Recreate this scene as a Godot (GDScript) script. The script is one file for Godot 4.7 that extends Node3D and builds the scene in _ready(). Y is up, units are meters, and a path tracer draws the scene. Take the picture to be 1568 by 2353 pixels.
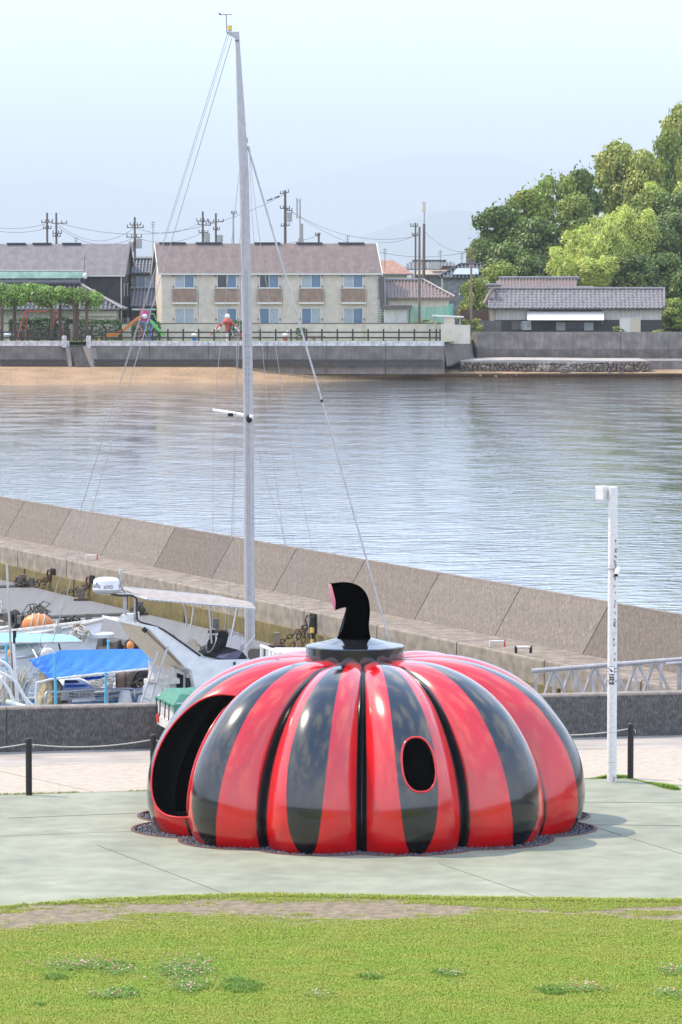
extends Node3D

const F := 8500.0
const EYE := 8.8
const PITCH := 0.06538
const WATER := -1.5
var M := {}
var T := {}
var rng := RandomNumberGenerator.new()
var counts := {}


func _ready() -> void:
	rng.seed = 20240611
	# camera
	var cam := Camera3D.new()
	cam.name = "camera"
	cam.position = Vector3(0, EYE, 0)
	cam.rotation = Vector3(-PITCH, 0, 0)
	cam.fov = 15.76
	cam.near = 0.5
	cam.far = 90000.0
	cam.current = true
	add_child(cam)
	# sky
	var env := Environment.new()
	env.background_mode = Environment.BG_SKY
	var sky := Sky.new()
	var pano := PanoramaSkyMaterial.new()
	pano.panorama = ImageTexture.create_from_image(sky_picture())
	pano.energy_multiplier = 2.25
	sky.sky_material = pano
	env.sky = sky
	env.tonemap_mode = Environment.TONE_MAPPER_LINEAR
	env.tonemap_exposure = 1.22
	env.sdfgi_enabled = true
	env.ssao_enabled = true
	env.ssil_enabled = true
	env.fog_enabled = true
	env.fog_density = 0.00012
	env.fog_light_color = Color(0.93, 0.97, 1.0)
	var world := WorldEnvironment.new()
	world.name = "world_environment"
	world.environment = env
	add_child(world)
	# sun: high, from the left and a little beyond the scene
	var sun := DirectionalLight3D.new()
	sun.name = "sun"
	sun.light_energy = 1.45
	sun.light_color = Color(1.0, 0.93, 0.83)
	sun.light_angular_distance = 0.5
	sun.shadow_enabled = true
	var toward := Vector3(-cos(deg_to_rad(54.0)) * cos(deg_to_rad(22.0)), sin(deg_to_rad(54.0)), -cos(deg_to_rad(54.0)) * sin(deg_to_rad(22.0)))
	sun.basis = Basis.looking_at(-toward, Vector3.UP)
	add_child(sun)
	make_materials()
	# the setting
	build_ground()
	build_plaza()
	build_lawn()
	build_water()
	build_breakwater()
	build_far_shore()
	build_hill()
	build_mountains()
	# the things
	build_sculpture()
	build_near_things()
	build_boats()
	build_sailboat()
	build_dock()
	build_far_buildings()
	build_park()
	build_poles()


func sky_picture() -> Image:
	var w := 1024
	var h := 512
	var img := Image.create(w, h, false, Image.FORMAT_RGBF)
	var cl := FastNoiseLite.new()
	cl.seed = 11
	cl.noise_type = FastNoiseLite.TYPE_SIMPLEX
	cl.frequency = 0.75
	cl.fractal_octaves = 5
	for y in h:
		var el := PI * 0.5 - PI * (y + 0.5) / h
		var s := sin(el)
		var base: Color
		if s >= 0.0:
			var k := pow(s, 0.9)
			base = Color(0.63, 0.745, 0.93).lerp(Color(0.22, 0.38, 0.68), clampf(k * 1.15 - 0.04, 0, 1))
		else:
			base = Color(0.63, 0.745, 0.93).lerp(Color(0.22, 0.25, 0.26), clampf(-s * 9.0, 0, 1))
		for x in w:
			var az := TAU * (x + 0.5) / w
			var c := base
			if s > 0.0:
				var p := Vector3(cos(az) * cos(el) * 1.5, s * 6.0, sin(az) * cos(el) * 1.5)
				var n := cl.get_noise_3d(p.x * 2.0, p.y * 1.1, p.z * 2.0) * 0.5 + 0.5
				var cover := smoothstep(0.46, 0.72, n) * smoothstep(0.06, 0.25, s) * 0.85
				var wisp := smoothstep(0.40, 0.7, n) * 0.55 * (1.0 - smoothstep(0.1, 0.3, s))
				c = base.lerp(Color(0.98, 0.97, 0.96), maxf(cover, wisp))
			img.set_pixel(x, y, c)
	return img


# --- measuring: a place in the picture to a place in the world -------------

func ray(px: float, py: float) -> Vector3:
	var y := -(py - 1176.5) / F
	return Vector3((px - 784.0) / F, y * cos(PITCH) - sin(PITCH), -y * sin(PITCH) - cos(PITCH))

func at(px: float, py: float, d: float) -> Vector3:
	var r := ray(px, py)
	return Vector3(0, EYE, 0) + r * (d / -r.z)

func on(px: float, py: float, h := 0.0) -> Vector3:
	var r := ray(px, py)
	return Vector3(0, EYE, 0) + r * ((h - EYE) / r.y)


# --- mesh building ------------------------------------------------------------

class MB:
	var v := PackedVector3Array()
	var n := PackedVector3Array()
	var c := PackedColorArray()
	var uv := PackedVector2Array()
	var o := Vector3.ZERO     # subtracted from every point

	func _init(origin := Vector3.ZERO) -> void:
		o = origin

	func tri(a: Vector3, b: Vector3, d: Vector3) -> void:
		var nn := (b - a).cross(d - a).normalized()
		v.append_array([a - o, d - o, b - o])
		n.append_array([nn, nn, nn])

	func quad(a: Vector3, b: Vector3, d: Vector3, e: Vector3) -> void:
		tri(a, b, d)
		tri(a, d, e)

	func tris(a: Vector3, b: Vector3, d: Vector3, na: Vector3, nb: Vector3, nd: Vector3) -> void:
		v.append_array([a - o, d - o, b - o])
		n.append_array([na, nd, nb])

	func quads(a: Vector3, b: Vector3, d: Vector3, e: Vector3, na: Vector3, nb: Vector3, nd: Vector3, ne: Vector3) -> void:
		tris(a, b, d, na, nb, nd)
		tris(a, d, e, na, nd, ne)

	func box(center: Vector3, size: Vector3, b := Basis()) -> MB:
		var h := size * 0.5
		var p := []
		for i in 8:
			p.append(center + b * Vector3(h.x * (1 if i & 1 else -1), h.y * (1 if i & 2 else -1), h.z * (1 if i & 4 else -1)))
		quad(p[0], p[2], p[3], p[1])
		quad(p[4], p[5], p[7], p[6])
		quad(p[0], p[4], p[6], p[2])
		quad(p[1], p[3], p[7], p[5])
		quad(p[2], p[6], p[7], p[3])
		quad(p[0], p[1], p[5], p[4])
		return self

	# a box whose long edges are chamfered, so that they catch the light
	func cbox(center: Vector3, size: Vector3, ch: float, b := Basis()) -> MB:
		var h := size * 0.5
		var poly := PackedVector2Array([Vector2(-h.x + ch, -h.y), Vector2(h.x - ch, -h.y), Vector2(h.x, -h.y + ch), Vector2(h.x, h.y - ch), Vector2(h.x - ch, h.y), Vector2(-h.x + ch, h.y), Vector2(-h.x, h.y - ch), Vector2(-h.x, -h.y + ch)])
		return prism(poly, Transform3D(b, center + b * Vector3(0, 0, -h.z)), size.z)

	# polygon (counterclockwise in local xy), extruded along local +z
	func prism(poly: PackedVector2Array, xf: Transform3D, depth: float) -> MB:
		if Geometry2D.is_polygon_clockwise(poly):
			poly.reverse()
		var t := Geometry2D.triangulate_polygon(poly)
		for i in range(0, t.size(), 3):
			var a := poly[t[i]]
			var b := poly[t[i + 1]]
			var d := poly[t[i + 2]]
			if (b - a).cross(d - a) < 0:
				var q := b
				b = d
				d = q
			tri(xf * Vector3(a.x, a.y, depth), xf * Vector3(b.x, b.y, depth), xf * Vector3(d.x, d.y, depth))
			tri(xf * Vector3(a.x, a.y, 0), xf * Vector3(d.x, d.y, 0), xf * Vector3(b.x, b.y, 0))
		for i in poly.size():
			var a := poly[i]
			var b := poly[(i + 1) % poly.size()]
			quad(xf * Vector3(a.x, a.y, 0), xf * Vector3(b.x, b.y, 0), xf * Vector3(b.x, b.y, depth), xf * Vector3(a.x, a.y, depth))
		return self

	# a flat outline of world points, given thickness by an offset
	func plate(p: Array, off: Vector3) -> MB:
		var nn := Vector3.ZERO
		for i in p.size():
			nn += (p[i] as Vector3 - p[0]).cross(p[(i + 1) % p.size()] - p[0])
		nn = nn.normalized()
		if nn.dot(off) > 0:
			p = p.duplicate()
			p.reverse()
			nn = -nn
		var ux: Vector3 = p[1] - p[0]
		ux = (ux - nn * ux.dot(nn)).normalized()
		var uy := nn.cross(ux)
		var poly := PackedVector2Array()
		for q in p:
			poly.append(Vector2((q - p[0]).dot(ux), (q - p[0]).dot(uy)))
		var t := Geometry2D.triangulate_polygon(poly)
		for i in range(0, t.size(), 3):
			var a: int = t[i]
			var b: int = t[i + 1]
			var d: int = t[i + 2]
			if (poly[b] - poly[a]).cross(poly[d] - poly[a]) < 0:
				var k := b
				b = d
				d = k
			tri(p[a], p[b], p[d])
			tri(p[a] + off, p[d] + off, p[b] + off)
		for i in p.size():
			var a: Vector3 = p[i]
			var b: Vector3 = p[(i + 1) % p.size()]
			quad(b, a, a + off, b + off)
		return self

	func tube(pts: Array, r0: float, r1 := -1.0, sides := 8, caps := true) -> MB:
		if r1 < 0:
			r1 = r0
		var rings := []
		var dirs := []
		var up := Vector3.UP
		for i in pts.size():
			var d: Vector3 = (pts[mini(i + 1, pts.size() - 1)] - pts[maxi(i - 1, 0)]).normalized()
			if absf(d.dot(up)) > 0.95:
				up = Vector3.RIGHT if absf(d.x) < 0.9 else Vector3.FORWARD
			var x := up.cross(d).normalized()
			var y := d.cross(x)
			up = y
			var r := lerpf(r0, r1, float(i) / maxf(1, pts.size() - 1))
			var ring := []
			var dr := []
			for k in sides:
				var a := TAU * k / sides
				dr.append(x * cos(a) + y * sin(a))
				ring.append(pts[i] + dr[k] * r)
			rings.append(ring)
			dirs.append(dr)
		for i in pts.size() - 1:
			for k in sides:
				var j := (k + 1) % sides
				quads(rings[i][k], rings[i][j], rings[i + 1][j], rings[i + 1][k], dirs[i][k], dirs[i][j], dirs[i + 1][j], dirs[i + 1][k])
		if caps:
			for k in range(1, sides - 1):
				tri(rings[0][0], rings[0][k + 1], rings[0][k])
				tri(rings[-1][0], rings[-1][k], rings[-1][k + 1])
		return self

	# profile of (radius, height) turned about the local y axis
	func lathe(prof: Array, xf := Transform3D(), segs := 20, smooth := true) -> MB:
		for i in prof.size() - 1:
			var a: Vector2 = prof[i]
			var b: Vector2 = prof[i + 1]
			var t := (b - a).normalized()
			for k in segs:
				var p0 := TAU * k / segs
				var p1 := TAU * (k + 1) / segs
				var d0 := Vector3(cos(p0), 0, sin(p0))
				var d1 := Vector3(cos(p1), 0, sin(p1))
				var q := [xf * (d0 * a.x + Vector3(0, a.y, 0)), xf * (d1 * a.x + Vector3(0, a.y, 0)), xf * (d1 * b.x + Vector3(0, b.y, 0)), xf * (d0 * b.x + Vector3(0, b.y, 0))]
				var n0 := (xf.basis * (d0 * t.y - Vector3(0, t.x, 0))).normalized()
				var n1 := (xf.basis * (d1 * t.y - Vector3(0, t.x, 0))).normalized()
				if smooth:
					quads(q[3], q[2], q[1], q[0], n0, n1, n1, n0)
				else:
					quad(q[3], q[2], q[1], q[0])
		return self

	func ball(center: Vector3, r: Vector3, segs := 12, rows := 8) -> MB:
		for i in rows:
			for k in segs:
				var q := []
				var m := []
				for e in [[i + 1, k], [i + 1, k + 1], [i, k + 1], [i, k]]:
					var th: float = PI * e[0] / rows
					var ph: float = TAU * e[1] / segs
					var d := Vector3(sin(th) * cos(ph), cos(th), sin(th) * sin(ph))
					q.append(center + d * r)
					m.append((d / r).normalized())
				quads(q[3], q[2], q[1], q[0], m[3], m[2], m[1], m[0])
		return self

	func done() -> ArrayMesh:
		var a := []
		a.resize(Mesh.ARRAY_MAX)
		a[Mesh.ARRAY_VERTEX] = v
		a[Mesh.ARRAY_NORMAL] = n
		if c.size() == v.size():
			a[Mesh.ARRAY_COLOR] = c
		if uv.size() == v.size():
			a[Mesh.ARRAY_TEX_UV] = uv
		var m := ArrayMesh.new()
		m.add_surface_from_arrays(Mesh.PRIMITIVE_TRIANGLES, a)
		return m


func numbered(called: String) -> String:
	counts[called] = counts.get(called, -1) + 1
	return called if counts[called] == 0 else "%s_%03d" % [called, counts[called]]

func tag(o: Node, label: String, category: String, group := "") -> Node:
	o.set_meta("label", label)
	o.set_meta("category", category)
	if group:
		o.set_meta("group", group)
	return o

func thing(called: String, label: String, category: String, where := Vector3.ZERO, group := "", turn := 0.0) -> Node3D:
	var o := Node3D.new()
	o.name = numbered(called)
	add_child(o)
	o.position = where
	o.rotation.y = turn
	tag(o, label, category, group)
	return o

func part(called: String, mesh, m: Material, parent: Node, kind := "") -> MeshInstance3D:
	var o := MeshInstance3D.new()
	o.name = called
	o.mesh = mesh.done() if mesh is MB else mesh
	o.material_override = m
	if kind:
		o.set_meta("kind", kind)
	parent.add_child(o, true)
	return o

func single(called: String, mesh, m: Material, label: String, category: String, where := Vector3.ZERO, group := "") -> MeshInstance3D:
	var o := part(numbered(called), mesh, m, self)
	o.position = where
	tag(o, label, category, group)
	return o

func struct(called: String, mesh, m: Material) -> MeshInstance3D:
	var o := part(numbered(called), mesh, m, self, "structure")
	return o

func dup(src: Node3D, label: String, where: Vector3, turn := 0.0) -> Node3D:
	var r: Node3D = src.duplicate()
	r.name = numbered(str(src.name).rstrip("0123456789_"))
	add_child(r)
	r.position = where
	r.rotation.y = turn
	r.set_meta("label", label)
	return r

func copies(called: String, mesh: Mesh, xfs: Array, cols: Array, m: Material, parent: Node) -> MultiMeshInstance3D:
	var mm := MultiMesh.new()
	mm.transform_format = MultiMesh.TRANSFORM_3D
	mm.use_colors = cols.size() > 0
	mm.mesh = mesh
	mm.instance_count = xfs.size()
	for i in xfs.size():
		mm.set_instance_transform(i, xfs[i])
		if cols.size():
			mm.set_instance_color(i, cols[i])
	var o := MultiMeshInstance3D.new()
	o.name = called
	o.multimesh = mm
	o.material_override = m
	o.set_meta("kind", "stuff")
	parent.add_child(o, true)
	return o

func arc(pts: Array, steps := 6) -> Array:
	# a smooth line through the points
	var out := []
	for i in pts.size() - 1:
		var p0: Vector3 = pts[maxi(i - 1, 0)]
		var p1: Vector3 = pts[i]
		var p2: Vector3 = pts[i + 1]
		var p3: Vector3 = pts[mini(i + 2, pts.size() - 1)]
		for k in steps:
			out.append(p1.cubic_interpolate(p2, p0, p3, float(k) / steps))
	out.append(pts[-1])
	return out

func sag(a: Vector3, b: Vector3, drop: float, steps := 10) -> Array:
	var out := []
	for i in steps + 1:
		var t := float(i) / steps
		out.append(a.lerp(b, t) - Vector3(0, drop * 4.0 * t * (1.0 - t), 0))
	return out


# --- materials -----------------------------------------------------------------

func noise_image(size: int, freq: float, octaves: int, sd: int, lo: float, hi: float, h := -1) -> Image:
	var n := FastNoiseLite.new()
	n.seed = sd
	n.noise_type = FastNoiseLite.TYPE_SIMPLEX_SMOOTH
	n.frequency = freq
	n.fractal_octaves = octaves
	var img := n.get_seamless_image(size, size if h < 0 else h, false, false, 0.15, true)
	img.convert(Image.FORMAT_RGB8)
	var d := img.get_data()
	for i in d.size():
		d[i] = int(255.0 * lerpf(lo, hi, d[i] / 255.0))
	return Image.create_from_data(img.get_width(), img.get_height(), false, Image.FORMAT_RGB8, d)

func tex(img: Image) -> ImageTexture:
	return ImageTexture.create_from_image(img)

func normal_of(img: Image, strength: float) -> ImageTexture:
	var c: Image = img.duplicate()
	c.bump_map_to_normal_map(strength)
	return tex(c)

func mat(called: String, r: float, g: float, b: float, rough := 0.8, o := {}) -> StandardMaterial3D:
	var m := StandardMaterial3D.new()
	m.resource_name = called
	m.albedo_color = Color(r, g, b).linear_to_srgb()
	m.roughness = rough
	m.metallic = o.get("metal", 0.0)
	if o.has("tex"):
		m.albedo_texture = T[o.tex]
		m.uv1_triplanar = true
		m.uv1_world_triplanar = true
		m.uv1_scale = o.get("scale3", Vector3.ONE * float(o.get("scale", 1.0)))
	if o.has("relief"):
		m.heightmap_enabled = true
		m.heightmap_texture = T[o.relief]
		m.heightmap_scale = o.get("cm", 0.4)
	if o.has("normal"):
		m.normal_enabled = true
		m.normal_texture = T[o.normal]
		m.normal_scale = o.get("bump", 1.0)
	if o.has("detail"):
		m.detail_enabled = true
		m.detail_albedo = T[o.detail]
		m.detail_blend_mode = BaseMaterial3D.BLEND_MODE_MUL
		m.uv2_triplanar = true
		m.uv2_world_triplanar = true
		m.uv2_scale = o.get("dscale3", Vector3.ONE * float(o.get("dscale", 0.2)))
	if o.has("coat"):
		m.clearcoat_enabled = true
		m.clearcoat = o.coat
		m.clearcoat_roughness = 0.06
	if o.has("back"):
		m.backlight_enabled = true
		m.backlight = o.back
	if o.get("vc", false):
		m.vertex_color_use_as_albedo = true
	m.cull_mode = BaseMaterial3D.CULL_DISABLED if o.get("both", false) else BaseMaterial3D.CULL_BACK
	M[called] = m
	return m

func make_materials() -> void:
	T.mottle = tex(noise_image(512, 0.012, 5, 3, 0.68, 1.0))
	T.grain = tex(noise_image(512, 0.11, 3, 5, 0.62, 1.0))
	T.cloudy = tex(noise_image(512, 0.008, 4, 8, 0.78, 1.0))
	var st := noise_image(512, 0.05, 4, 9, 0.68, 1.0, 48)
	st.resize(512, 512, Image.INTERPOLATE_CUBIC)
	T.faint = tex(noise_image(512, 0.02, 5, 14, 0.88, 1.0))
	T.stain = tex(noise_image(512, 0.006, 5, 17, 0.86, 1.0))
	T.streak = tex(st)
	var fs := noise_image(512, 0.05, 4, 19, 0.84, 1.0, 64)
	fs.resize(512, 512, Image.INTERPOLATE_CUBIC)
	T.faint_streak = tex(fs)
	var rub := noise_image(512, 0.09, 4, 12, 0.45, 1.0, 110)
	rub.resize(512, 512, Image.INTERPOLATE_CUBIC)
	T.rub = tex(rub)
	T.bumps = tex(noise_image(512, 0.06, 4, 21, 0.0, 1.0))
	var wv := noise_image(1024, 0.016, 5, 31, 0.0, 1.0)
	# ruffled and calm patches: the fine waves come and go with a coarse pattern
	var calm := noise_image(1024, 0.0035, 3, 37, 0.0, 1.0).get_data()
	var wd := wv.get_data()
	for i in wd.size():
		wd[i] = int(127.0 + (wd[i] - 127.0) * (0.35 + 0.65 * smoothstep(0.35, 0.65, calm[i] / 255.0)))
	wv = Image.create_from_data(1024, 1024, false, Image.FORMAT_RGB8, wd)
	T.waves = normal_of(wv, 5.0)
	T.swell = tex(noise_image(512, 0.02, 4, 33, 0.0, 1.0))

	mat("concrete", 0.45, 0.38, 0.30, 0.9, {"tex": "mottle", "scale": 0.35, "detail": "faint_streak", "dscale": 0.5, "relief": "bumps", "cm": 0.3})
	mat("parapet", 0.52, 0.43, 0.355, 0.95, {"tex": "rub", "scale": 0.75, "detail": "streak", "dscale": 0.3, "relief": "grain", "cm": 0.25})
	for v in [["parapet_dark", 0.44, 0.36, 0.295], ["parapet_pale", 0.58, 0.485, 0.405]]:
		M[v[0]] = M.parapet.duplicate()
		M[v[0]].albedo_color = Color(v[1], v[2], v[3]).linear_to_srgb()
		M[v[0]].uv1_offset = Vector3(v[1], v[2], v[3]) * 7.0
	mat("apron", 0.50, 0.40, 0.315, 0.9, {"tex": "mottle", "scale": 0.25, "detail": "grain", "dscale": 1.4})
	mat("algae", 0.36, 0.28, 0.10, 0.85, {"tex": "streak", "scale": 0.35, "detail": "mottle", "dscale": 0.4})
	mat("lowwall", 0.30, 0.285, 0.275, 0.95, {"tex": "rub", "scale": 0.8, "detail": "mottle", "dscale": 0.45, "relief": "bumps", "cm": 0.15})
	mat("lowtop", 0.52, 0.44, 0.38, 0.92, {"tex": "mottle", "scale": 0.6, "detail": "grain", "dscale": 2.0})
	mat("plaza", 0.325, 0.34, 0.25, 0.82, {"tex": "stain", "scale3": Vector3(0.16, 1, 0.2), "detail": "faint", "dscale": 0.5, "relief": "grain", "cm": 0.05})
	mat("joint", 0.06, 0.06, 0.05, 0.95)
	mat("walk", 0.46, 0.39, 0.315, 0.85, {"tex": "faint", "scale": 0.35})
	mat("walk_pale", 0.53, 0.47, 0.42, 0.85, {"tex": "cloudy", "scale3": Vector3(0.1, 1, 0.3), "detail": "faint", "dscale": 0.9})
	mat("soil", 0.46, 0.36, 0.235, 0.95, {"tex": "mottle", "scale": 0.7, "detail": "grain", "dscale": 3.0, "relief": "grain", "cm": 1.0})
	mat("turf_base", 0.25, 0.285, 0.055, 0.95, {"tex": "mottle", "scale": 0.6, "detail": "grain", "dscale": 3.0})
	mat("grass", 0.285, 0.40, 0.036, 0.6, {"vc": true, "both": true, "back": Color(0.5, 0.5, 0.2)})
	mat("clover_leaf", 0.17, 0.29, 0.045, 0.6, {"both": true, "back": Color(0.3, 0.35, 0.15)})
	mat("clover_flower", 0.72, 0.6, 0.52, 0.8, {"vc": true})
	mat("gravel", 0.085, 0.085, 0.098, 0.7, {"vc": true})
	mat("edging", 0.19, 0.075, 0.06, 0.7, {"tex": "mottle", "scale": 2.0})
	mat("water", 0.56, 0.605, 0.64, 0.05, {"metal": 0.8, "tex": "cloudy", "scale": 0.02, "normal": "waves", "bump": 0.6})  # brighter sky reflection put into a pale, mostly metallic base colour
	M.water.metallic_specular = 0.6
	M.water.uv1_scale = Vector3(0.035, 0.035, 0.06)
	mat("sand", 0.60, 0.385, 0.21, 0.95, {"tex": "cloudy", "scale": 0.06, "detail": "grain", "dscale": 0.6})
	mat("wet_sand", 0.26, 0.185, 0.10, 0.5, {"tex": "mottle", "scale": 0.1})
	mat("terrain", 0.17, 0.20, 0.09, 0.95, {"tex": "mottle", "scale": 0.02})
	mat("park_grass", 0.26, 0.36, 0.06, 0.95, {"tex": "mottle", "scale": 0.12, "detail": "grain", "dscale": 0.5})
	mat("seawall", 0.26, 0.215, 0.185, 0.95, {"tex": "faint_streak", "scale": 0.12, "detail": "mottle", "dscale": 0.1})
	mat("seawall_pale", 0.36, 0.31, 0.28, 0.95, {"tex": "faint_streak", "scale": 0.1, "detail": "mottle", "dscale": 0.1})
	mat("coping", 0.76, 0.71, 0.68, 0.9, {"tex": "mottle", "scale": 0.3})
	mat("weed_block", 0.10, 0.085, 0.075, 0.95, {"tex": "mottle", "scale": 0.8})
	mat("rock", 0.18, 0.135, 0.105, 0.95, {"tex": "mottle", "scale": 0.6})
	mat("rock_pale", 0.32, 0.27, 0.23, 0.95, {"tex": "mottle", "scale": 0.6})
	mat("mountain", 0.055, 0.085, 0.06, 0.95, {"tex": "mottle", "scale": 0.0007})
	mat("hill", 0.06, 0.075, 0.03, 0.95, {"tex": "mottle", "scale": 0.1})
	var lb := Color(0.5, 0.56, 0.18)
	mat("leaf_dark", 0.13, 0.195, 0.032, 0.5, {"vc": true, "both": true, "back": lb})
	mat("leaf_mid", 0.27, 0.34, 0.048, 0.5, {"vc": true, "both": true, "back": lb})
	mat("leaf_wisteria", 0.21, 0.35, 0.05, 0.5, {"vc": true, "both": true, "back": lb})
	mat("leaf_olive", 0.37, 0.40, 0.075, 0.5, {"vc": true, "both": true, "back": lb})
	mat("leaf_bamboo", 0.56, 0.63, 0.12, 0.5, {"vc": true, "both": true, "back": Color(0.5, 0.55, 0.2)})
	mat("bark", 0.12, 0.085, 0.06, 0.9, {"tex": "mottle", "scale": 1.0})
	mat("white_paint", 0.78, 0.77, 0.75, 0.35, {"tex": "faint", "scale": 1.2})
	mat("gelcoat", 0.82, 0.81, 0.80, 0.3, {"tex": "faint", "scale": 0.4})
	mat("gelcoat_old", 0.74, 0.69, 0.62, 0.4, {"tex": "mottle", "scale": 0.9})
	mat("beige", 0.68, 0.57, 0.42, 0.7, {"tex": "faint", "scale": 0.8})
	mat("canvas_beige", 0.52, 0.42, 0.26, 0.9, {"tex": "mottle", "scale": 1.3, "back": Color(0.2, 0.18, 0.1)})
	mat("canopy", 0.44, 0.385, 0.35, 0.8, {"tex": "cloudy", "scale": 1.0, "back": Color(0.3, 0.28, 0.26)})
	mat("tarp_blue", 0.004, 0.19, 0.80, 0.6, {"tex": "cloudy", "scale": 1.4, "both": true, "back": Color(0.25, 0.3, 0.4)})
	mat("tarp_pale", 0.30, 0.62, 0.74, 0.6, {"tex": "cloudy", "scale": 0.8, "both": true, "back": Color(0.3, 0.4, 0.4)})
	mat("tarp_green", 0.055, 0.24, 0.165, 0.6, {"tex": "cloudy", "scale": 1.6, "both": true})
	mat("culm", 0.30, 0.33, 0.10, 0.6)
	mat("hull_blue", 0.14, 0.33, 0.52, 0.3, {"tex": "mottle", "scale": 0.8})
	mat("hull_navy", 0.03, 0.07, 0.18, 0.4, {"tex": "mottle", "scale": 0.8})
	mat("pole_blue", 0.10, 0.42, 0.60, 0.4)
	mat("steel", 0.55, 0.54, 0.53, 0.32, {"metal": 0.85})
	mat("alloy", 0.56, 0.53, 0.53, 0.42, {"metal": 0.35, "tex": "cloudy", "scale": 0.7})
	mat("mast", 0.47, 0.45, 0.46, 0.42, {"metal": 0.25, "tex": "faint", "scale": 0.5})
	mat("wire", 0.36, 0.34, 0.335, 0.5, {"metal": 0.4})
	mat("black", 0.016, 0.015, 0.015, 0.55, {"tex": "mottle", "scale": 2.0})
	mat("black_gloss", 0.012, 0.012, 0.013, 0.2)
	mat("rubber", 0.028, 0.027, 0.027, 0.85, {"tex": "mottle", "scale": 2.0})
	mat("rust", 0.15, 0.075, 0.045, 0.85, {"tex": "mottle", "scale": 3.0})
	mat("rust_light", 0.30, 0.21, 0.16, 0.85, {"tex": "mottle", "scale": 3.0})
	mat("dock", 0.27, 0.262, 0.262, 0.85, {"tex": "faint_streak", "scale3": Vector3(0.25, 1, 1.6), "detail": "mottle", "dscale": 0.4})
	mat("dock_side", 0.20, 0.17, 0.145, 0.9, {"tex": "mottle", "scale": 1.0})
	mat("wood", 0.33, 0.245, 0.17, 0.85, {"tex": "streak", "scale": 1.2})
	mat("rope", 0.50, 0.47, 0.42, 0.9)
	mat("rope_dark", 0.16, 0.14, 0.125, 0.95, {"tex": "grain", "scale": 3.0})
	mat("orange", 0.80, 0.25, 0.055, 0.45, {"tex": "cloudy", "scale": 1.0})
	mat("red", 0.55, 0.045, 0.035, 0.45)
	mat("yellow", 0.74, 0.47, 0.08, 0.4)
	mat("magenta", 0.42, 0.05, 0.16, 0.4)
	mat("green_plastic", 0.14, 0.5, 0.13, 0.4)
	mat("blue_plastic", 0.05, 0.18, 0.5, 0.4)
	mat("text_black", 0.03, 0.03, 0.035, 0.6)
	mat("text_grey", 0.22, 0.22, 0.24, 0.6)
	mat("text_blue", 0.10, 0.20, 0.65, 0.5)
	mat("glass_dark", 0.02, 0.024, 0.028, 0.06, {"coat": 0.6})
	mat("glass_blue", 0.10, 0.17, 0.26, 0.07, {"coat": 0.6})
	mat("curtain", 0.52, 0.57, 0.62, 0.5, {"tex": "streak", "scale": 0.6})
	var tint := mat("tinted", 0.40, 0.34, 0.55, 0.05)
	tint.transparency = BaseMaterial3D.TRANSPARENCY_ALPHA
	tint.albedo_color.a = 0.3
	# far buildings
	mat("wall_cream", 0.69, 0.59, 0.485, 0.85, {"tex": "faint", "scale": 0.1})
	mat("wall_dark", 0.060, 0.054, 0.052, 0.8, {"tex": "faint_streak", "scale": 0.2})
	mat("wall_brown", 0.14, 0.12, 0.115, 0.8, {"tex": "faint_streak", "scale": 0.2})
	mat("wall_white", 0.60, 0.57, 0.53, 0.85, {"tex": "faint_streak", "scale": 0.15})
	mat("wall_grey", 0.33, 0.33, 0.34, 0.85, {"tex": "mottle", "scale": 0.2})
	mat("wall_green", 0.42, 0.46, 0.38, 0.85)
	mat("balcony", 0.36, 0.235, 0.17, 0.8, {"tex": "cloudy", "scale": 0.3})
	mat("slate", 0.27, 0.20, 0.175, 0.75, {"tex": "faint_streak", "scale": 0.25, "detail": "cloudy", "dscale": 0.06})
	mat("slate_grey", 0.26, 0.235, 0.24, 0.75, {"tex": "faint_streak", "scale": 0.25, "detail": "cloudy", "dscale": 0.06})
	mat("tile", 0.27, 0.245, 0.25, 0.45, {"tex": "mottle", "scale": 0.4})
	mat("tile_brown", 0.34, 0.245, 0.215, 0.5, {"tex": "mottle", "scale": 0.4})
	mat("tile_dark", 0.065, 0.065, 0.075, 0.5, {"tex": "mottle", "scale": 0.4})
	mat("salmon", 0.46, 0.245, 0.175, 0.8, {"tex": "mottle", "scale": 0.2})
	mat("mint", 0.55, 0.78, 0.60, 0.6, {"tex": "cloudy", "scale": 0.2})
	mat("trim", 0.68, 0.64, 0.58, 0.7)
	mat("trim_dark", 0.05, 0.045, 0.045, 0.7)
	mat("net", 0.06, 0.36, 0.28, 0.9, {"both": true, "back": Color(0.4, 0.5, 0.4)})
	M.net.transparency = BaseMaterial3D.TRANSPARENCY_ALPHA
	M.net.albedo_color.a = 0.62
	mat("pole_concrete", 0.22, 0.17, 0.145, 0.85, {"tex": "mottle", "scale": 0.4})
	mat("pole_grey", 0.36, 0.345, 0.34, 0.8)
	mat("cable", 0.12, 0.115, 0.12, 0.7)
	mat("hedge", 0.075, 0.13, 0.03, 0.6, {"vc": true, "both": true, "back": lb})
	mat("fence_brown", 0.028, 0.02, 0.018, 0.7)
	mat("wood_brown", 0.15, 0.085, 0.06, 0.85, {"tex": "faint_streak", "scale": 0.6})
	mat("play_red", 0.50, 0.07, 0.055, 0.5)


# --- the setting: ground, plaza, lawn, water, breakwater, far shore ------------------------

func xz(v: Vector3) -> Vector2:
	return Vector2(v.x, v.z)

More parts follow.
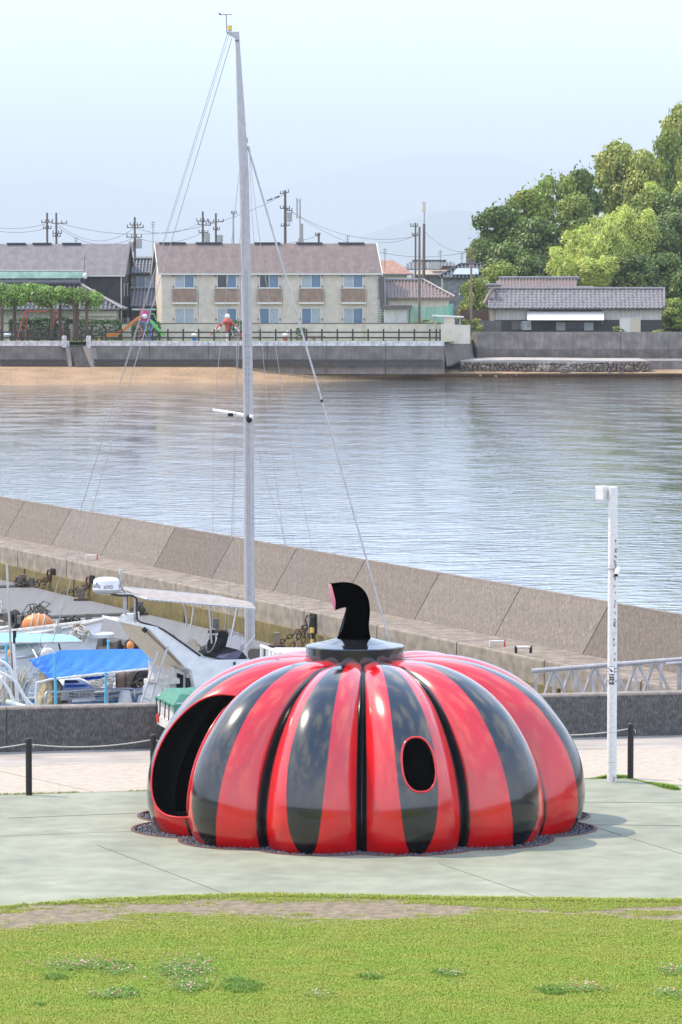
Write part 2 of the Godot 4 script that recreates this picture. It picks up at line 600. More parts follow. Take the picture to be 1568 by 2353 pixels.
func flat(mb: MB, poly: PackedVector2Array, y: float, thick := 0.0) -> void:
	var p := []
	for q in poly:
		p.append(Vector3(q.x, y, q.y))
	if thick > 0.0:
		mb.plate(p, Vector3(0, -thick, 0))
		return
	var t := Geometry2D.triangulate_polygon(poly)
	for i in range(0, t.size(), 3):
		var a: Vector3 = p[t[i]]
		var b: Vector3 = p[t[i + 1]]
		var d: Vector3 = p[t[i + 2]]
		if (b - a).cross(d - a).y < 0:
			mb.tri(a, d, b)
		else:
			mb.tri(a, b, d)

func poly_of(points: Array) -> PackedVector2Array:
	var p := PackedVector2Array()
	for q in points:
		p.append(xz(q))
	return p

func lawn_edge() -> Array:
	var e := []
	for q in [[0, 2086], [120, 2076], [260, 2068], [400, 2062], [560, 2057], [730, 2058], [900, 2061], [1200, 2066], [1568, 2070]]:
		e.append(on(q[0], q[1]))
	e = arc(e, 4)
	e.push_front(Vector3(-13, 0, -48.6))
	e.append(Vector3(13, 0, -50.2))
	return e

func quay_front(px: float) -> Vector3:      # the foot of the low wall
	var a := on(0, 1729)
	var b := on(1568, 1689)
	return a.lerp(b, px / 1568.0)

func build_ground() -> void:
	var g := MB.new()
	flat(g, PackedVector2Array([Vector2(-70, 8), Vector2(70, 8), Vector2(70, -70.6), Vector2(-70, -69.6)]), -0.035, 3.0)
	struct("ground", g, M.joint)
	var q0 := quay_front(-5500)
	var q1 := quay_front(7000)
	var a := on(0, 1826)
	var b := on(1438, 1787)
	var c := on(1568, 1818)
	var left := a + (a - b).normalized() * 30.0
	var right := c + (c - b).normalized() * 4.0
	# promenade: a pink strip and a paler strip along the low wall
	var s0 := on(0, 1761)
	var s1 := on(1568, 1716)
	var sl := s0 + (s0 - s1).normalized() * 35.0
	var sr := s1 + (s1 - s0).normalized() * 35.0
	var gap := Vector3(0, 0, 0.02)
	var walk := MB.new()
	var wl := poly_of([left + Vector3(0, 0, -0.03), b + Vector3(0, 0, -0.03), right + Vector3(0.04, 0, 0), Vector3(45, 0, -50.2), sr + gap, sl + gap])
	var walk_parts := [wl]
	for s in [[on(0, 1772), on(290, 1836)], [on(600, 1700), on(520, 1745)], [on(1470, 1753), on(1700, 1728)], [on(1560, 1790), on(1640, 1835)]]:
		walk_parts = cut(walk_parts, s[0], s[1], 0.03)
	var i := 0
	var root := MB.new()
	for w in walk_parts:
		flat(root, w, 0.0, 0.03)
	struct("promenade_pavement", root, M.walk)
	var pale := MB.new()
	flat(pale, poly_of([sl - gap * 0.0, sr, q1 + Vector3(0, 0, -3.2), q0 + Vector3(0, 0, -3.2)]), 0.0, 0.03)
	struct("quay_pavement", pale, M.walk_pale)
	# grass that grew in the joint between plaza and promenade
	var tuft := blade_mesh(0.055, 9, 0.02)
	var xfs := []
	var cols := []
	for k in 2600:
		var p: Vector3
		if k < 700:
			p = a.lerp(b, rng.randf() * 0.55 - 0.25)
		elif k < 1250:
			p = b.lerp(a, rng.randf() * 0.085)
		else:
			var t := pow(rng.randf(), 1.3)
			p = b.lerp(c, t * 0.92 - 0.02) + Vector3(0, 0, -rng.randf() * 0.12 * (1.0 - t))
		p += Vector3(rng.randfn(0, 0.02), 0, rng.randfn(0, 0.028))
		var s := rng.randf_range(0.25, 0.75) if k < 700 else rng.randf_range(0.35, 1.5) * (0.6 + 0.4 * sin(p.x * 7.0))
		if k < 700 and sin(p.x * 5.0) + sin(p.x * 2.3 + 1.0) < -0.1:
			continue
		xfs.append(Transform3D(Basis(Vector3.UP, rng.randf() * TAU).scaled(Vector3.ONE * s), p))
		cols.append(Color(0.8, 0.75, 0.6) if k < 700 else Color(0.7, 0.85, 0.7))
	var gr := copies("edge_grass", tuft, xfs, cols, M.grass, self)
	tag(gr, "grass tufts growing along the edge of the green plaza", "grass")

# cut every polygon along the strip from a to b
func cut(polys: Array, a: Vector3, b: Vector3, w: float) -> Array:
	var d := (xz(b) - xz(a)).normalized()
	var s := Vector2(-d.y, d.x) * w * 0.5
	var strip := PackedVector2Array([xz(a) + s, xz(b) + s, xz(b) - s, xz(a) - s])
	var out := []
	for p in polys:
		for r in Geometry2D.clip_polygons(p, strip):
			if not Geometry2D.is_polygon_clockwise(r) or Geometry2D.is_polygon_clockwise(p):
				out.append(r)
	return out

const CX := 0.36
const CZ := -58.6

func pit_outline(grow := 0.0) -> PackedVector2Array:
	var p := PackedVector2Array()
	for i in 390:
		var a := TAU * i / 390.0
		var g := pow(absf(sin((a + 0.02 * sin(a * 3.0 + 0.7)) * LOBES * 0.5 + PHASE)), 0.8)
		var side := pow(absf(cos(a)), 3.0)
		var r := 3.30 + 0.22 * g + side * 0.22 * g + grow
		p.append(Vector2(CX + cos(a) * r * 1.012, CZ + sin(a) * r))
	return p

func build_plaza() -> void:
	var edge := lawn_edge()
	var a := on(0, 1826)
	var b := on(1438, 1787)
	var c := on(1568, 1818)
	var pts := []
	pts.append_array(edge)
	pts.append(Vector3(13, 0, -50.5))
	pts.append(c + (c - b).normalized() * 4.0)
	pts.append(c)
	pts.append(b)
	pts.append(a)
	pts.append(a + (a - b).normalized() * 8.0)
	# the lawn side of the plaza runs a little under the grass
	var whole := poly_of(pts)
	for i in edge.size():
		whole[i].y += 0.25
	var polys := [whole]
	var mid := Vector3(CX, 0, CZ)
	var w := 0.026
	polys = cut(polys, on(-900, 1956), mid, 0.05)
	polys = cut(polys, mid, on(2500, 1907), 0.05)
	var pit := pit_outline()
	var parts := []
	for p in polys:
		for r in Geometry2D.clip_polygons(p, pit):
			parts.append(r)
	for s in [[-700, 2070, 804, 2004], [800, 2004, 1700, 1983], [0, 1864, 226, 1943], [225, 1942.5, 560, 2070], [-400, 1723, 2, 1865], [306, 1972, 430, 1957], [471, 2013, 640, 1978], [1010, 1984, 1275, 2075], [1320, 1886, 1570, 1963], [1565, 1961, 1750, 2030], [1340, 1833, 1479, 1809], [1340, 1843, 1700, 1845], [20, 1880, 350, 1867]]:
		parts = cut(parts, on(s[0], s[1]), on(s[2], s[3]), 0.05 if absf(xz(on(s[2], s[3]) - on(s[0], s[1])).angle()) < 0.35 else w)
	var root := Node3D.new()
	root.name = "plaza"
	root.set_meta("kind", "structure")
	add_child(root)
	for p in parts:
		if p.size() < 3:
			continue
		var m := MB.new()
		flat(m, p, 0.0, 0.03)
		part("paving_slab", m, M.plaza, root)
	# gravel pit with its rust coloured edging
	var ring := MB.new()
	var o := pit_outline(0.0)
	for i in o.size():
		var j := (i + 1) % o.size()
		var q := []
		for k in [i, j]:
			var nn := (o[k] - Vector2(CX, CZ)).normalized()
			q.append([o[k] - nn * 0.045, o[k] - nn * 0.002])
		ring.plate([Vector3(q[0][0].x, 0.012, q[0][0].y), Vector3(q[0][1].x, 0.012, q[0][1].y), Vector3(q[1][1].x, 0.012, q[1][1].y), Vector3(q[1][0].x, 0.012, q[1][0].y)], Vector3(0, -0.1, 0))
	single("pit_edging", ring, M.edging, "rust brown scalloped edging strip around the dark gravel", "edging")
	var stone := MB.new()
	stone.ball(Vector3.ZERO, Vector3(1.0, 0.62, 0.8), 6, 4)
	for i in stone.v.size():
		var h := absf(sin(stone.v[i].dot(Vector3(12.9, 78.2, 37.7))))
		stone.v[i] *= 0.82 + 0.3 * h
	var xfs := []
	var cols := []
	for i in 15000:
		var an := rng.randf() * TAU
		var g := pow(absf(sin((an + 0.02 * sin(an * 3.0 + 0.7)) * LOBES * 0.5 + PHASE)), 0.8)
		var r := 2.85 + rng.randf() * (0.42 + 0.22 * g + pow(absf(cos(an)), 3.0) * 0.22 * g)
		var s := rng.randf_range(0.012, 0.026)
		xfs.append(Transform3D(Basis.from_euler(Vector3(rng.randf() * 6, rng.randf() * 6, rng.randf() * 6)).scaled(Vector3.ONE * s), Vector3(CX + cos(an) * r * 1.012, -0.03 + rng.randf() * 0.035, CZ + sin(an) * r)))
		var v := rng.randf_range(0.45, 1.9)
		cols.append(Color(v, v, v * 1.05))
	var gr := copies("gravel", stone.done(), xfs, cols, M.gravel, self)
	tag(gr, "dark grey gravel in the scalloped pit around the red dome", "gravel")

func blade_mesh(h: float, blades: int, spread: float) -> ArrayMesh:
	var r := RandomNumberGenerator.new()
	r.seed = 77
	var m := MB.new()
	for i in blades:
		var p := Vector3(r.randfn(0, spread), 0, r.randfn(0, spread))
		var a := r.randf() * TAU
		var lean := Vector3(cos(a), 0, sin(a)) * h * r.randf_range(0.15, 0.9)
		var side := Vector3(-sin(a), 0, cos(a)) * r.randf_range(0.0022, 0.0038)
		var hh := h * r.randf_range(0.55, 1.1)
		var mid := p + lean * 0.35 + Vector3(0, hh * 0.62, 0)
		var tip := p + lean + Vector3(0, hh, 0)
		m.quad(p - side, p + side, mid + side * 0.8, mid - side * 0.8)
		m.tri(mid - side * 0.8, mid + side * 0.8, tip)
	return m.done()

func build_lawn() -> void:
	var edge := lawn_edge()
	var pts := edge.duplicate()
	pts.append(Vector3(13, 0, 6))
	pts.append(Vector3(-13, 0, 6))
	var soil := MB.new()
	flat(soil, poly_of(pts), 0.012)
	struct("lawn_ground", soil, M.turf_base)
	# bare trodden soil along the plaza
	var n := FastNoiseLite.new()
	n.seed = 4
	n.frequency = 0.34
	n.fractal_octaves = 4
	var bare := MB.new()
	for i in edge.size() - 1:
		var up := Vector3(0, 0.016, 0)
		var wide := Vector3(0, 0.016, 2.7)
		bare.quad(edge[i] + wide, edge[i + 1] + wide, edge[i + 1] + up, edge[i] + up)
	struct("bare_soil", bare, M.soil)
	var tufts := [blade_mesh(0.024, 10, 0.024), blade_mesh(0.045, 8, 0.026)]
	var xs := [[], []]
	var cs := [[], []]
	var dark := []
	for q in [[560, 2272, 0.28], [440, 2270, 0.22], [130, 2250, 0.15], [1270, 2281, 0.2], [260, 2226, 0.25], [90, 2312, 0.07], [420, 2235, 0.3], [280, 2287, 0.2], [1020, 2238, 0.14], [850, 2250, 0.15], [545, 2258, 0.16]]:
		dark.append([on(q[0], q[1]), q[2]])
	for i in 210000:
		var x := rng.randf_range(-6.5, 6.5)
		var ze := edge_z(edge, x)
		var z := ze + 0.02 + rng.randf() * (-41.2 - ze)
		var into := z - ze           # metres in from the plaza
		var nn := n.get_noise_2d(x * 1.0, z * 2.2)
		var nb := n.get_noise_2d(x * 2.6 + 40.0, z * 4.5)
		# grass share: a thick fringe by the plaza, then bare soil, then the lawn
		var cover := 1.0
		var wide := 0.85 if x < -0.6 else lerpf(0.85, 0.3, clampf((x + 0.6) / 2.6, 0, 1))
		var trodden := 1.2 * exp(-pow((into - 1.1 + nn * 0.9) / wide, 2.0)) * smoothstep(-0.5, 0.0, n.get_noise_2d(x * 0.5 - 9.0, z * 0.7) + 0.2)
		cover -= trodden * 1.35
		cover += nb * 1.3 * trodden
		cover += (n.get_noise_2d(x * 5.0, z * 9.0) * 0.9 + n.get_noise_2d(x * 22.0 + 9.0, z * 30.0) * 0.7) * minf(1.0, trodden * 2.0)
		if into < 0.26 + 0.9 * n.get_noise_2d(x * 2.0 + 70.0, 5.0):
			cover = maxf(cover, 0.55 + nb * 1.6)
		if rng.randf() > cover:
			continue
		var k := 0
		var s := rng.randf_range(0.7, 1.2)
		var col := Color(1.0, 1.0, 1.0).lerp(Color(1.25, 1.0, 1.5), clampf(0.5 + nb * 1.2 + nn * 1.2, 0, 1)) * rng.randf_range(0.88, 1.1)
		var far := smoothstep(4.5, 1.2, into)
		col = col.lerp(Color(1.2, 0.93, 1.5) * rng.randf_range(0.85, 1.1), far * 0.6)
		if rng.randf() < 0.035:
			col = Color(1.7, 1.15, 2.6)
		for d in dark:
			var q: Vector3 = d[0]
			var dd := Vector2((x - q.x) / d[1], (z - q.z) / (d[1] * 1.6)).length()
			if dd < 1.0 and rng.randf() < 1.15 - dd:
				col = Color(0.55, 0.70, 0.7) * rng.randf_range(0.8, 1.1)
				k = 1
				s *= 1.25
		if into < 0.3:
			k = 1
		xs[k].append(Transform3D(Basis(Vector3.UP, rng.randf() * TAU).scaled(Vector3(s, s * rng.randf_range(0.7, 1.1), s)), Vector3(x, 0.014, z)))
		cs[k].append(col)
	var root := Node3D.new()
	root.name = "grass"
	add_child(root)
	tag(root, "sunlit mown lawn in front of the green plaza", "grass")
	root.set_meta("kind", "stuff")
	for k in 2:
		copies("grass_blades", tufts[k], xs[k], cs[k], M.grass, root)
	# clover in flower
	var leaf := MB.new()
	for i in 3:
		var a := TAU * i / 3.0
		var d := Vector3(cos(a), 0, sin(a))
		var s := Vector3(-sin(a), 0, cos(a))
		leaf.quad(Vector3(0, 0.03, 0), d * 0.012 + s * 0.008 + Vector3(0, 0.036, 0), d * 0.02 + Vector3(0, 0.033, 0), d * 0.012 - s * 0.008 + Vector3(0, 0.036, 0))
	var fl := MB.new()
	fl.ball(Vector3(0, 0.075, 0), Vector3(0.011, 0.010, 0.011), 7, 5)
	var lm := leaf.done()
	var fm := fl.done()
	var spots := [
		[175, 2218, 0.5, 0.2, 120, "widest pink and white clover patch at the left side of the lawn"], [268, 2232, 0.28, 0.2, 45, "small white clover patch between the two wide clover patches"],
		[428, 2228, 0.5, 0.42, 190, "fullest clover patch with the most pale flowers on the lawn"], [262, 2287, 0.42, 0.12, 50, "thin clover row below the wide patches near the left edge"],
		[440, 2268, 0.26, 0.18, 45, "brown tinged clover patch beside the dark green weeds"], [1035, 2238, 0.24, 0.08, 30, "little clover patch alone in the middle of the lawn"],
		[1345, 2272, 0.42, 0.12, 50, "pale clover patch at the lower right of the lawn"], [1548, 2232, 0.25, 0.14, 40, "clover patch at the right edge of the lawn, upper one"], [1545, 2283, 0.25, 0.14, 34, "clover patch at the right edge of the lawn, lower one"], [735, 2288, 0.3, 0.2, 22, "sparse clover patch near the middle of the lawn's front"]]
	for s in spots:
		var c := on(s[0], s[1], 0.03)
		var t := thing("clover_patch", s[5], "clover", c, "clover patches in the lawn")
		var lx := []
		var fx := []
		var fc := []
		for i in s[4] * 6:
			var p := Vector3(rng.randfn(0, s[2] * 0.42), -0.015, rng.randfn(0, s[3] * 1.1))
			lx.append(Transform3D(Basis(Vector3.UP, rng.randf() * TAU).scaled(Vector3.ONE * rng.randf_range(0.8, 1.3)), p))
			if i % 9 == 0:
				fx.append(Transform3D(Basis().scaled(Vector3.ONE * rng.randf_range(0.6, 1.15)), p + Vector3(rng.randfn(0, 0.02), -0.02 + rng.randf() * 0.02, rng.randfn(0, 0.02))))
				fc.append([Color(0.95, 0.9, 0.85), Color(0.95, 0.8, 0.72), Color(0.8, 0.48, 0.42), Color(0.55, 0.28, 0.2)][rng.randi() % 4])
		copies("leaves", lm, lx, [], M.clover_leaf, t)
		copies("flowers", fm, fx, fc, M.clover_flower, t)

func edge_z(edge: Array, x: float) -> float:
	for i in edge.size() - 1:
		if x <= edge[i + 1].x:
			return lerpf(edge[i].z, edge[i + 1].z, clampf((x - edge[i].x) / (edge[i + 1].x - edge[i].x), 0, 1))
	return edge[-1].z

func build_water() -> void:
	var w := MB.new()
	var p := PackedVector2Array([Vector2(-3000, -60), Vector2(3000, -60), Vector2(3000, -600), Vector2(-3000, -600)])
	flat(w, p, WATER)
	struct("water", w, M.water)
	var bed := MB.new()
	flat(bed, p, WATER - 3.0)
	struct("sea_bed", bed, M.terrain)

# a place on the breakwater: metres along it, metres back from the quay edge, height
func bw(t: float, off: float, h: float) -> Vector3:
	return Vector3(-10.9 + 0.4066 * t + 0.9136 * off, h, -(118.0 - 0.9136 * t + 0.4066 * off))

func build_breakwater() -> void:
	var pts := [Vector2(0.03, 0.0), Vector2(0.0, -0.03), Vector2(0.0, -0.56)]
	var root := thing("breakwater", "long concrete breakwater with sloping parapet between harbour and sea", "breakwater")
	root.set_meta("kind", "structure")
	var core := MB.new()
	core.plate([bw(-60, 0.05, -0.02), bw(75, 0.05, -0.02), bw(75, 3.4, -0.02), bw(-60, 3.4, -0.02)], Vector3(0, -4.0, 0))
	part("core", core, M.concrete, root)
	var lo := -62.0
	var k := 0
	while lo < 72.0:
		var a := lo + 0.02
		var b := lo + 4.55 - 0.02
		# quay block: rounded nose, apron on top
		var f := MB.new()
		var prof := [Vector2(1.42, 0.0), Vector2(0.05, 0.0), Vector2(0.012, -0.015), Vector2(0.0, -0.05), Vector2(0.0, -0.57)]
		for i in prof.size() - 1:
			f.quad(bw(a, prof[i].x, prof[i].y), bw(b, prof[i].x, prof[i].y), bw(b, prof[i + 1].x, prof[i + 1].y), bw(a, prof[i + 1].x, prof[i + 1].y))
		f.quad(bw(a, 0.04, 0), bw(a, 0.0, -0.57), bw(a, 0.06, -0.57), bw(a, 0.06, 0))
		f.quad(bw(b, 0.06, 0), bw(b, 0.06, -0.57), bw(b, 0.0, -0.57), bw(b, 0.04, 0))
		part("quay_block", f, M.apron if k < 0 else M.concrete, root)
		var ap := MB.new()
		ap.plate([bw(a, 0.06, 0.006), bw(b, 0.06, 0.006), bw(b, 1.42, 0.006), bw(a, 1.42, 0.006)], Vector3(0, -0.005, 0))
		part("apron_slab", ap, M.apron, root)
		# lower block, weedy, standing a little proud
		var g := MB.new()
		var aa := lo + 0.9 + 0.07
		var bb := lo + 5.45 - 0.07
		g.plate([bw(aa, -0.09, -0.56), bw(bb, -0.09, -0.56), bw(bb, 0.06, -0.56), bw(aa, 0.06, -0.56)], Vector3(0, -2.6, 0))
		part("lower_block", g, M.algae, root)
		# parapet panel: leans back
		var pa := lo - 0.75 + 0.018
		var pb := lo + 4.55 - 0.75 - 0.018
		var q := MB.new()
		var pr := [Vector2(2.42, 1.12), Vector2(2.10, 1.16), Vector2(2.065, 1.15), Vector2(2.04, 1.10), Vector2(1.37, 0.0)]
		for i in pr.size() - 1:
			q.quad(bw(pa, pr[i].x, pr[i].y), bw(pb, pr[i].x, pr[i].y), bw(pb, pr[i + 1].x, pr[i + 1].y), bw(pa, pr[i + 1].x, pr[i + 1].y))
		q.quad(bw(pb, 2.42, 1.12), bw(pa, 2.42, 1.12), bw(pa, 2.42, -2.5), bw(pb, 2.42, -2.5))
		q.plate([bw(pa, 2.42, 1.12), bw(pa, 2.06, 1.14), bw(pa, 1.37, 0), bw(pa, 2.42, 0)], (bw(pa + 0.005, 0, 0) - bw(pa, 0, 0)))
		q.plate([bw(pb, 2.42, 1.12), bw(pb, 2.06, 1.14), bw(pb, 1.37, 0), bw(pb, 2.42, 0)], (bw(pb - 0.005, 0, 0) - bw(pb, 0, 0)))
		part("parapet_panel", q, [M.parapet, M.parapet_dark, M.parapet_pale, M.parapet][(k * 7 + k / 3) % 4], root)
		# paler cap, a sheet just above the panel's top
		var cp := MB.new()
		cp.plate([bw(pa, 2.09, 1.166), bw(pb, 2.09, 1.166), bw(pb, 2.43, 1.128), bw(pa, 2.43, 1.128)], Vector3(0, -0.004, 0))
		part("parapet_cap", cp, M.apron, root)
		# salt bloom along the foot of some panels
		if k % 3 != 1:
			for e in 4:
				var s0 := rng.randf_range(pa, pb - 1.2)
				var sm := MB.new()
				var prev := []
				for j in 9:
					var tt := s0 + j * 0.15
					prev.append(bw(tt, 1.35 - rng.randf() * 0.05, 0.0095))
				for j in range(8, -1, -1):
					prev.append(bw(s0 + j * 0.15, 1.372, 0.0095))
				sm.plate(prev, Vector3(0, -0.002, 0))
				part("salt_stain", sm, M.walk_pale, root)
		lo += 4.55
		k += 1
	# low wall along the promenade, in two lengths
	for e in [[-1800.0, 392.0, "dark concrete flood wall on the left, between promenade and boats"], [1150.0, 3300.0, "dark concrete flood wall on the right, behind the white pole"]]:
		var p0 := quay_front(e[0])
		var p1 := quay_front(e[1])
		var dir := (p1 - p0).normalized()
		var bk := Vector3(dir.z, 0, -dir.x)
		var t := thing("flood_wall", e[2], "wall", p0, "flood walls along the promenade")
		var len := p0.distance_to(p1)
		var s := 0.0
		while s < len - 0.1:
			var e1 := minf(s + 5.0, len)
			var a := dir * (s + 0.006)
			var b := dir * (e1 - 0.006)
			var w := MB.new()
			w.plate([a, b, b + Vector3(0, 0.775, 0), a + Vector3(0, 0.775, 0)], bk * 0.3)
			part("wall_section", w, M.lowwall, t)
			var c := MB.new()
			var up := Vector3(0, 1, 0)
			var pr := [[-0.004, 0.776], [-0.004, 0.80], [0.02, 0.825], [0.28, 0.825], [0.304, 0.80], [0.304, 0.776]]
			for i in pr.size() - 1:
				c.quad(a + bk * pr[i][0] + up * pr[i][1], b + bk * pr[i][0] + up * pr[i][1], b + bk * pr[i + 1][0] + up * pr[i + 1][1], a + bk * pr[i + 1][0] + up * pr[i + 1][1])
			c.plate([a + up * 0.776 - bk * 0.004, a + up * 0.8 - bk * 0.004, a + up * 0.825 + bk * 0.02, a + up * 0.825 + bk * 0.28, a + up * 0.8 + bk * 0.304, a + up * 0.776 + bk * 0.304], dir * 0.004)
			part("wall_cap", c, M.lowtop, t)
			s += 5.0

func build_far_shore() -> void:
	# beach: from under the water up to the foot of the sea wall
	var b := MB.new()
	var n := FastNoiseLite.new()
	n.seed = 6
	n.frequency = 0.06
	var x := -90.0
	while x < 70.0:
		for r in [[x, x + 2.5]]:
			var rows := []
			for xx in r:
				var adv := n.get_noise_1d(xx) * 1.5 + lerpf(10.5, -8.0, clampf((xx + 34.0) / 46.0, 0, 1))
				rows.append([Vector3(xx, -2.4, -322.0 + adv * -0.0 + 0.0), Vector3(xx, -1.49, -341.0 + adv * 1.1), Vector3(xx, -1.28, -342.3 + adv), Vector3(xx, -0.95, -343.6 + adv * 0.7), Vector3(xx, -0.2, -345.0 + minf(adv, 0.0) * 1.7), Vector3(xx, 0.0, -372.0)])
			for i in 5:
				b.quad(rows[0][i], rows[1][i], rows[1][i + 1], rows[0][i + 1])
		x += 2.5
	struct("beach", b, M.sand)
	# land behind the sea wall, out to the foot of the mountains
	var land := MB.new()
	flat(land, PackedVector2Array([Vector2(-2500, -350.2), Vector2(10.5, -350.2), Vector2(13.0, -364.3), Vector2(2500, -364.3), Vector2(18000, -38000), Vector2(-18000, -38000)]), 1.95)
	struct("terrain", land, M.terrain)
	var pk := MB.new()
	flat(pk, PackedVector2Array([Vector2(-60, -346.6), Vector2(10.2, -346.6), Vector2(12.3, -362), Vector2(-60, -362)]), 2.06)
	struct("park_lawn", pk, M.park_grass)
	# sea wall: left run, stair gap, right run with tooth blocks near its foot
	var wall := thing("sea_wall", "grey sea wall with white coping behind the sandy beach", "sea wall", at(500, 843, 345))
	wall.set_meta("kind", "structure")
	var o := wall.position
	for e in [[-700.0, 160.0], [208.0, 1022.0]]:
		var segs := 6 if e[0] > 0 else 4
		for i in segs:
			var p0 := lerpf(e[0], e[1], float(i) / segs)
			var p1 := lerpf(e[0], e[1], float(i + 1) / segs)
			var w := MB.new(o)
			var A := at(p0, 795, 346.2) + Vector3(0.02, 0, 0)
			var B := at(p1, 795, 346.2) - Vector3(0.02, 0, 0)
			var dn := Vector3(0, -2.6, 1.1)
			w.plate([A, B, B + dn, A + dn], Vector3(0, 0, -1.2))
			part("wall_panel", w, M.seawall, wall)
			var c := MB.new(o)
			c.plate([A + Vector3(0, 0.002, 0.05), B + Vector3(0, 0.002, 0.05), B + Vector3(0, 0.46, 0.05), A + Vector3(0, 0.46, 0.05)], Vector3(0, 0, -0.55))
			part("coping", c, M.coping, wall)
	# interlocking blocks near the foot
	for e in [[2.0, 152.0], [215.0, 1018.0]]:
		var px: float = e[0]
		while px < e[1]:
			for row in 2:
				var w := MB.new(o)
				var c := at(px + (3.2 if row else 0.0), 829.0 + row * 8.5, 345.0)
				c.z = -345.22 + row * 0.2
				var bs := Basis(Vector3(0, 0, 1), 0.75)
				w.cbox(c, Vector3(0.22, 0.36, 0.3), 0.06, bs)
				part("armour_block", w, M.weed_block, wall, "") if row == 0 and px < 700 else part("armour_block", w, M.weed_block, wall, "")
			px += 6.6
	# stair through the wall
	var st := MB.new(o)
	var side := MB.new(o)
	for i in 7:
		var c := at(178.0 + i * 2.0, 800.0 + i * 6.2, 346.4 - i * 0.25)
		st.box(c - Vector3(0, 0.9, 0), Vector3(1.25, 1.9, 0.6))
	part("stair_steps", st, M.seawall, wall)
	side.plate([at(190, 796, 346), at(207, 800, 345.4), at(216, 843, 344.7), at(207, 843, 344.7)], Vector3(0.5, 0, -0.6))
	side.plate([at(151, 797, 345.6), at(159, 797, 345.6), at(166, 843, 344.7), at(158, 843, 344.7)], Vector3(0.1, 0, -0.6))
	part("stair_cheek", side, M.seawall_pale, wall)
	for i in 2:
		var pst := MB.new(o)
		var c := at(148.0 if i == 0 else 204.0, 785.0, 346.0)
		pst.cbox(c, Vector3(0.42, 1.1, 0.42), 0.06)
		part("gate_post", pst, M.coping, wall)
	# taller wall to the right, with its slanting end
	var tall := thing("tall_sea_wall", "plain pale grey sea wall in front of the black house", "sea wall", at(1320, 828, 363))
	var o2 := tall.position
	var P := at(1097, 763, 363)
	for i in 6:
		var p0 := 1097.0 + i * 110.0
		var A := at(p0, 763, 363) + Vector3(0.015, 0, 0)
		var B := at(p0 + 110, 763, 363) - Vector3(0.015, 0, 0)
		var up := MB.new(o2)
		up.plate([A, B, B - Vector3(0, 1.72, 0), A - Vector3(0, 1.72, 0)], Vector3(0, 0, -0.6))
		part("upper_panel", up, M.seawall_pale, tall)
		var low := MB.new(o2)
		low.plate([A + Vector3(0, -1.73, 0.12), B + Vector3(0, -1.73, 0.12), B + Vector3(0, -3.1, 0.12), A + Vector3(0, -3.1, 0.12)], Vector3(0, 0, -0.7))
		part("lower_panel", low, M.seawall, tall)
	var en := MB.new(o2)
	en.plate([at(1083, 764, 364.5), at(1097, 763, 363.02), at(1097, 826, 363.02), at(1089, 826, 364.5)], Vector3(0.3, 0, -0.4))
	part("end_face", en, M.seawall_pale, tall)
	var sl := MB.new(o2)
	sl.plate([at(1019, 788, 347.0), at(1082, 788, 363.2), at(1090, 826, 362.2), at(1027, 838, 346.0)], Vector3(0, -0.2, -0.6))
	part("slanting_panel", sl, M.seawall, tall)
	# stone jetty
	var jet := thing("stone_jetty", "low jetty of rough brown stones with a pale concrete top", "jetty", at(1270, 860, 352))
	var oj := jet.position
	var cap := MB.new(oj)
	cap.plate([at(1058, 830, 351.4), at(1180, 827, 351.4), at(1300, 828, 351.4), at(1370, 829, 351.4), at(1489, 829, 351.4), at(1489, 832, 351.4), at(1390, 833, 351.4), at(1330, 836, 351.4), at(1180, 833, 351.4), at(1060, 833, 351.4)], Vector3(0, 0.0, -11.2))
	part("concrete_top", cap, M.walk_pale, jet)
	var core := MB.new(oj)
	core.plate([at(1062, 833, 352), at(1489, 833, 352), at(1489, 864, 352), at(1062, 864, 352)], Vector3(0, 0, -9.0))
	part("core", core, M.weed_block, jet)
	var shore := MB.new(oj)
	shore.plate([at(1492, 829, 353), at(2100, 829, 353), at(2100, 852, 353), at(1492, 852, 353)], Vector3(0, 0, -9.5))
	part("plain_ledge", shore, M.seawall_pale, jet)
	var sm := []
	for k in 5:
		var s := MB.new()
		s.ball(Vector3.ZERO, Vector3(0.5, 0.5, 0.5), 8, 6)
		var f := FastNoiseLite.new()
		f.seed = 40 + k
		f.frequency = 1.4
		for i in s.v.size():
			var d := s.v[i]
			d = Vector3(signf(d.x) * pow(absf(d.x) * 2.0, 0.6) * 0.5, signf(d.y) * pow(absf(d.y) * 2.0, 0.6) * 0.5, signf(d.z) * pow(absf(d.z) * 2.0, 0.6) * 0.5)
			s.v[i] = d * (0.9 + 0.35 * f.get_noise_3dv(d * 1.5))
		for i in range(0, s.v.size(), 3):
			var nn := (s.v[i + 2] - s.v[i]).cross(s.v[i + 1] - s.v[i]).normalized()
			s.n[i] = nn
			s.n[i + 1] = nn
			s.n[i + 2] = nn
		sm.append(s.done())
	var row := 0
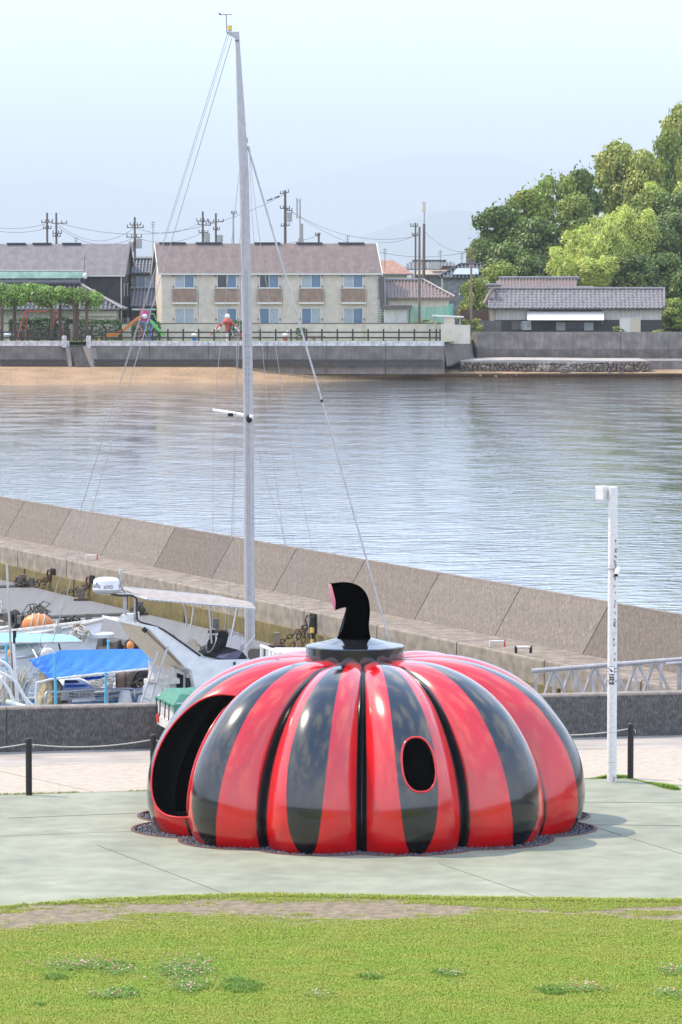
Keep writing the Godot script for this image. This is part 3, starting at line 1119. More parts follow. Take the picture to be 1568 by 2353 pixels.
	for yy in [836.5, 843.5, 850.5, 857.0]:
		var px := 1056.0 + row * 2.0
		while px < 1490.0:
			var wd := rng.randf_range(6.0, 13.0)
			if row == 3 and rng.randf() < 0.5:
				px += wd
				continue
			var big := 1.0
			if px > 1230 and px < 1320 and row > 0:
				big = 1.25
			var ys: float = yy + (4.0 if px > 1320 and px < 1380 and row == 0 else 0.0) + rng.randf_range(-1.2, 1.2)
			var st2 := part("stone", sm[rng.randi() % 5], M.rock_pale if rng.randf() < (0.5 if px > 1230 and px < 1340 else 0.1) else M.rock, jet)
			st2.position = at(px + wd * 0.5, ys, 351.05 - row * 0.16) - oj
			st2.scale = Vector3(wd * 0.0415, 0.33 * rng.randf_range(0.85, 1.15), 0.6) * big
			st2.rotation = Vector3(rng.randf_range(-0.2, 0.2), rng.randf_range(-0.3, 0.3), rng.randf_range(-0.25, 0.25))
			px += wd
		row += 1
	# loose stones on the sand
	var stones := [[1023, 849, 8, "brown boulder alone on the sand left of the jetty"], [1066, 861, 10, "brown boulder at the waterline below the jetty's left end"], [1061, 853, 9, "squat stone against the left end of the jetty"], [1104, 863, 7, "pale stone at the waterline under the jetty's left part"], [1140, 865, 7, "small stone at the water's edge, second from the pale one"], [1134, 848, 16, "long flat stone leaning on the jetty"], [1206, 851, 13, "tilted square boulder in front of the jetty"], [1186, 862, 8, "low dark stone half in the water"], [1296, 853, 24, "big round boulder at the middle of the jetty"], [1256, 848, 22, "tall pale boulder at the middle of the jetty"], [1352, 853, 8, "small stone below the jetty right of the big boulders"], [1446, 848, 22, "largest dark boulder near the jetty's right end"], [1400, 858, 9, "low stone on the sand near the jetty's right end"], [1428, 857, 10, "reddish stone at the waterline near the jetty's right end"]]
	for s in stones:
		var b2 := single("boulder", sm[rng.randi() % 5], M.rock_pale if "pale" in s[3] else M.rock, s[3], "boulder", at(s[0], s[1], 350.6 - (s[1] - 848) * 0.13), "stones along the jetty")
		b2.scale = Vector3(s[2] * 0.041, s[2] * 0.03, s[2] * 0.035)
		b2.rotation = Vector3(0, rng.randf(), rng.randf_range(-0.2, 0.2))

func build_mountains() -> void:
	var list := [
		["mountain", 34000.0, [[-700, 470], [-300, 445], [0, 425], [90, 416], [200, 414], [330, 436], [450, 452], [560, 448], [650, 425], [760, 398], [880, 372], [960, 356], [1040, 353], [1100, 352], [1160, 362], [1230, 384], [1290, 386], [1360, 376], [1500, 378], [1800, 420], [2300, 500]]],
		["mountain", 19000.0, [[-600, 560], [200, 556], [760, 558], [840, 540], [920, 512], [985, 490], [1040, 484], [1100, 487], [1180, 505], [1300, 520], [1600, 545], [2100, 580]]]]
	for m in list:
		var d: float = m[1]
		var g := MB.new()
		var prof := []
		for q in m[2]:
			prof.append(at(q[0], q[1], d))
		prof = arc(prof, 5)
		var n := FastNoiseLite.new()
		n.seed = int(d)
		n.frequency = 0.0016
		n.fractal_octaves = 4
		# ridges fall towards the viewer and away
		var rows := []
		for r in [-1.0, -0.66, -0.33, -0.15, 0.0, 0.4, 1.0]:
			var line := []
			for p in prof:
				var k: float = 1.0 - absf(r)
				var hh: float = (p.y - 2.0) * k * k * (3.0 - 2.0 * k) + 1.5
				hh += n.get_noise_2d(p.x, r * 1500.0) * 22.0 * k * (0.25 if r == 0.0 else 1.0)
				line.append(Vector3(p.x, hh, p.z - r * d * 0.1))
			rows.append(line)
		for i in rows.size() - 1:
			for j in prof.size() - 1:
				g.quad(rows[i + 1][j], rows[i + 1][j + 1], rows[i][j + 1], rows[i][j])
		struct("mountain", g, M.mountain)


# --- the red dome on the plaza ---------------------------------------------------

const LOBES := 12.0
const PHASE := 0.0
const PROFILE := [[3.26, -0.06], [3.38, 0.12], [3.48, 0.42], [3.47, 0.85], [3.36, 1.27], [3.13, 1.68], [2.77, 2.08], [2.28, 2.40], [1.72, 2.60], [1.15, 2.67], [0.55, 2.64]]

func dome_point(a: float, s: float) -> Vector3:
	var a0 := a
	var k := clampf(s, 0, 0.9999) * (PROFILE.size() - 1)
	var i := int(k)
	var t := k - i
	var p := []
	for j in [-1, 0, 1, 2]:
		var q = PROFILE[clampi(i + j, 0, PROFILE.size() - 1)]
		p.append(Vector2(q[0], q[1]))
	var v: Vector2 = p[1].cubic_interpolate(p[2], p[0], p[3], t)
	a += 0.02 * sin(a * 3.0 + 0.7)
	var g := pow(absf(sin(a * LOBES * 0.5 + PHASE)), 0.62)
	var deep := lerpf(0.12, 0.21, smoothstep(0.0, 0.6, s)) * (1.0 - smoothstep(0.75, 1.0, s) * 0.6)
	var r := v.x * (1.0 - deep * (1.0 - g)) * (1.0 + 0.012 * sin(a * 3.0 + 1.0))
	var h := v.y * (1.0 - 0.035 * (1.0 - g) * smoothstep(0.3, 0.8, s))
	return Vector3(cos(a0) * r * 1.012, h, sin(a0) * r)

# plain black streaks along the ribs and grooves, as on any striped gourd
func dome_paint() -> Image:
	var w := 2048
	var h := 512
	var img := Image.create(w, h, false, Image.FORMAT_RGB8)
	var n := FastNoiseLite.new()
	n.seed = 15
	n.frequency = 1.0
	n.fractal_octaves = 3
	var red := Color(0.80, 0.030, 0.050)
	var dull := Color(0.74, 0.035, 0.055)
	var black := Color(0.045, 0.045, 0.052)
	for y in h:
		var s := 1.0 - float(y) / h
		for x in w:
			var a := TAU * x / w
			a += 0.02 * sin(a * 3.0 + 0.7)
			var f := fposmod(a * LOBES * 0.5 + PHASE, PI) / PI      # 0 and 1 in the grooves
			var wob := n.get_noise_2d(x * 0.022, s * 5.0)
			var taper := pow(maxf(0.0, sin(PI * clampf((s - 0.02) / 0.95, 0, 1))), 0.5)
			var rib := absf(f - 0.5) - 0.185 * taper
			var gro := minf(f, 1.0 - f) - 0.05
			var ink := 1.0 - smoothstep(-0.006, 0.006, minf(rib, gro))
			img.set_pixel(x, y, (red.lerp(dull, clampf(wob + 0.4, 0, 1))).lerp(black, ink))
	return img

func build_sculpture() -> void:
	var t := thing("dome_sculpture", "big glossy red ribbed dome sculpture with black streaks on the plaza", "sculpture", Vector3(CX, 0, CZ))
	var skin := mat("dome_skin", 1, 1, 1, 0.22, {"coat": 1.0})
	skin.albedo_texture = tex(dome_paint())
	skin.normal_enabled = false
	var U := 624
	var V := 110
	var door_a := PI - 0.285 + 0.0      # the doorway on the left side
	door_a = 2.68
	var grid := []
	var norm := []
	for j in V + 1:
		var rowp := PackedVector3Array()
		var rown := PackedVector3Array()
		for i in U + 1:
			var a := TAU * i / U
			var s := float(j) / V
			var p := dome_point(a, s)
			var e := 0.004
			var du := dome_point(a + e, s) - dome_point(a - e, s)
			var dv := dome_point(a, minf(s + e, 1.0)) - dome_point(a, maxf(s - e, 0.0))
			rowp.append(p)
			rown.append(dv.cross(du).normalized())
		grid.append(rowp)
		norm.append(rown)
	# climb-in openings: an arched doorway and one plain hatch
	var holes := [[2.66, 0.40, 0.18, 0.235], [1.32, 0.42, 0.08, 0.095]]
	var m := MB.new()
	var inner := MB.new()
	for j in V:
		for i in U:
			var a := TAU * (i + 0.5) / U
			var s := (j + 0.5) / V
			var open := false
			for hl in holes:
				if pow(absf(angle_difference(a, hl[0])) / hl[2], 2.4) + pow(absf(s - hl[1]) / hl[3], 2.4) < 1.0:
					open = true
			if open:
				continue
			var c := [[j, i], [j, i + 1], [j + 1, i + 1], [j + 1, i]]
			var P := []
			var N := []
			for k in c:
				P.append(grid[k[0]][k[1]])
				N.append(norm[k[0]][k[1]])
			m.quads(P[3], P[2], P[1], P[0], N[3], N[2], N[1], N[0])
			for k in [3, 1, 2, 3, 0, 1]:
				m.uv.append(Vector2(float(c[k][1]) / U, 1.0 - float(c[k][0]) / V))
			if i % 2 == 0 and j % 2 == 0 or true:
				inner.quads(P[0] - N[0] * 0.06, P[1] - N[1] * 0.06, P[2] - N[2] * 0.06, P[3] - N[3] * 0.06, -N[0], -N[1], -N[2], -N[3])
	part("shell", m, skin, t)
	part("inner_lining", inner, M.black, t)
	var rim_mat := mat("dome_rim", 0.60, 0.008, 0.012, 0.2, {"coat": 0.5})
	for k in 2:
		var hl = holes[k]
		var pts := []
		for i in 65:
			var q := TAU * i / 64.0
			var ca := signf(cos(q)) * pow(absf(cos(q)), 2.0 / 2.4)
			var sa := signf(sin(q)) * pow(absf(sin(q)), 2.0 / 2.4)
			pts.append(dome_point(hl[0] + ca * hl[2], hl[1] + sa * hl[3]))
		var r := MB.new()
		r.tube(pts, 0.018, -1, 8, false)
		part("doorway_rim" if k == 0 else "hatch_rim", r, rim_mat, t)
	# plain cap and stalk
	var cap := MB.new()
	cap.lathe([Vector2(0.0, 2.98), Vector2(0.30, 2.95), Vector2(0.55, 2.885), Vector2(0.765, 2.845), Vector2(0.785, 2.83), Vector2(0.785, 2.55), Vector2(0.74, 2.50)], Transform3D(Basis(), Vector3(-0.14, 0, 0)), 48)
	part("cap", cap, mat("cap_black", 0.012, 0.012, 0.014, 0.14, {"coat": 0.8}), t)
	var stalk := MB.new()
	var spine := arc([Vector3(-0.14, 2.88, 0), Vector3(-0.12, 3.15, 0.0), Vector3(-0.08, 3.42, 0.01), Vector3(-0.13, 3.60, 0.03), Vector3(-0.29, 3.66, 0.06), Vector3(-0.50, 3.63, 0.1)], 5)
	var ring_n := 30
	var rings := []
	for i in spine.size():
		var d: Vector3 = (spine[mini(i + 1, spine.size() - 1)] - spine[maxi(i - 1, 0)]).normalized()
		var z := Vector3(0, 0, 1)
		var x := z.cross(d).normalized()
		z = d.cross(x)
		var tt := float(i) / (spine.size() - 1)
		var rad := 0.18 + 0.12 * pow(1.0 - tt, 5.0) + 0.035 * pow(tt, 3.0)
		var ring := []
		for k in ring_n:
			var an := TAU * k / ring_n
			ring.append(spine[i] + (x * cos(an) + z * sin(an)) * rad * (1.0 + 0.07 * cos(an * 5.0)))
		rings.append(ring)
	for i in rings.size() - 1:
		for k in ring_n:
			var j := (k + 1) % ring_n
			var mid0: Vector3 = spine[i]
			var mid1: Vector3 = spine[i + 1]
			stalk.quads(rings[i][j], rings[i][k], rings[i + 1][k], rings[i + 1][j], (rings[i][j] - mid0).normalized(), (rings[i][k] - mid0).normalized(), (rings[i + 1][k] - mid1).normalized(), (rings[i + 1][j] - mid1).normalized())
	part("stalk", stalk, M.cap_black, t)
	var cutface := MB.new()
	for k in ring_n:
		cutface.tri(spine[-1] + Vector3(-0.004, 0, 0), rings[-1][(k + 1) % ring_n], rings[-1][k])
	part("stalk_end", cutface, rim_mat, t)


# --- the wooded hill ----------------------------------------------------------------

# leaf clumps spread over a few lobes; 5 m wide and 5 m high, its foot at 0
func crown_mesh(sd: int, lobes: int, leaves: int, size: float, spread := 1.0) -> ArrayMesh:
	var r := RandomNumberGenerator.new()
	r.seed = sd
	var m := MB.new()
	var cs := []
	for i in lobes:
		var a := r.randf() * TAU
		var h := r.randf()
		var w := sqrt(1.0 - pow(absf(h - 0.42) / 0.62, 2.0)) if absf(h - 0.42) < 0.6 else 0.25
		cs.append([Vector3(cos(a) * w * 1.75 * sqrt(r.randf()) * spread, 0.7 + h * 3.5, sin(a) * w * 1.75 * sqrt(r.randf())), r.randf_range(0.42, 0.95), r.randf_range(0.6, 1.4), r.randf()])
	for i in leaves:
		var c = cs[i % lobes]
		var d := Vector3(r.randfn(), r.randfn() * 0.9 + 0.25, r.randfn()).normalized()
		var p: Vector3 = c[0] + d * c[1] * pow(r.randf(), 0.28) * Vector3(1.0, 0.72, 1.0)
		if r.randf() < 0.07:
			p += d * r.randf_range(0.1, 0.5)
		leaf_quad(m, p, (d + Vector3(r.randfn(), r.randfn() + 0.6, r.randfn()) * 0.75).normalized(), size * r.randf_range(0.55, 1.3), r)
		var v: float = c[2] * r.randf_range(0.65, 1.35)
		var warm: float = c[3] * 0.35
		for k in 6:
			m.c.append(Color(v * (1.0 + warm), v * (1.0 + warm * 0.4), v))
	return m.done()

func leaf_quad(m: MB, p: Vector3, nn: Vector3, s: float, r: RandomNumberGenerator, long := 1.0) -> void:
	var x := nn.cross(Vector3(r.randfn(), r.randfn(), r.randfn())).normalized() * s
	var y := nn.cross(x) * 0.6 / long
	m.quad(p - x, p - y * 0.9 + x * 0.1, p + x, p + y)

func bamboo_mesh(sd: int) -> ArrayMesh:
	var r := RandomNumberGenerator.new()
	r.seed = sd
	var m := MB.new()
	for k in 30:
		var a := r.randf() * TAU
		var out := Vector3(cos(a), 0, sin(a))
		var base := out * r.randf_range(0.1, 1.2)
		var hh := r.randf_range(2.2, 4.9)
		var reach := r.randf_range(0.4, 1.5)
		var tone := r.randf_range(0.7, 1.25)
		for i in 620:
			var t := pow(r.randf(), 0.7)
			var p := base + out * reach * pow(t, 2.2) + Vector3(0, hh * (t - 0.33 * pow(t, 4.0)) + 0.1, 0)
			# twigs spread and hang from the culm
			var fat := 0.15 + 0.42 * sin(PI * clampf(0.1 + t * 0.8, 0, 1))
			var tw := Vector3(r.randfn(), 0, r.randfn()) * fat * 0.62
			p += tw + Vector3(0, r.randfn() * 0.12 - tw.length() * 0.75, 0)
			leaf_quad(m, p, (tw.normalized() * 0.7 + Vector3(r.randfn() * 0.5, 0.5 + r.randf(), r.randfn() * 0.5)).normalized(), r.randf_range(0.08, 0.18), r, 2.0)
			var v := tone * r.randf_range(0.7, 1.25)
			for q in 6:
				m.c.append(Color(v * r.randf_range(0.95, 1.15), v, v))
	return m.done()

func hill_height(x: float, d: float) -> float:
	return 2.0 + 21.0 * smoothstep(24.0, 100.0, x + (d - 370.0) * 0.1) * smoothstep(378.0, 455.0, d) * (1.0 - 0.7 * smoothstep(460.0, 530.0, d))

func trunk_mesh() -> ArrayMesh:
	var m := MB.new()
	m.tube(arc([Vector3(0, -3.0, 0), Vector3(0.05, 0, 0), Vector3(-0.08, 1.2, 0.05), Vector3(0.05, 2.6, 0)], 3), 0.26, 0.1, 7)
	for i in 5:
		var a := i * 1.35
		m.tube([Vector3(0, 0.5 + i * 0.3, 0), Vector3(cos(a) * 0.6, 1.3 + i * 0.35, sin(a) * 0.6), Vector3(cos(a) * 1.35, 2.0 + i * 0.4, sin(a) * 1.35)], 0.1, 0.03, 5)
	return m.done()

func build_hill() -> void:
	var g := MB.new()
	var n := FastNoiseLite.new()
	n.seed = 3
	n.frequency = 0.05
	var st := 6.0
	var x := 6.0
	while x < 150.0:
		var d := 376.0
		while d < 520.0:
			var q := []
			for e in [[x, d], [x + st, d], [x + st, d + st], [x, d + st]]:
				q.append(Vector3(e[0], hill_height(e[0], e[1]) - 0.2 + n.get_noise_2d(e[0], e[1]) * 0.8, -e[1]))
			g.quad(q[0], q[1], q[2], q[3])
			d += st
		x += st
	struct("hill", g, M.hill)
	var protos := []
	var tm := trunk_mesh()
	for k in 3:
		protos.append(crown_mesh(100 + k, 32 + k * 5, 13000, 0.155))
	var dense := []
	for k in 2:
		dense.append(crown_mesh(140 + k, 42, 14000, 0.145, 1.1))
	var loose := crown_mesh(160, 16, 5200, 0.15, 1.15)
	var bam := [bamboo_mesh(7), bamboo_mesh(8)]
	# place in the picture, width, height, kind, distance, look
	var list := [
		[1150, 474, 125, 160, 0, 400, "dark green tree with a jagged top at the hill's left end"],
		[1102, 552, 66, 130, 0, 386, "slim dark tree leaning out at the hill's left edge"],
		[1168, 556, 130, 140, 0, 380, "broad dark tree behind the tiled roof of the black house's left end"],
		[1216, 436, 105, 150, 1, 415, "mid green tree second along the hill's skyline from the left"],
		[1272, 394, 112, 130, 5, 425, "airy tree on the skyline with sky showing through its crown"],
		[1238, 498, 122, 140, 0, 395, "shadowy dark tree left of the lime bamboo"],
		[1096, 640, 74, 110, 1, 371, "bushy tree overgrowing the foot of the brown utility pole"],
		[1150, 604, 92, 96, 1, 374, "bright green tree just left of the black house's upper roof"],
		[1216, 586, 92, 96, 0, 377, "dark tree directly behind the upper tiled roof"],
		[1335, 390, 92, 120, 0, 432, "dark round tree on the skyline where the hill begins to climb"],
		[1322, 446, 92, 118, 1, 415, "mid green tree above the bamboo's left shoulder"],
		[1352, 466, 118, 200, 3, 379, "tall drooping lime bamboo clump in the middle of the grove"],
		[1306, 524, 92, 150, 3, 375, "lime bamboo clump sweeping to the left of the grove"],
		[1446, 418, 112, 190, 3, 386, "lime bamboo clump on the right shoulder of the grove"],
		[1398, 428, 104, 220, 3, 382, "yellow green bamboo clump at the top of the grove"],
		[1366, 560, 92, 96, 3, 373, "low bamboo clump behind the black house"],
		[1418, 328, 112, 120, 2, 440, "olive tree with a leafy knob on the skyline above the bamboo"],
		[1482, 342, 96, 120, 2, 432, "olive tree in the skyline dip right of the knobbed one"],
		[1524, 356, 96, 140, 3, 425, "pale drooping bamboo clump high up near the right edge"],
		[1562, 244, 92, 140, 2, 446, "topmost olive tree at the right edge of the picture"],
		[1630, 232, 120, 150, 1, 452, "mid green tree on the crest beyond the right edge"],
		[1540, 300, 76, 110, 1, 441, "small mid green tree just below the topmost olive tree"],
		[1500, 432, 104, 130, 1, 412, "mid green tree right of the bamboo grove"],
		[1562, 440, 104, 130, 0, 408, "dark tree at the right edge, level with the bamboo's top"],
		[1625, 330, 130, 180, 2, 430, "olive tree on the slope beyond the right edge"],
		[1432, 528, 116, 124, 4, 388, "glossy round tree below the bamboo's right side"],
		[1500, 508, 114, 138, 4, 391, "glossy dark tree in the middle of the right slope"],
		[1558, 488, 112, 150, 4, 395, "large glossy tree against the right edge of the picture"],
		[1402, 590, 92, 84, 4, 381, "glossy dark tree behind the middle of the long grey roof"],
		[1466, 586, 104, 116, 4, 378, "lumpy glossy tree above the long grey roof's right part"],
		[1532, 578, 112, 140, 4, 379, "dense dark tree beside the black house's right end"],
		[1592, 600, 104, 160, 4, 376, "dense dark tree low at the right edge"],
		[1552, 684, 84, 80, 1, 371, "green bush at the foot of the hill right of the black house"],
		[1328, 602, 84, 62, 1, 379, "small mid green tree behind the ridge of the upper roof"],
		[1266, 596, 84, 68, 0, 378, "small dark tree behind the upper roof's aerial"],
		[1690, 420, 150, 260, 1, 402, "tall mid green tree beyond the right edge, half way down"],
		[1690, 600, 140, 170, 4, 380, "dense dark tree beyond the right edge at the hill's foot"]]
	var names := ["evergreen_tree", "broadleaf_tree", "olive_green_tree", "bamboo_clump", "camphor_tree", "airy_tree"]
	var mats := [M.leaf_dark, M.leaf_mid, M.leaf_olive, M.leaf_bamboo, M.leaf_dark, M.leaf_mid]
	var i := 0
	for e in list:
		var d: float = e[5] + 12.0
		if e[5] >= 425:
			e[3] = e[3] * 1.55
		var foot := at(e[0], e[1] + e[3], d)
		var t := thing(names[e[4]], e[6], "bamboo" if e[4] == 3 else "tree", foot, "trees on the hill", i * 2.1)
		var sc := Vector3(e[2] * d / F / 4.0, e[3] * d / F / 4.7, e[2] * d / F / 4.0)
		var mesh: Mesh = protos[i % 3]
		if e[4] == 3:
			mesh = bam[i % 2]
		elif e[4] == 4:
			mesh = dense[i % 2]
		elif e[4] == 5:
			mesh = loose
		var c := part("crown", mesh, mats[e[4]], t)
		c.scale = sc
		var tr := part("culms" if e[4] == 3 else "trunk", tm, M.culm if e[4] == 3 else M.bark, t)
		tr.scale = Vector3(sc.x * 0.3, sc.y * 0.7, sc.x * 0.3) if e[4] == 3 else Vector3(sc.x * 0.85, sc.y * 0.85, sc.x * 0.85)
		i += 1
	# undergrowth on the slope
	var bush := crown_mesh(190, 9, 700, 0.4)
	var xfs := []
	for k in 420:
		var bx := rng.randf_range(12, 80)
		var bd := rng.randf_range(383, 465)
		xfs.append(Transform3D(Basis(Vector3.UP, rng.randf() * TAU).scaled(Vector3(1.0, 0.55, 1.0) * rng.randf_range(0.5, 0.95)), Vector3(bx, hill_height(bx, bd) - 0.6, -bd)))
	var u := copies("undergrowth", bush, xfs, [], M.leaf_mid, self)
	tag(u, "green undergrowth filling the slope between the trees", "undergrowth")


# --- buildings on the far shore --------------------------------------------------------

# a sloping roof face: eave from a to b, ridge from d to c; rows of half-round tiles run up it
func tiled_slope(roof: Node3D, a: Vector3, b: Vector3, c: Vector3, d: Vector3, step: float, radius: float, m: Material, caps := true, base: Material = null) -> void:
	var o := Vector3.ZERO
	var nn := (b - a).cross(d - a).normalized()
	if nn.y < 0:
		nn = -nn
	var plate := MB.new()
	plate.plate([a, b, c, d] if d.distance_to(c) > 0.02 else [a, b, c], -nn * 0.12)
	part("roof_deck", plate, base if base else m, roof)
	var ux := (b - a).normalized()
	var uy := nn.cross(ux)
	if uy.y < 0:
		uy = -uy
	var len := a.distance_to(b)
	var xd := (d - a).dot(ux)
	var yd := (d - a).dot(uy)
	var xc := (c - a).dot(ux)
	var yc := (c - a).dot(uy)
	var meshes := {}
	var x := step * 0.5
	while x < len:
		var top := yd
		if xd > 0.01 and x < xd:
			top = yd * x / xd
		if xc < len - 0.01 and x > xc:
			top = yc * (len - x) / (len - xc)
		if top > 0.15:
			var key := int(top * 8.0)
			if not meshes.has(key):
				var t := MB.new()
				var L := key / 8.0
				var courses := maxi(1, int(L / 0.62))
				for k in courses:
					var y0 := L * k / courses
					var y1 := L * (k + 1) / courses + 0.02
					t.tube([Vector3(0, y0, 0.035), Vector3(0, y1, 0.0)], radius, radius * 0.86, 7, true)
				meshes[key] = t.done()
			var r := part("tile_row", meshes[key], m, roof)
			r.transform = Transform3D(Basis(ux, uy, nn) if ux.cross(uy).dot(nn) > 0 else Basis(-ux, uy, nn), a + ux * x + nn * 0.015)
		x += step

func ridge(roof: Node3D, pts: Array, r: float, m: Material, called := "ridge_tiles") -> void:
	var t := MB.new()
	for i in pts.size() - 1:
		var a: Vector3 = pts[i]
		var b: Vector3 = pts[i + 1]
		var k := maxi(2, int(a.distance_to(b) / 0.5))
		for j in k:
			t.tube([a.lerp(b, float(j) / k), a.lerp(b, (j + 1.0) / k)], r, r * 0.9, 8)
	part(called, t, m, roof)

func window(parent: Node3D, c: Vector3, w: float, h: float, panes: Array, frame: Material, deep := 0.09) -> void:
	# c: centre on the wall's face, which looks towards local +z
	var f := MB.new()
	var t := 0.07
	f.box(c + Vector3(0, h / 2 - t / 2, 0.02), Vector3(w, t, deep))
	f.box(c - Vector3(0, h / 2 - t / 2, -0.03), Vector3(w + 0.08, t, deep + 0.03))
	for s in [-1, 1]:
		f.box(c + Vector3(s * (w / 2 - t / 2), 0, 0.018), Vector3(t, h - t * 2, deep))
	f.box(c + Vector3(0, 0, 0.012), Vector3(0.06, h - t * 2, deep - 0.03))
	var wn := part("window", f, frame, parent)
	for i in panes.size():
		var p := MB.new()
		var pw := (w - 2 * t) / panes.size()
		p.box(c + Vector3(-w / 2 + t + pw * (i + 0.5), 0, 0.004 + 0.012 * i), Vector3(pw - 0.01, h - 2 * t - 0.01, 0.02))
		part("pane", p, panes[i], wn)

func build_far_buildings() -> void:
	apartment()
	dark_apartment()
	left_house()
	middle_houses()
	right_houses()
	black_house()

func apartment() -> void:
	var r := 0.129
	var p := at(372, 752, 362)
	p.y = 2.2
	var t := thing("apartment_house", "beige two storey apartment house with brown balcony panels", "apartment house", p, "", r)
	var L := 21.33
	var D := 7.8
	var E := 6.38
	var R := 9.2
	var w := MB.new()
	w.prism(PackedVector2Array([Vector2(0, 0), Vector2(-D, 0), Vector2(-D, E), Vector2(-D / 2, R - 0.15), Vector2(0, E)]), Transform3D(Basis(Vector3(0, 0, 1), Vector3(0, 1, 0), Vector3(-1, 0, 0)), Vector3(L, 0, 0)), L)
	part("walls", w, M.wall_cream, t)
	var roof := Node3D.new()
	roof.name = "roof"
	t.add_child(roof)
	for s in [0, 1]:
		var m := MB.new()
		var e0 := Vector3(-0.35, E - 0.12, 0.35)
		var e1 := Vector3(L + 0.35, E - 0.12, 0.35)
		var r0 := Vector3(-0.35, R, -D / 2)
		var r1 := Vector3(L + 0.35, R, -D / 2)
		if s == 1:
			e0.z = -D - 0.35
			e1.z = -D - 0.35
		m.plate([e0, e1, r1, r0], Vector3(0, -0.14, 0))
		part("roof_slope", m, M.slate, roof)
	for x in [-0.42, L + 0.36]:
		var b := MB.new()
		b.plate([Vector3(x, E - 0.1, 0.38), Vector3(x, R + 0.06, -D / 2), Vector3(x, R - 0.24, -D / 2), Vector3(x, E - 0.38, 0.38)], Vector3(0.08, 0, 0))
		b.plate([Vector3(x, E - 0.1, -D - 0.38), Vector3(x, R + 0.06, -D / 2 - 0.003), Vector3(x, R - 0.24, -D / 2 - 0.003), Vector3(x, E - 0.38, -D - 0.38)], Vector3(0.08, 0, 0))
		part("barge_board", b, M.trim, roof)
	var gut := MB.new()
	gut.box(Vector3(L / 2, E - 0.2, 0.42), Vector3(L + 0.7, 0.13, 0.12))
	part("gutter", gut, M.trim, roof)
	for x in [1.0, 4.6, 10.4, 14.6, 18.8]:
		var v := MB.new()
		v.box(Vector3(x + 0.4, R + 0.05, -D / 2), Vector3(2.6, 0.14, 0.5))
		part("ridge_vent", v, M.trim_dark, roof)
	for i in 5:
		var x := 2.24 + 4.16 * i
		window(t, Vector3(x, 5.5, 0.0), 1.95, 1.35, [M.curtain, M.glass_blue] if i in [0, 3, 4] else [M.glass_dark, M.glass_blue], M.trim)
		window(t, Vector3(x, 2.0, 0.0), 1.95, 1.75, [M.curtain, M.curtain] if i == 0 else ([M.glass_blue, M.curtain] if i in [2, 3] else [M.curtain, M.glass_blue]), M.trim)
		var b := MB.new()
		b.box(Vector3(x, 4.1, 0.42), Vector3(2.3, 1.35, 0.1))
		b.box(Vector3(x - 1.1, 4.1, 0.185), Vector3(0.1, 1.35, 0.36))
		b.box(Vector3(x + 1.1, 4.1, 0.185), Vector3(0.1, 1.35, 0.36))
		var bp := part("balcony", b, M.balcony, t)
		var fl := MB.new()
		fl.box(Vector3(x, 3.34, 0.25), Vector3(2.42, 0.17, 0.5))
		fl.box(Vector3(x, 4.8, 0.42), Vector3(2.34, 0.06, 0.14))
		part("balcony_trim", fl, M.trim, bp)
		var dp := MB.new()
		dp.tube([Vector3(x + 1.22, 6.1, 0.08), Vector3(x + 1.42, 5.8, 0.08), Vector3(x + 1.42, 0.1, 0.08)], 0.045)
		part("downpipe", dp, M.trim, t)
		var br := MB.new()
		for yy in [1.1, 1.75, 4.95, 6.0]:
			for s in [-1.08, 1.08]:
				br.box(Vector3(x + s, yy, 0.06), Vector3(0.09, 0.18, 0.1))
		part("laundry_bracket", br, M.wall_brown, t)
		var ac := MB.new()
		ac.cbox(Vector3(x + 1.9, 1.0, 0.4), Vector3(0.8, 0.62, 0.3), 0.03)
		part("air_conditioner", ac, M.trim, t)
	for x in [4.3, 8.5, 12.65, 16.8]:
		var sm := MB.new()
		sm.box(Vector3(x, 3.1, 0.004), Vector3(0.03, 6.1, 0.012))
		part("wall_joint", sm, M.beige, t)
	var band := MB.new()
	band.box(Vector3(L / 2, 3.2, 0.003), Vector3(L - 0.02, 0.05, 0.01))
	part("wall_joint", band, M.beige, t)
	# steel stair at the right end
	var st := MB.new()
	for k in 12:
		st.box(Vector3(L + 0.65, 0.25 + k * 0.25, -0.3 - k * 0.24), Vector3(0.9, 0.05, 0.26))
	part("stair_treads", st, M.trim_dark, t)
	var sc := MB.new()
	sc.plate([Vector3(L + 0.2, 3.0, 0.2), Vector3(L + 1.4, 1.0, 0.2), Vector3(L + 1.3, 1.6, 0.2), Vector3(L + 0.55, 5.9, 0.2), Vector3(L + 0.1, 5.9, 0.2)], Vector3(0, 0, -0.05))
	part("stair_screen", sc, M.wall_brown, t)
	for s in [[L + 0.2, 6.0], [L + 1.4, 3.4], [L + 0.75, 5.6]]:
		var ps := MB.new()
		ps.tube([Vector3(s[0], -0.2, 0.28), Vector3(s[0] - (0.35 if s[1] > 5.8 else 0.1), s[1], 0.28)], 0.04)
		part("stair_post", ps, M.alloy, t)

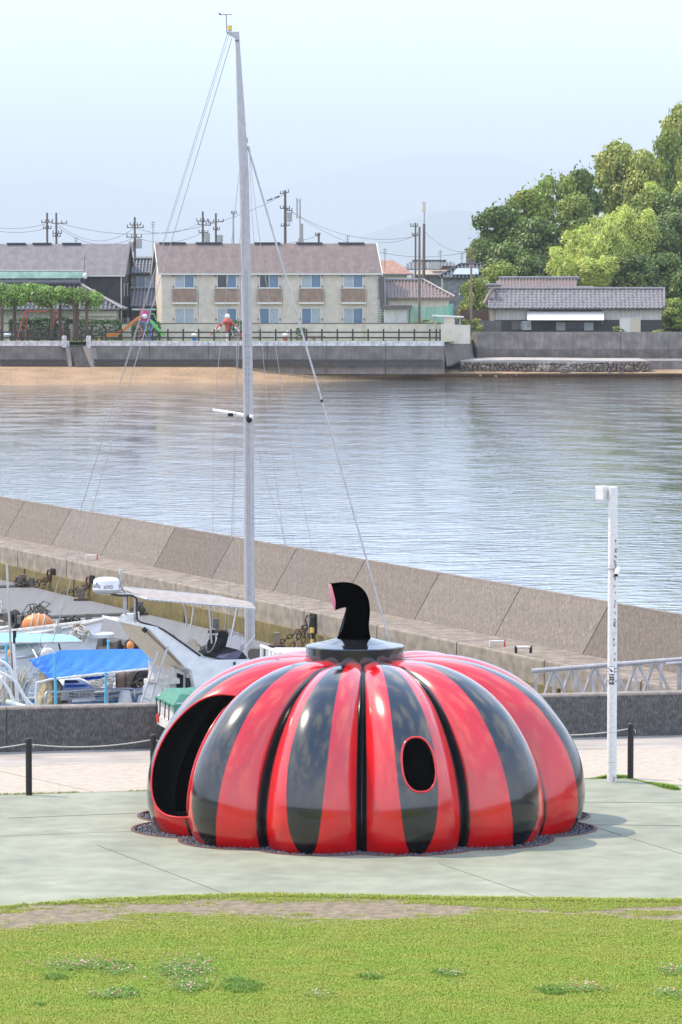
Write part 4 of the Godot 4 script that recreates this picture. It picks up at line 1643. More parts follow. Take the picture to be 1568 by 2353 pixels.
func dark_apartment() -> void:
	var p := at(283, 752, 369)
	p.y = 2.2
	var t := thing("dark_apartment_house", "dark brown two storey building with a wide grey roof at the left", "apartment house", p, "", -0.058)
	var L := 19.0
	var D := 7.6
	var E := 6.2
	var R := 9.2
	var w := MB.new()
	w.prism(PackedVector2Array([Vector2(0, 0), Vector2(-D, 0), Vector2(-D, E), Vector2(-D / 2, R - 0.15), Vector2(0, E)]), Transform3D(Basis(Vector3(0, 0, 1), Vector3(0, 1, 0), Vector3(-1, 0, 0)), Vector3(0, 0, 0)), L)
	part("walls", w, M.wall_dark, t)
	var roof := Node3D.new()
	roof.name = "roof"
	t.add_child(roof)
	for s in [0, 1]:
		var m := MB.new()
		var z := 0.35 if s == 0 else -D - 0.35
		m.plate([Vector3(-L - 0.35, E - 0.12, z), Vector3(0.3, E - 0.12, z), Vector3(0.3, R, -D / 2), Vector3(-L - 0.35, R, -D / 2)], Vector3(0, -0.14, 0))
		part("roof_slope", m, M.slate_grey, roof)
	var g := MB.new()
	g.plate([Vector3(0.012, E - 0.1, -0.1), Vector3(0.012, R - 0.35, -D / 2), Vector3(0.012, E - 0.1, -D + 0.1)], Vector3(0.03, 0, 0))
	part("gable_panel", g, M.wall_brown, t)
	var b := MB.new()
	b.plate([Vector3(0.31, E - 0.1, 0.38), Vector3(0.31, R + 0.06, -D / 2), Vector3(0.31, R - 0.2, -D / 2), Vector3(0.31, E - 0.36, 0.38)], Vector3(0.06, 0, 0))
	b.plate([Vector3(0.31, E - 0.1, -D - 0.38), Vector3(0.31, R + 0.06, -D / 2 - 0.003), Vector3(0.31, R - 0.2, -D / 2 - 0.003), Vector3(0.31, E - 0.36, -D - 0.38)], Vector3(0.06, 0, 0))
	part("barge_board", b, M.wall_brown, roof)
	var gut := MB.new()
	gut.box(Vector3(-L / 2, E - 0.2, 0.42), Vector3(L + 0.5, 0.13, 0.12))
	part("gutter", gut, M.trim, roof)
	for x in [-14.0, -11.2, -8.6, -5.6]:
		var v := MB.new()
		v.box(Vector3(x, R + 0.05, -D / 2), Vector3(1.9, 0.13, 0.5))
		part("ridge_vent", v, M.trim_dark, roof)
	var base := MB.new()
	base.box(Vector3(0.0, 0.9, -D / 2), Vector3(0.09, 1.8, D - 0.1))
	part("plinth_panel", base, M.wall_white, t)
	for z in [-1.2, -4.0]:
		var wn := MB.new()
		wn.box(Vector3(0.03, 4.6, z), Vector3(0.08, 1.3, 0.6))
		var ww := part("window", wn, M.trim, t)
		var pn := MB.new()
		pn.box(Vector3(0.06, 4.6, z), Vector3(0.05, 1.15, 0.46))
		part("pane", pn, M.glass_dark, ww)
	window(t, Vector3(-5.4, 4.9, 0.0), 1.7, 1.7, [M.glass_dark], M.wall_grey)
	var dp := MB.new()
	dp.tube([Vector3(-0.15, 6.0, 0.1), Vector3(-0.15, 0.1, 0.1)], 0.06)
	part("downpipe", dp, M.trim, t)
	var dp2 := MB.new()
	dp2.tube([Vector3(-0.6, 5.6, 0.08), Vector3(-1.6, 4.7, 0.08), Vector3(-1.6, 0.1, 0.08)], 0.05)
	part("downpipe", dp2, M.trim_dark, t)

func left_house() -> void:
	# mint fascia of a shed roof, then a tiled hipped roof below it
	var d := 360.0
	var t := thing("tiled_house", "low cream house with hipped grey tile roof behind the pergola", "house", Vector3(at(150, 752, d).x, 2.2, -d))
	var o := t.position
	var roof := Node3D.new()
	roof.name = "roof"
	t.add_child(roof)
	var a := at(-90, 712, d - 0.3) - o
	var b := at(282, 705, d - 0.3) - o
	var c := at(186, 656, d + 4.0) - o
	var e := at(-90, 656, d + 4.0) - o
	b.y = a.y
	c.y = e.y
	tiled_slope(roof, a, b, c, e, 0.42, 0.1, M.tile, true, M.tile_dark)
	var bb := b + Vector3(0, 0, -8.6)
	tiled_slope(roof, b, bb, c, c, 0.42, 0.1, M.tile, true, M.tile_dark)
	ridge(roof, [c + Vector3(0, 0.12, 0), b + Vector3(0, 0.12, 0)], 0.17, M.tile, "hip_tiles")
	ridge(roof, [e + Vector3(0, 0.2, 0), c + Vector3(0, 0.2, 0)], 0.3, M.tile_dark)
	var w := MB.new()
	w.plate([Vector3(-10, 0, -0.8), Vector3(b.x - 0.8, 0, -0.8), Vector3(b.x - 0.8, a.y - 0.05, -0.8), Vector3(-10, a.y - 0.05, -0.8)], Vector3(0, 0, -6.5))
	part("walls", w, M.wall_white, t)
	var wd: float = b.x - 0.8
	window(t, Vector3(wd - 3.6, 1.2, -0.8), 2.4, 1.2, [M.glass_dark, M.curtain], M.wall_brown)
	window(t, Vector3(wd - 8.0, 1.2, -0.8), 1.4, 1.1, [M.glass_dark], M.trim)
	var sh := MB.new()
	sh.box(Vector3(wd - 1.6, a.y - 0.35, -0.62), Vector3(3.6, 0.5, 0.3))
	part("shutter_box", sh, M.trim, t)
	# mint canopy behind it
	var mt := thing("mint_roof_shed", "long shed with a pale mint green roof edge above the tiled house", "shed", Vector3(at(80, 752, 366).x, 2.2, -366))
	var mo := mt.position
	var fa := MB.new(mo)
	fa.plate([at(-90, 623, 365), at(190, 624, 365), at(190, 639, 365), at(-90, 640, 365)], Vector3(0, 0, -0.2))
	part("fascia", fa, M.mint, mt)
	var rf := MB.new(mo)
	rf.plate([at(-90, 622, 365), at(190, 622.5, 365), at(190, 622.5, 367.4) + Vector3(0, 0.1, 0), at(-90, 622, 367.4) + Vector3(0, 0.1, 0)], Vector3(0, -0.08, 0))
	part("roof", rf, M.wall_grey, mt)
	var bw2 := MB.new(mo)
	bw2.plate([at(-90, 640, 365.4), at(182, 639, 365.4), at(182, 752, 365.4), at(-90, 752, 365.4)], Vector3(0, 0, -2))
	part("wall", bw2, M.wall_grey, mt)
	# dish aerial on its pole
	var an := thing("dish_aerial", "white dish aerial on a thin mast beside the mint roof edge", "aerial", at(196, 650, 364.5))
	var m := MB.new(an.position)
	m.tube([at(193, 660, 364.5), at(195, 588, 364.5)], 0.03)
	m.tube([at(189, 596, 364.5), at(201, 592, 364.5)], 0.02)
	part("mast", m, M.cable, an)
	var ds := MB.new(an.position)
	ds.ball(at(196, 634, 364.2), Vector3(0.24, 0.32, 0.16), 10, 8)
	part("dish", ds, M.white_paint, an)
	var mo2 := MB.new(an.position)
	mo2.box(at(202, 632, 364.2), Vector3(0.3, 0.25, 0.2))
	part("bracket", mo2, M.pole_grey, an)

func middle_houses() -> void:
	var d := 368.0
	var t := thing("narrow_house", "narrow two storey tiled house seen between the two apartment blocks", "house", Vector3(at(330, 752, d).x, 2.2, -d))
	var o := t.position
	var roof := Node3D.new()
	roof.name = "roof"
	t.add_child(roof)
	tiled_slope(roof, at(300, 628, d + 6) - o, at(362, 628, d + 6) - o, at(362, 598, d + 9) - o, at(300, 598, d + 9) - o, 0.34, 0.1, M.wall_grey, true, M.tile_dark)
	ridge(roof, [at(300, 596, d + 9) - o, at(362, 596, d + 9) - o], 0.16, M.tile_dark)
	var w := MB.new(o)
	w.plate([at(303, 629, d + 6.6), at(360, 629, d + 6.6), at(360, 752, d + 6.6), at(303, 752, d + 6.6)], Vector3(0, 0, -4))
	part("walls", w, M.wall_grey, t)
	var wc := at(334, 648, d + 6.6) - o
	window(t, wc, 1.7, 1.2, [M.glass_blue, M.curtain], M.trim)
	var porch := Node3D.new()
	porch.name = "lower_roof"
	t.add_child(porch)
	tiled_slope(porch, at(300, 704, d) - o, at(362, 704, d) - o, at(362, 665, d + 4) - o, at(300, 665, d + 4) - o, 0.36, 0.1, M.tile, true, M.tile_dark)
	ridge(porch, [at(300, 662, d + 4) - o, at(362, 662, d + 4) - o], 0.16, M.tile)
	var lw := MB.new(o)
	lw.plate([at(304, 705, d + 0.6), at(360, 705, d + 0.6), at(360, 752, d + 0.6), at(304, 752, d + 0.6)], Vector3(0, 0, -3.5))
	part("lower_wall", lw, M.wall_dark, t)
	var band := MB.new(o)
	band.plate([at(304, 709, d - 0.2), at(358, 709, d - 0.2), at(358, 713, d - 0.2), at(304, 713, d - 0.2)], Vector3(0, 0, -0.1))
	part("awning_edge", band, M.mint, t)
	# flat roofed block peeping over the narrow house
	var f := thing("flat_roof_house", "flat grey roof peeping over the narrow tiled house", "house", Vector3(at(330, 752, 395).x, 2.2, -395))
	var fm := MB.new(f.position)
	fm.plate([at(312, 592, 395), at(356, 592, 395), at(356, 760, 395), at(312, 760, 395)], Vector3(0, 0, -6))
	part("walls", fm, M.wall_grey, f)
	var fr := MB.new(f.position)
	fr.plate([at(309, 588, 394.6), at(359, 588, 394.6), at(359, 592, 394.6), at(309, 592, 394.6)], Vector3(0, 0, -7))
	part("roof_slab", fr, M.trim, f)

func simple_house(called: String, label: String, x0: float, x1: float, y: float, d: float, wall: Material) -> Node3D:
	var t := thing(called, label, "house", Vector3(at((x0 + x1) / 2, y, d).x, 2.2, -d))
	var w := MB.new(t.position)
	w.plate([at(x0, y, d), at(x1, y, d), at(x1, 755, d), at(x0, 755, d)], Vector3(0, 0, -6))
	part("walls", w, wall, t)
	return t

func build_roof(t: Node3D) -> Node3D:
	var r := Node3D.new()
	r.name = "roof"
	t.add_child(r)
	return r

func right_houses() -> void:
	var d := 366.0
	var t := simple_house("tiled_bungalow", "cream bungalow with pale ribbed tile roof right of the apartments", 878, 1032, 684, d + 0.7, M.wall_cream)
	var o := t.position
	var roof := build_roof(t)
	var a := at(850, 685, d) - o
	var b := at(1046, 685, d) - o
	var c := at(974, 646, d + 4.2) - o
	var e := at(850, 646, d + 4.2) - o
	tiled_slope(roof, a, b, c, e, 0.335, 0.105, M.tile_brown, true, M.tile_brown)
	var bb := b + Vector3(0.3, 0, -8.6)
	tiled_slope(roof, b, bb, c, c, 0.335, 0.105, M.tile, true, M.tile_brown)
	ridge(roof, [e + Vector3(0, 0.12, 0), c + Vector3(0, 0.12, 0)], 0.2, M.tile)
	ridge(roof, [c + Vector3(0, 0.12, 0), b + Vector3(0, 0.12, 0)], 0.16, M.tile, "hip_tiles")
	window(t, at(905, 715, d + 0.7) - o, 1.6, 1.2, [M.glass_dark, M.curtain], M.trim)
	# small white shed
	var s := thing("white_shed", "small white shed with a dark flat roof beside the stair", "shed", at(915, 760, 356))
	var sw := MB.new(s.position)
	sw.plate([at(884, 710, 356), at(936, 710, 356), at(936, 765, 356), at(884, 765, 356)], Vector3(0, 0, -3))
	part("walls", sw, M.wall_white, s)
	var sr := MB.new(s.position)
	sr.plate([at(882, 702, 355.6), at(947, 701, 355.6), at(947, 709, 355.6), at(882, 711, 355.6)], Vector3(0, 0, -3.6))
	part("roof", sr, M.wall_brown, s)
	var sp := MB.new(s.position)
	sp.tube([at(942, 709, 355.8), at(940, 760, 355.8)], 0.06)
	part("post", sp, M.wood_brown, s)
	# green net on its frame
	var n := thing("garden_net", "turquoise garden net hung on thin poles in front of the bungalow", "net", at(990, 750, 359))
	var nm := MB.new(n.position)
	var cols := 14
	for i in cols:
		var u0 := float(i) / cols
		var u1 := float(i + 1) / cols
		var top := func(u: float) -> Vector3: return at(lerpf(932, 1040, u), 699 + 26.0 * u * (1.0 - u) * (1.0 if u < 0.9 else 0.9), 359 + sin(u * 17.0) * 0.1)
		var bot := func(u: float) -> Vector3: return at(lerpf(938, 1040, u), 748, 359 + sin(u * 15.0) * 0.15)
		nm.quad(bot.call(u0), bot.call(u1), top.call(u1), top.call(u0))
	nm.quad(at(1040, 748, 359), at(1031, 748, 363), at(1031, 700, 363), at(1040, 698, 359))
	part("net", nm, M.net, n)
	for q in [[932, 698], [980, 700], [1022, 700], [1041, 697]]:
		var pm := MB.new(n.position)
		pm.tube([at(q[0], 755, 359.1), at(q[0], q[1], 359.1)], 0.03)
		part("net_pole", pm, M.pole_grey, n)
	# little white block with a slab
	var k := thing("concrete_box", "small pale concrete box with a thin slab roof by the cream wall", "utility box", at(1020, 752, 353))
	var km := MB.new(k.position)
	km.plate([at(1021, 726, 353), at(1045, 726, 353), at(1045, 756, 353), at(1021, 756, 353)], Vector3(0, 0, -1.2))
	part("body", km, M.wall_cream, k)
	var ks := MB.new(k.position)
	ks.plate([at(995, 724, 352.8), at(1066, 727, 352.8), at(1066, 730, 352.8), at(995, 727, 352.8)], Vector3(0, 0, -1.6))
	part("slab", ks, M.trim, k)
	for q in [1001, 1057]:
		var pm := MB.new(k.position)
		pm.tube([at(q, 727, 353.2), at(q, 756, 353.2)], 0.07)
		part("leg", pm, M.pole_grey, k)
	# houses further back
	var s2 := simple_house("salmon_roof_house", "house with a salmon pink hipped roof behind the apartments' right end", 850, 936, 630, 400, M.wall_green)
	var r2 := build_roof(s2)
	var m2 := MB.new(s2.position)
	m2.plate([at(840, 629, 399.6), at(950, 629, 399.6), at(905, 598, 404), at(840, 598, 404)], Vector3(0, -0.15, 0))
	m2.plate([at(950, 629, 399.6), at(950, 629, 399.6) + Vector3(0, 0, -9), at(905, 598, 404)], Vector3(0, -0.15, 0))
	part("roof_slope", m2, M.salmon, r2)
	var g2 := MB.new(s2.position)
	g2.plate([at(840, 629, 399.5), at(950, 629, 399.5), at(950, 632, 399.5), at(840, 632, 399.5)], Vector3(0, 0, -0.15))
	part("gutter", g2, M.wall_grey, r2)
	var s3 := simple_house("grey_roof_house", "house with a wide pale grey roof behind the twin brown poles", 945, 1050, 632, 412, M.wall_white)
	var r3 := build_roof(s3)
	var o3 := s3.position
	tiled_slope(r3, at(925, 618, 412) - o3, at(1056, 618, 412) - o3, at(1040, 602, 417) - o3, at(940, 602, 417) - o3, 0.4, 0.1, M.wall_grey, true, M.wall_grey)
	ridge(r3, [at(948, 600, 417) - o3, at(1026, 600, 417) - o3], 0.17, M.tile_dark)
	var lo := MB.new(o3)
	lo.plate([at(955, 630, 410), at(1052, 630, 410), at(1056, 618, 412.4), at(962, 618, 412.4)], Vector3(0, -0.12, 0))
	part("lower_roof", lo, M.walk, s3)
	var tank := MB.new(o3)
	tank.cbox(at(1001, 610, 411), Vector3(1.4, 0.8, 0.9), 0.15)
	part("roof_tank", tank, M.wall_white, s3)
	var pl := MB.new(o3)
	pl.cbox(at(1031, 615, 411), Vector3(1.7, 0.4, 0.6), 0.05)
	part("planter", pl, M.wood_brown, s3)
	window(s3, at(985, 645, 412) - o3, 3.0, 1.2, [M.glass_dark, M.curtain], M.wood_brown)
	var s4 := simple_house("dark_hip_house", "grey house with dark hipped roof and solar panel beside the trees", 1018, 1085, 640, 390, M.wall_grey)
	var o4 := s4.position
	var r4 := build_roof(s4)
	tiled_slope(r4, at(1008, 638, 389.6) - o4, at(1110, 638, 389.6) - o4, at(1110, 609, 394) - o4, at(1058, 609, 394) - o4, 0.4, 0.1, M.tile, true, M.tile_dark)
	ridge(r4, [at(1008, 636, 389.6) - o4, at(1058, 607, 394) - o4, at(1110, 607, 394) - o4], 0.15, M.tile_dark)
	var pv := MB.new(o4)
	pv.plate([at(1040, 633, 390.0), at(1100, 633, 390.0), at(1100, 619, 392.0), at(1050, 619, 392.0)], Vector3(0, 0.12, 0.1))
	part("solar_panel", pv, M.glass_blue, s4)
	# fence of boards and low block wall left of the black house
	var bf := thing("board_fence", "weathered brown board fence left of the black house", "fence", at(1095, 740, 373))
	for i in 11:
		var x := 1058.0 + i * 8.2
		var bm := MB.new(bf.position)
		bm.plate([at(x, 711 + (i % 3) * 0.6, 373), at(x + 7.9, 711 + (i % 3) * 0.6, 373), at(x + 7.9, 745, 373), at(x, 745, 373)], Vector3(0, 0, -0.06))
		part("board", bm, M.wood_brown, bf)
	var lb := single("block_wall", MB.new().plate([at(1070, 737, 367) - at(1100, 750, 367), at(1152, 737, 367) - at(1100, 750, 367), at(1152, 766, 367) - at(1100, 750, 367), at(1070, 766, 367) - at(1100, 750, 367)], Vector3(0, 0, -0.2)), M.wall_brown, "low grey brown block wall below the board fence", "wall", at(1100, 750, 367))

func black_house() -> void:
	var d := 372.0
	var t := simple_house("black_house", "long low black walled house with a grey tile roof and white awning", 1140, 1520, 706, d, M.wall_white)
	var o := t.position
	var low := MB.new(o)
	low.plate([at(1137, 735, d - 0.05), at(1522, 735, d - 0.05), at(1522, 766, d - 0.05), at(1137, 766, d - 0.05)], Vector3(0, 0, -0.04))
	part("black_cladding", low, M.wall_dark, t)
	for i in 30:
		var b := MB.new(o)
		var x := 1138.0 + i * 12.8
		b.plate([at(x, 735.5, d - 0.1), at(x + 0.9, 735.5, d - 0.1), at(x + 0.9, 766, d - 0.1), at(x, 766, d - 0.1)], Vector3(0, 0, -0.05))
		part("batten", b, M.trim_dark, t)
	var roof := build_roof(t)
	var a := at(1122, 708, d - 0.6) - o
	var b2 := at(1529, 708, d - 0.6) - o
	var c := at(1529, 666, d + 3.4) - o
	var e := at(1122, 666, d + 3.4) - o
	var deck := MB.new()
	deck.plate([a, b2, c, e], Vector3(0, -0.15, 0))
	part("roof_deck", deck, M.tile_dark, roof)
	var nn := (b2 - a).cross(e - a).normalized()
	if nn.y < 0:
		nn = -nn
	var ux := (b2 - a).normalized()
	var uy := (e - a).normalized()
	var W := a.distance_to(b2)
	var Hh := a.distance_to(e)
	var nx := 42
	var ny := 7
	var tw := W / nx
	var th := Hh / ny
	var tm := MB.new()
	var prev := []
	for k in 7:
		var u := float(k) / 6.0
		var z := 0.035 + 0.045 * sin(u * TAU)
		prev.append([Vector3((u - 0.5) * tw * 0.99, -th * 0.56, z + 0.05), Vector3((u - 0.5) * tw * 0.99, th * 0.5, z), Vector3((u - 0.5) * tw * 0.99, -th * 0.56, z - 0.03)])
	for k in 6:
		tm.quad(prev[k][0], prev[k + 1][0], prev[k + 1][1], prev[k][1])
		tm.quad(prev[k][2], prev[k + 1][2], prev[k + 1][0], prev[k][0])
	var tile := tm.done()
	for j in ny:
		for i in nx:
			var r := part("roof_tile", tile, M.tile if (i * 7 + j * 3) % 5 else M.slate_grey, roof)
			r.transform = Transform3D(Basis(ux, uy, nn), a + ux * tw * (i + 0.5) + uy * th * (j + 0.5))
	ridge(roof, [e + Vector3(0, 0.12, 0), c + Vector3(0, 0.12, 0)], 0.17, M.tile)
	ridge(roof, [b2 + Vector3(-0.1, 0.12, 0), c + Vector3(-0.1, 0.1, 0)], 0.12, M.tile, "verge_tiles")
	var gut := MB.new(o)
	gut.tube([at(1122, 710, d - 0.75), at(1529, 710, d - 0.75)], 0.07)
	part("gutter", gut, M.trim_dark, roof)
	# upper roof behind
	var ur := Node3D.new()
	ur.name = "upper_roof"
	t.add_child(ur)
	tiled_slope(ur, at(1134, 664, d + 4.0) - o, at(1326, 664, d + 4.0) - o, at(1326, 642, d + 7.0) - o, at(1146, 642, d + 7.0) - o, 0.33, 0.1, M.tile_brown, true, M.tile_brown)
	ridge(ur, [at(1146, 639, d + 7) - o, at(1332, 639, d + 7) - o], 0.2, M.tile)
	ridge(ur, [at(1116, 655, d + 3) - o, at(1152, 655, d + 3) - o], 0.19, M.tile)
	ridge(ur, [at(1316, 662, d + 3.9) - o, at(1365, 662, d + 3.9) - o], 0.2, M.tile)
	var gb := MB.new(o)
	gb.plate([at(1134, 666, d + 4.2), at(1326, 666, d + 4.2), at(1326, 690, d + 4.2), at(1134, 690, d + 4.2)], Vector3(0, 0, -5))
	part("upper_wall", gb, M.wall_white, t)
	# left gable wing
	var wing := MB.new(o)
	wing.plate([at(1118, 690, d + 1.5), at(1136, 668, d + 1.5), at(1136, 706, d + 1.5), at(1120, 706, d + 1.5)], Vector3(0, 0, -4))
	part("gable", wing, M.wall_cream, t)
	var wr := MB.new(o)
	wr.plate([at(1113, 697, d + 1.0), at(1131, 662, d + 1.0), at(1137, 662, d + 1.0), at(1118, 699, d + 1.0)], Vector3(0, 0, -4.6))
	part("gable_roof", wr, M.tile_brown, t)
	var wl := MB.new(o)
	wl.plate([at(1126, 706, d + 0.6), at(1140, 706, d + 0.6), at(1140, 764, d + 0.6), at(1126, 764, d + 0.6)], Vector3(0, 0, -4))
	part("side_wall", wl, M.wall_cream, t)
	# awning
	var aw := MB.new(o)
	aw.plate([at(1212, 736, d - 2.0), at(1388, 736, d - 2.0), at(1388, 716, d - 0.15), at(1212, 716, d - 0.15)], Vector3(0, 0.05, 0))
	part("awning", aw, M.trim, t)
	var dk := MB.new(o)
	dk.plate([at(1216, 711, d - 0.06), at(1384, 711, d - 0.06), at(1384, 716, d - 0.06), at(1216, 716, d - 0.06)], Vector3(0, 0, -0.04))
	part("awning_dark_board", dk, M.trim_dark, t)  # dark board on the wall just above the awning
	for q in [1216, 1384]:
		var br := MB.new(o)
		br.tube([at(q, 735, d - 1.9), at(q, 745, d - 0.1)], 0.03)
		part("awning_bracket", br, M.trim, t)
	window(t, at(1188, 748, d - 0.1) - o, 1.05, 0.85, [M.wall_brown], M.wall_brown)
	window(t, at(1209, 748, d - 0.1) - o, 1.0, 0.85, [M.curtain], M.trim)
	window(t, at(1321, 750, d - 0.1) - o, 3.9, 0.95, [M.curtain, M.glass_dark, M.glass_dark, M.curtain], M.wood_brown)
	window(t, at(1448, 748, d - 0.1) - o, 2.1, 1.6, [M.trim, M.beige], M.trim)
	# aerials on the roof
	var an := thing("roof_aerial", "thin television aerial on the black house's upper roof", "aerial", at(1240, 640, d + 7))
	var am := MB.new(an.position)
	am.tube([at(1240, 640, d + 7), at(1240, 592, d + 7)], 0.03)
	am.tube([at(1228, 603, d + 7), at(1252, 603, d + 7)], 0.02)
	am.tube([at(1230, 611, d + 7), at(1250, 611, d + 7)], 0.02)
	am.tube([at(1249, 640, d + 7), at(1249, 615, d + 7)], 0.025)
	part("mast", am, M.cable, an)


# --- the little park behind the sea wall, and the poles and wires ------------------------------

func leafy_box(size: Vector3, count: int, leaf: float, sd: int) -> ArrayMesh:
	var r := RandomNumberGenerator.new()
	r.seed = sd
	var m := MB.new()
	for i in count:
		var p := Vector3(r.randf() - 0.5, r.randf() - 0.5, r.randf() - 0.5)
		var ax := r.randi() % 3
		if ax == 0:
			p.x = signf(p.x) * 0.5
		elif ax == 1:
			p.y = 0.5
		else:
			p.z = signf(p.z) * 0.5
		var q := p * size + Vector3(r.randfn(), r.randfn(), r.randfn()) * 0.06
		leaf_quad(m, q, (p + Vector3(r.randfn(), r.randfn(), r.randfn()) * 0.4).normalized(), leaf * r.randf_range(0.6, 1.3), r)
		var v := r.randf_range(0.6, 1.4)
		for k in 6:
			m.c.append(Color(v, v, v))
	return m.done()

func build_park() -> void:
	var d := 347.2
	# fence: posts and two rails, two lengths with a gap at the stair
	for e in [[[-60, -20, 12, 37, 64, 103, 120, 162, 182, 236], "dark brown post and rail fence left of the sea wall stair"], [[], "dark brown post and rail fence along the park right of the stair"]]:
		var xs: Array = []
		if e[0].size():
			xs = [-72.0, -34.0, 3.0, 28.0, 63.0, 85.0, 122.0, 143.0, 160.0]
		else:
			xs = [188.0, 210.0, 243.0]
			var x := 280.0
			while x < 1012.0:
				xs.append(x)
				x += 35.4
			xs.append(1003.0)
			xs.append(1011.5)
		var t := thing("park_fence", e[1], "fence", at(xs[0], 783, d), "fences of the park")
		for x in xs:
			var p := MB.new(t.position)
			p.cbox(at(x, 770, d) + Vector3(0, -0.02, 0), Vector3(0.15, 1.18, 0.15), 0.02)
			part("post", p, M.fence_brown, t)
		for y in [763.5, 776.0]:
			var r := MB.new(t.position)
			r.plate([at(xs[0] - 4, y - 1.7, d - 0.1), at(xs[-1] + 1, y - 1.7, d - 0.1), at(xs[-1] + 1, y + 1.7, d - 0.1), at(xs[0] - 4, y + 1.7, d - 0.1)], Vector3(0, 0, 0.06))
			part("rail", r, M.fence_brown, t)
	# cream boundary wall
	var bw2 := thing("boundary_wall", "cream boundary wall with dark coping in front of the apartments", "wall", at(600, 760, 357))
	for e in [[-80, 150, 357.0], [150, 372, 357.0], [372, 600, 356.8], [600, 840, 356.2], [840, 1016, 355.6]]:
		var w := MB.new(bw2.position)
		w.plate([at(e[0] + 0.2, 744, e[2]), at(e[1] - 0.2, 744, e[2]), at(e[1] - 0.2, 792, e[2]), at(e[0] + 0.2, 792, e[2])], Vector3(0, 0, -0.15))
		part("wall_section", w, M.wall_cream, bw2)
		var c := MB.new(bw2.position)
		c.plate([at(e[0] + 0.2, 742.2, e[2] - 0.04), at(e[1] - 0.2, 742.2, e[2] - 0.04), at(e[1] - 0.2, 744, e[2] - 0.04), at(e[0] + 0.2, 744, e[2] - 0.04)], Vector3(0, 0, -0.22))
		part("coping", c, M.wall_brown, bw2)
	var ew := thing("pale_end_wall", "plain pale wall between the park fence and the tall sea wall", "wall", at(1048, 786, 349.5))
	var em := MB.new(ew.position)
	em.plate([at(1014, 746, 350.5), at(1081, 747, 350.0), at(1081, 790, 350.0), at(1014, 790, 350.5)], Vector3(0, 0, -0.4))
	part("wall_face", em, M.wall_cream, ew)
	# hedges
	for h in [[24, 126, 734, 356.0, "clipped hedge at the far left behind the pergola posts"], [113, 156, 732, 355.4, "short clipped hedge just left of the pergola's last post"], [172, 276, 738, 355.2, "long clipped hedge between pergola and orange slide"], [306, 366, 742, 354.8, "dark hedge behind the slide tower"], [528, 556, 740, 355.0, "square hedge beside the red climbing pole"], [682, 700, 756, 354.6, "small dark shrub at the boundary wall"]]:
		var w: float = (h[1] - h[0]) * h[3] / F
		var top := at(h[0], h[2], h[3])
		var hh := top.y - 2.06
		var mesh := leafy_box(Vector3(w, hh, 1.0), int(w * hh * 220), 0.14, int(h[0]))
		single("hedge", mesh, M.hedge, h[4], "hedge", Vector3(top.x + w / 2, 2.06 + hh / 2, -h[3]), "hedges in the park")
	# wisteria pergola
	var t := thing("wisteria_pergola", "long pergola on brown posts thickly overgrown with wisteria", "pergola", at(90, 782, 351))
	var po := t.position
	for x in [-60, 5, 34, 119, 139, 172, 178, 200]:
		var pm := MB.new(po)
		var dd := 352.0 if int(x) in [34, 139, 178] else 350.2
		pm.tube([at(x, 783, dd), at(x, 690, dd)], 0.15, 0.14, 8)
		part("post", pm, M.wood_brown, t)
	for dd in [350.2, 352.0]:
		var bm := MB.new(po)
		bm.tube([at(-80, 692, dd), at(215, 692, dd)], 0.1)
		part("beam", bm, M.wood_brown, t)
	var fol := MB.new(po)
	var r := RandomNumberGenerator.new()
	r.seed = 5
	var lobes := []
	for i in 74:
		var x := r.randf_range(-85, 226)
		var edge := clampf((232.0 - x) / 50.0, 0.25, 1.0)
		lobes.append([at(x, lerpf(693 - 8 * (1 - edge), 664 + 18 * (1 - edge) + x * 0.045, pow(r.randf(), 0.8)), 351.0 + r.randf_range(-1.9, 1.9)), r.randf_range(0.5, 0.85), r.randf_range(0.6, 1.3)])
	for i in 30000:
		var c = lobes[i % lobes.size()]
		var dv := Vector3(r.randfn(), r.randfn() + 0.1, r.randfn()).normalized()
		var p: Vector3 = c[0] + dv * c[1] * pow(r.randf(), 0.3)
		if r.randf() < 0.06:
			p.y -= r.randf() * 0.9
		leaf_quad(fol, p, (dv + Vector3(r.randfn(), r.randfn() + 0.5, r.randfn()) * 0.7).normalized(), r.randf_range(0.07, 0.17), r)
		var v: float = c[2] * r.randf_range(0.65, 1.3)
		for k in 6:
			fol.c.append(Color(v * 1.08, v, v))
	part("foliage", fol, M.leaf_wisteria, t)
	# tables and benches under it
	for q in [[20, 776, "white round top table under the pergola's left end", true], [66, 778, "dark bench under the pergola, first from the left", false], [104, 778, "dark bench under the pergola beside the white topped post", false], [214, 774, "yellow framed bench right of the stair gap", false]]:
		var b := thing("park_bench" if not q[3] else "park_table", q[2], "table" if q[3] else "bench", at(q[0], q[1] + 8, 349.6))
		var m := MB.new()
		if q[3]:
			m.lathe([Vector2(0, 0.78), Vector2(0.42, 0.76), Vector2(0.5, 0.62), Vector2(0.42, 0.5), Vector2(0.1, 0.48), Vector2(0.1, 0.0)], Transform3D(), 14)
			part("top", m, M.white_paint, b)
		else:
			m.box(Vector3(0, 0.45, 0), Vector3(1.6, 0.09, 0.5))
			part("seat", m, M.fence_brown, b)
			for s in [-0.6, 0.6]:
				var l := MB.new()
				l.box(Vector3(s, 0.2, 0), Vector3(0.16, 0.4, 0.4))
				part("leg", l, M.yellow if "yellow" in q[2] else M.fence_brown, b)
	# red swing frame
	var sw := thing("swing_frame", "red tubular swing frame behind the pergola", "swing", at(90, 770, 354))
	for q in [[40, 772, 58, 716], [58, 772, 64, 716], [150, 772, 132, 716], [118, 772, 128, 716]]:
		var m := MB.new(sw.position)
		m.tube([at(q[0], q[1] + 9, 354), at(q[2], q[3], 354.5)], 0.07)
		part("leg", m, M.play_red, sw)
	var sb := MB.new(sw.position)
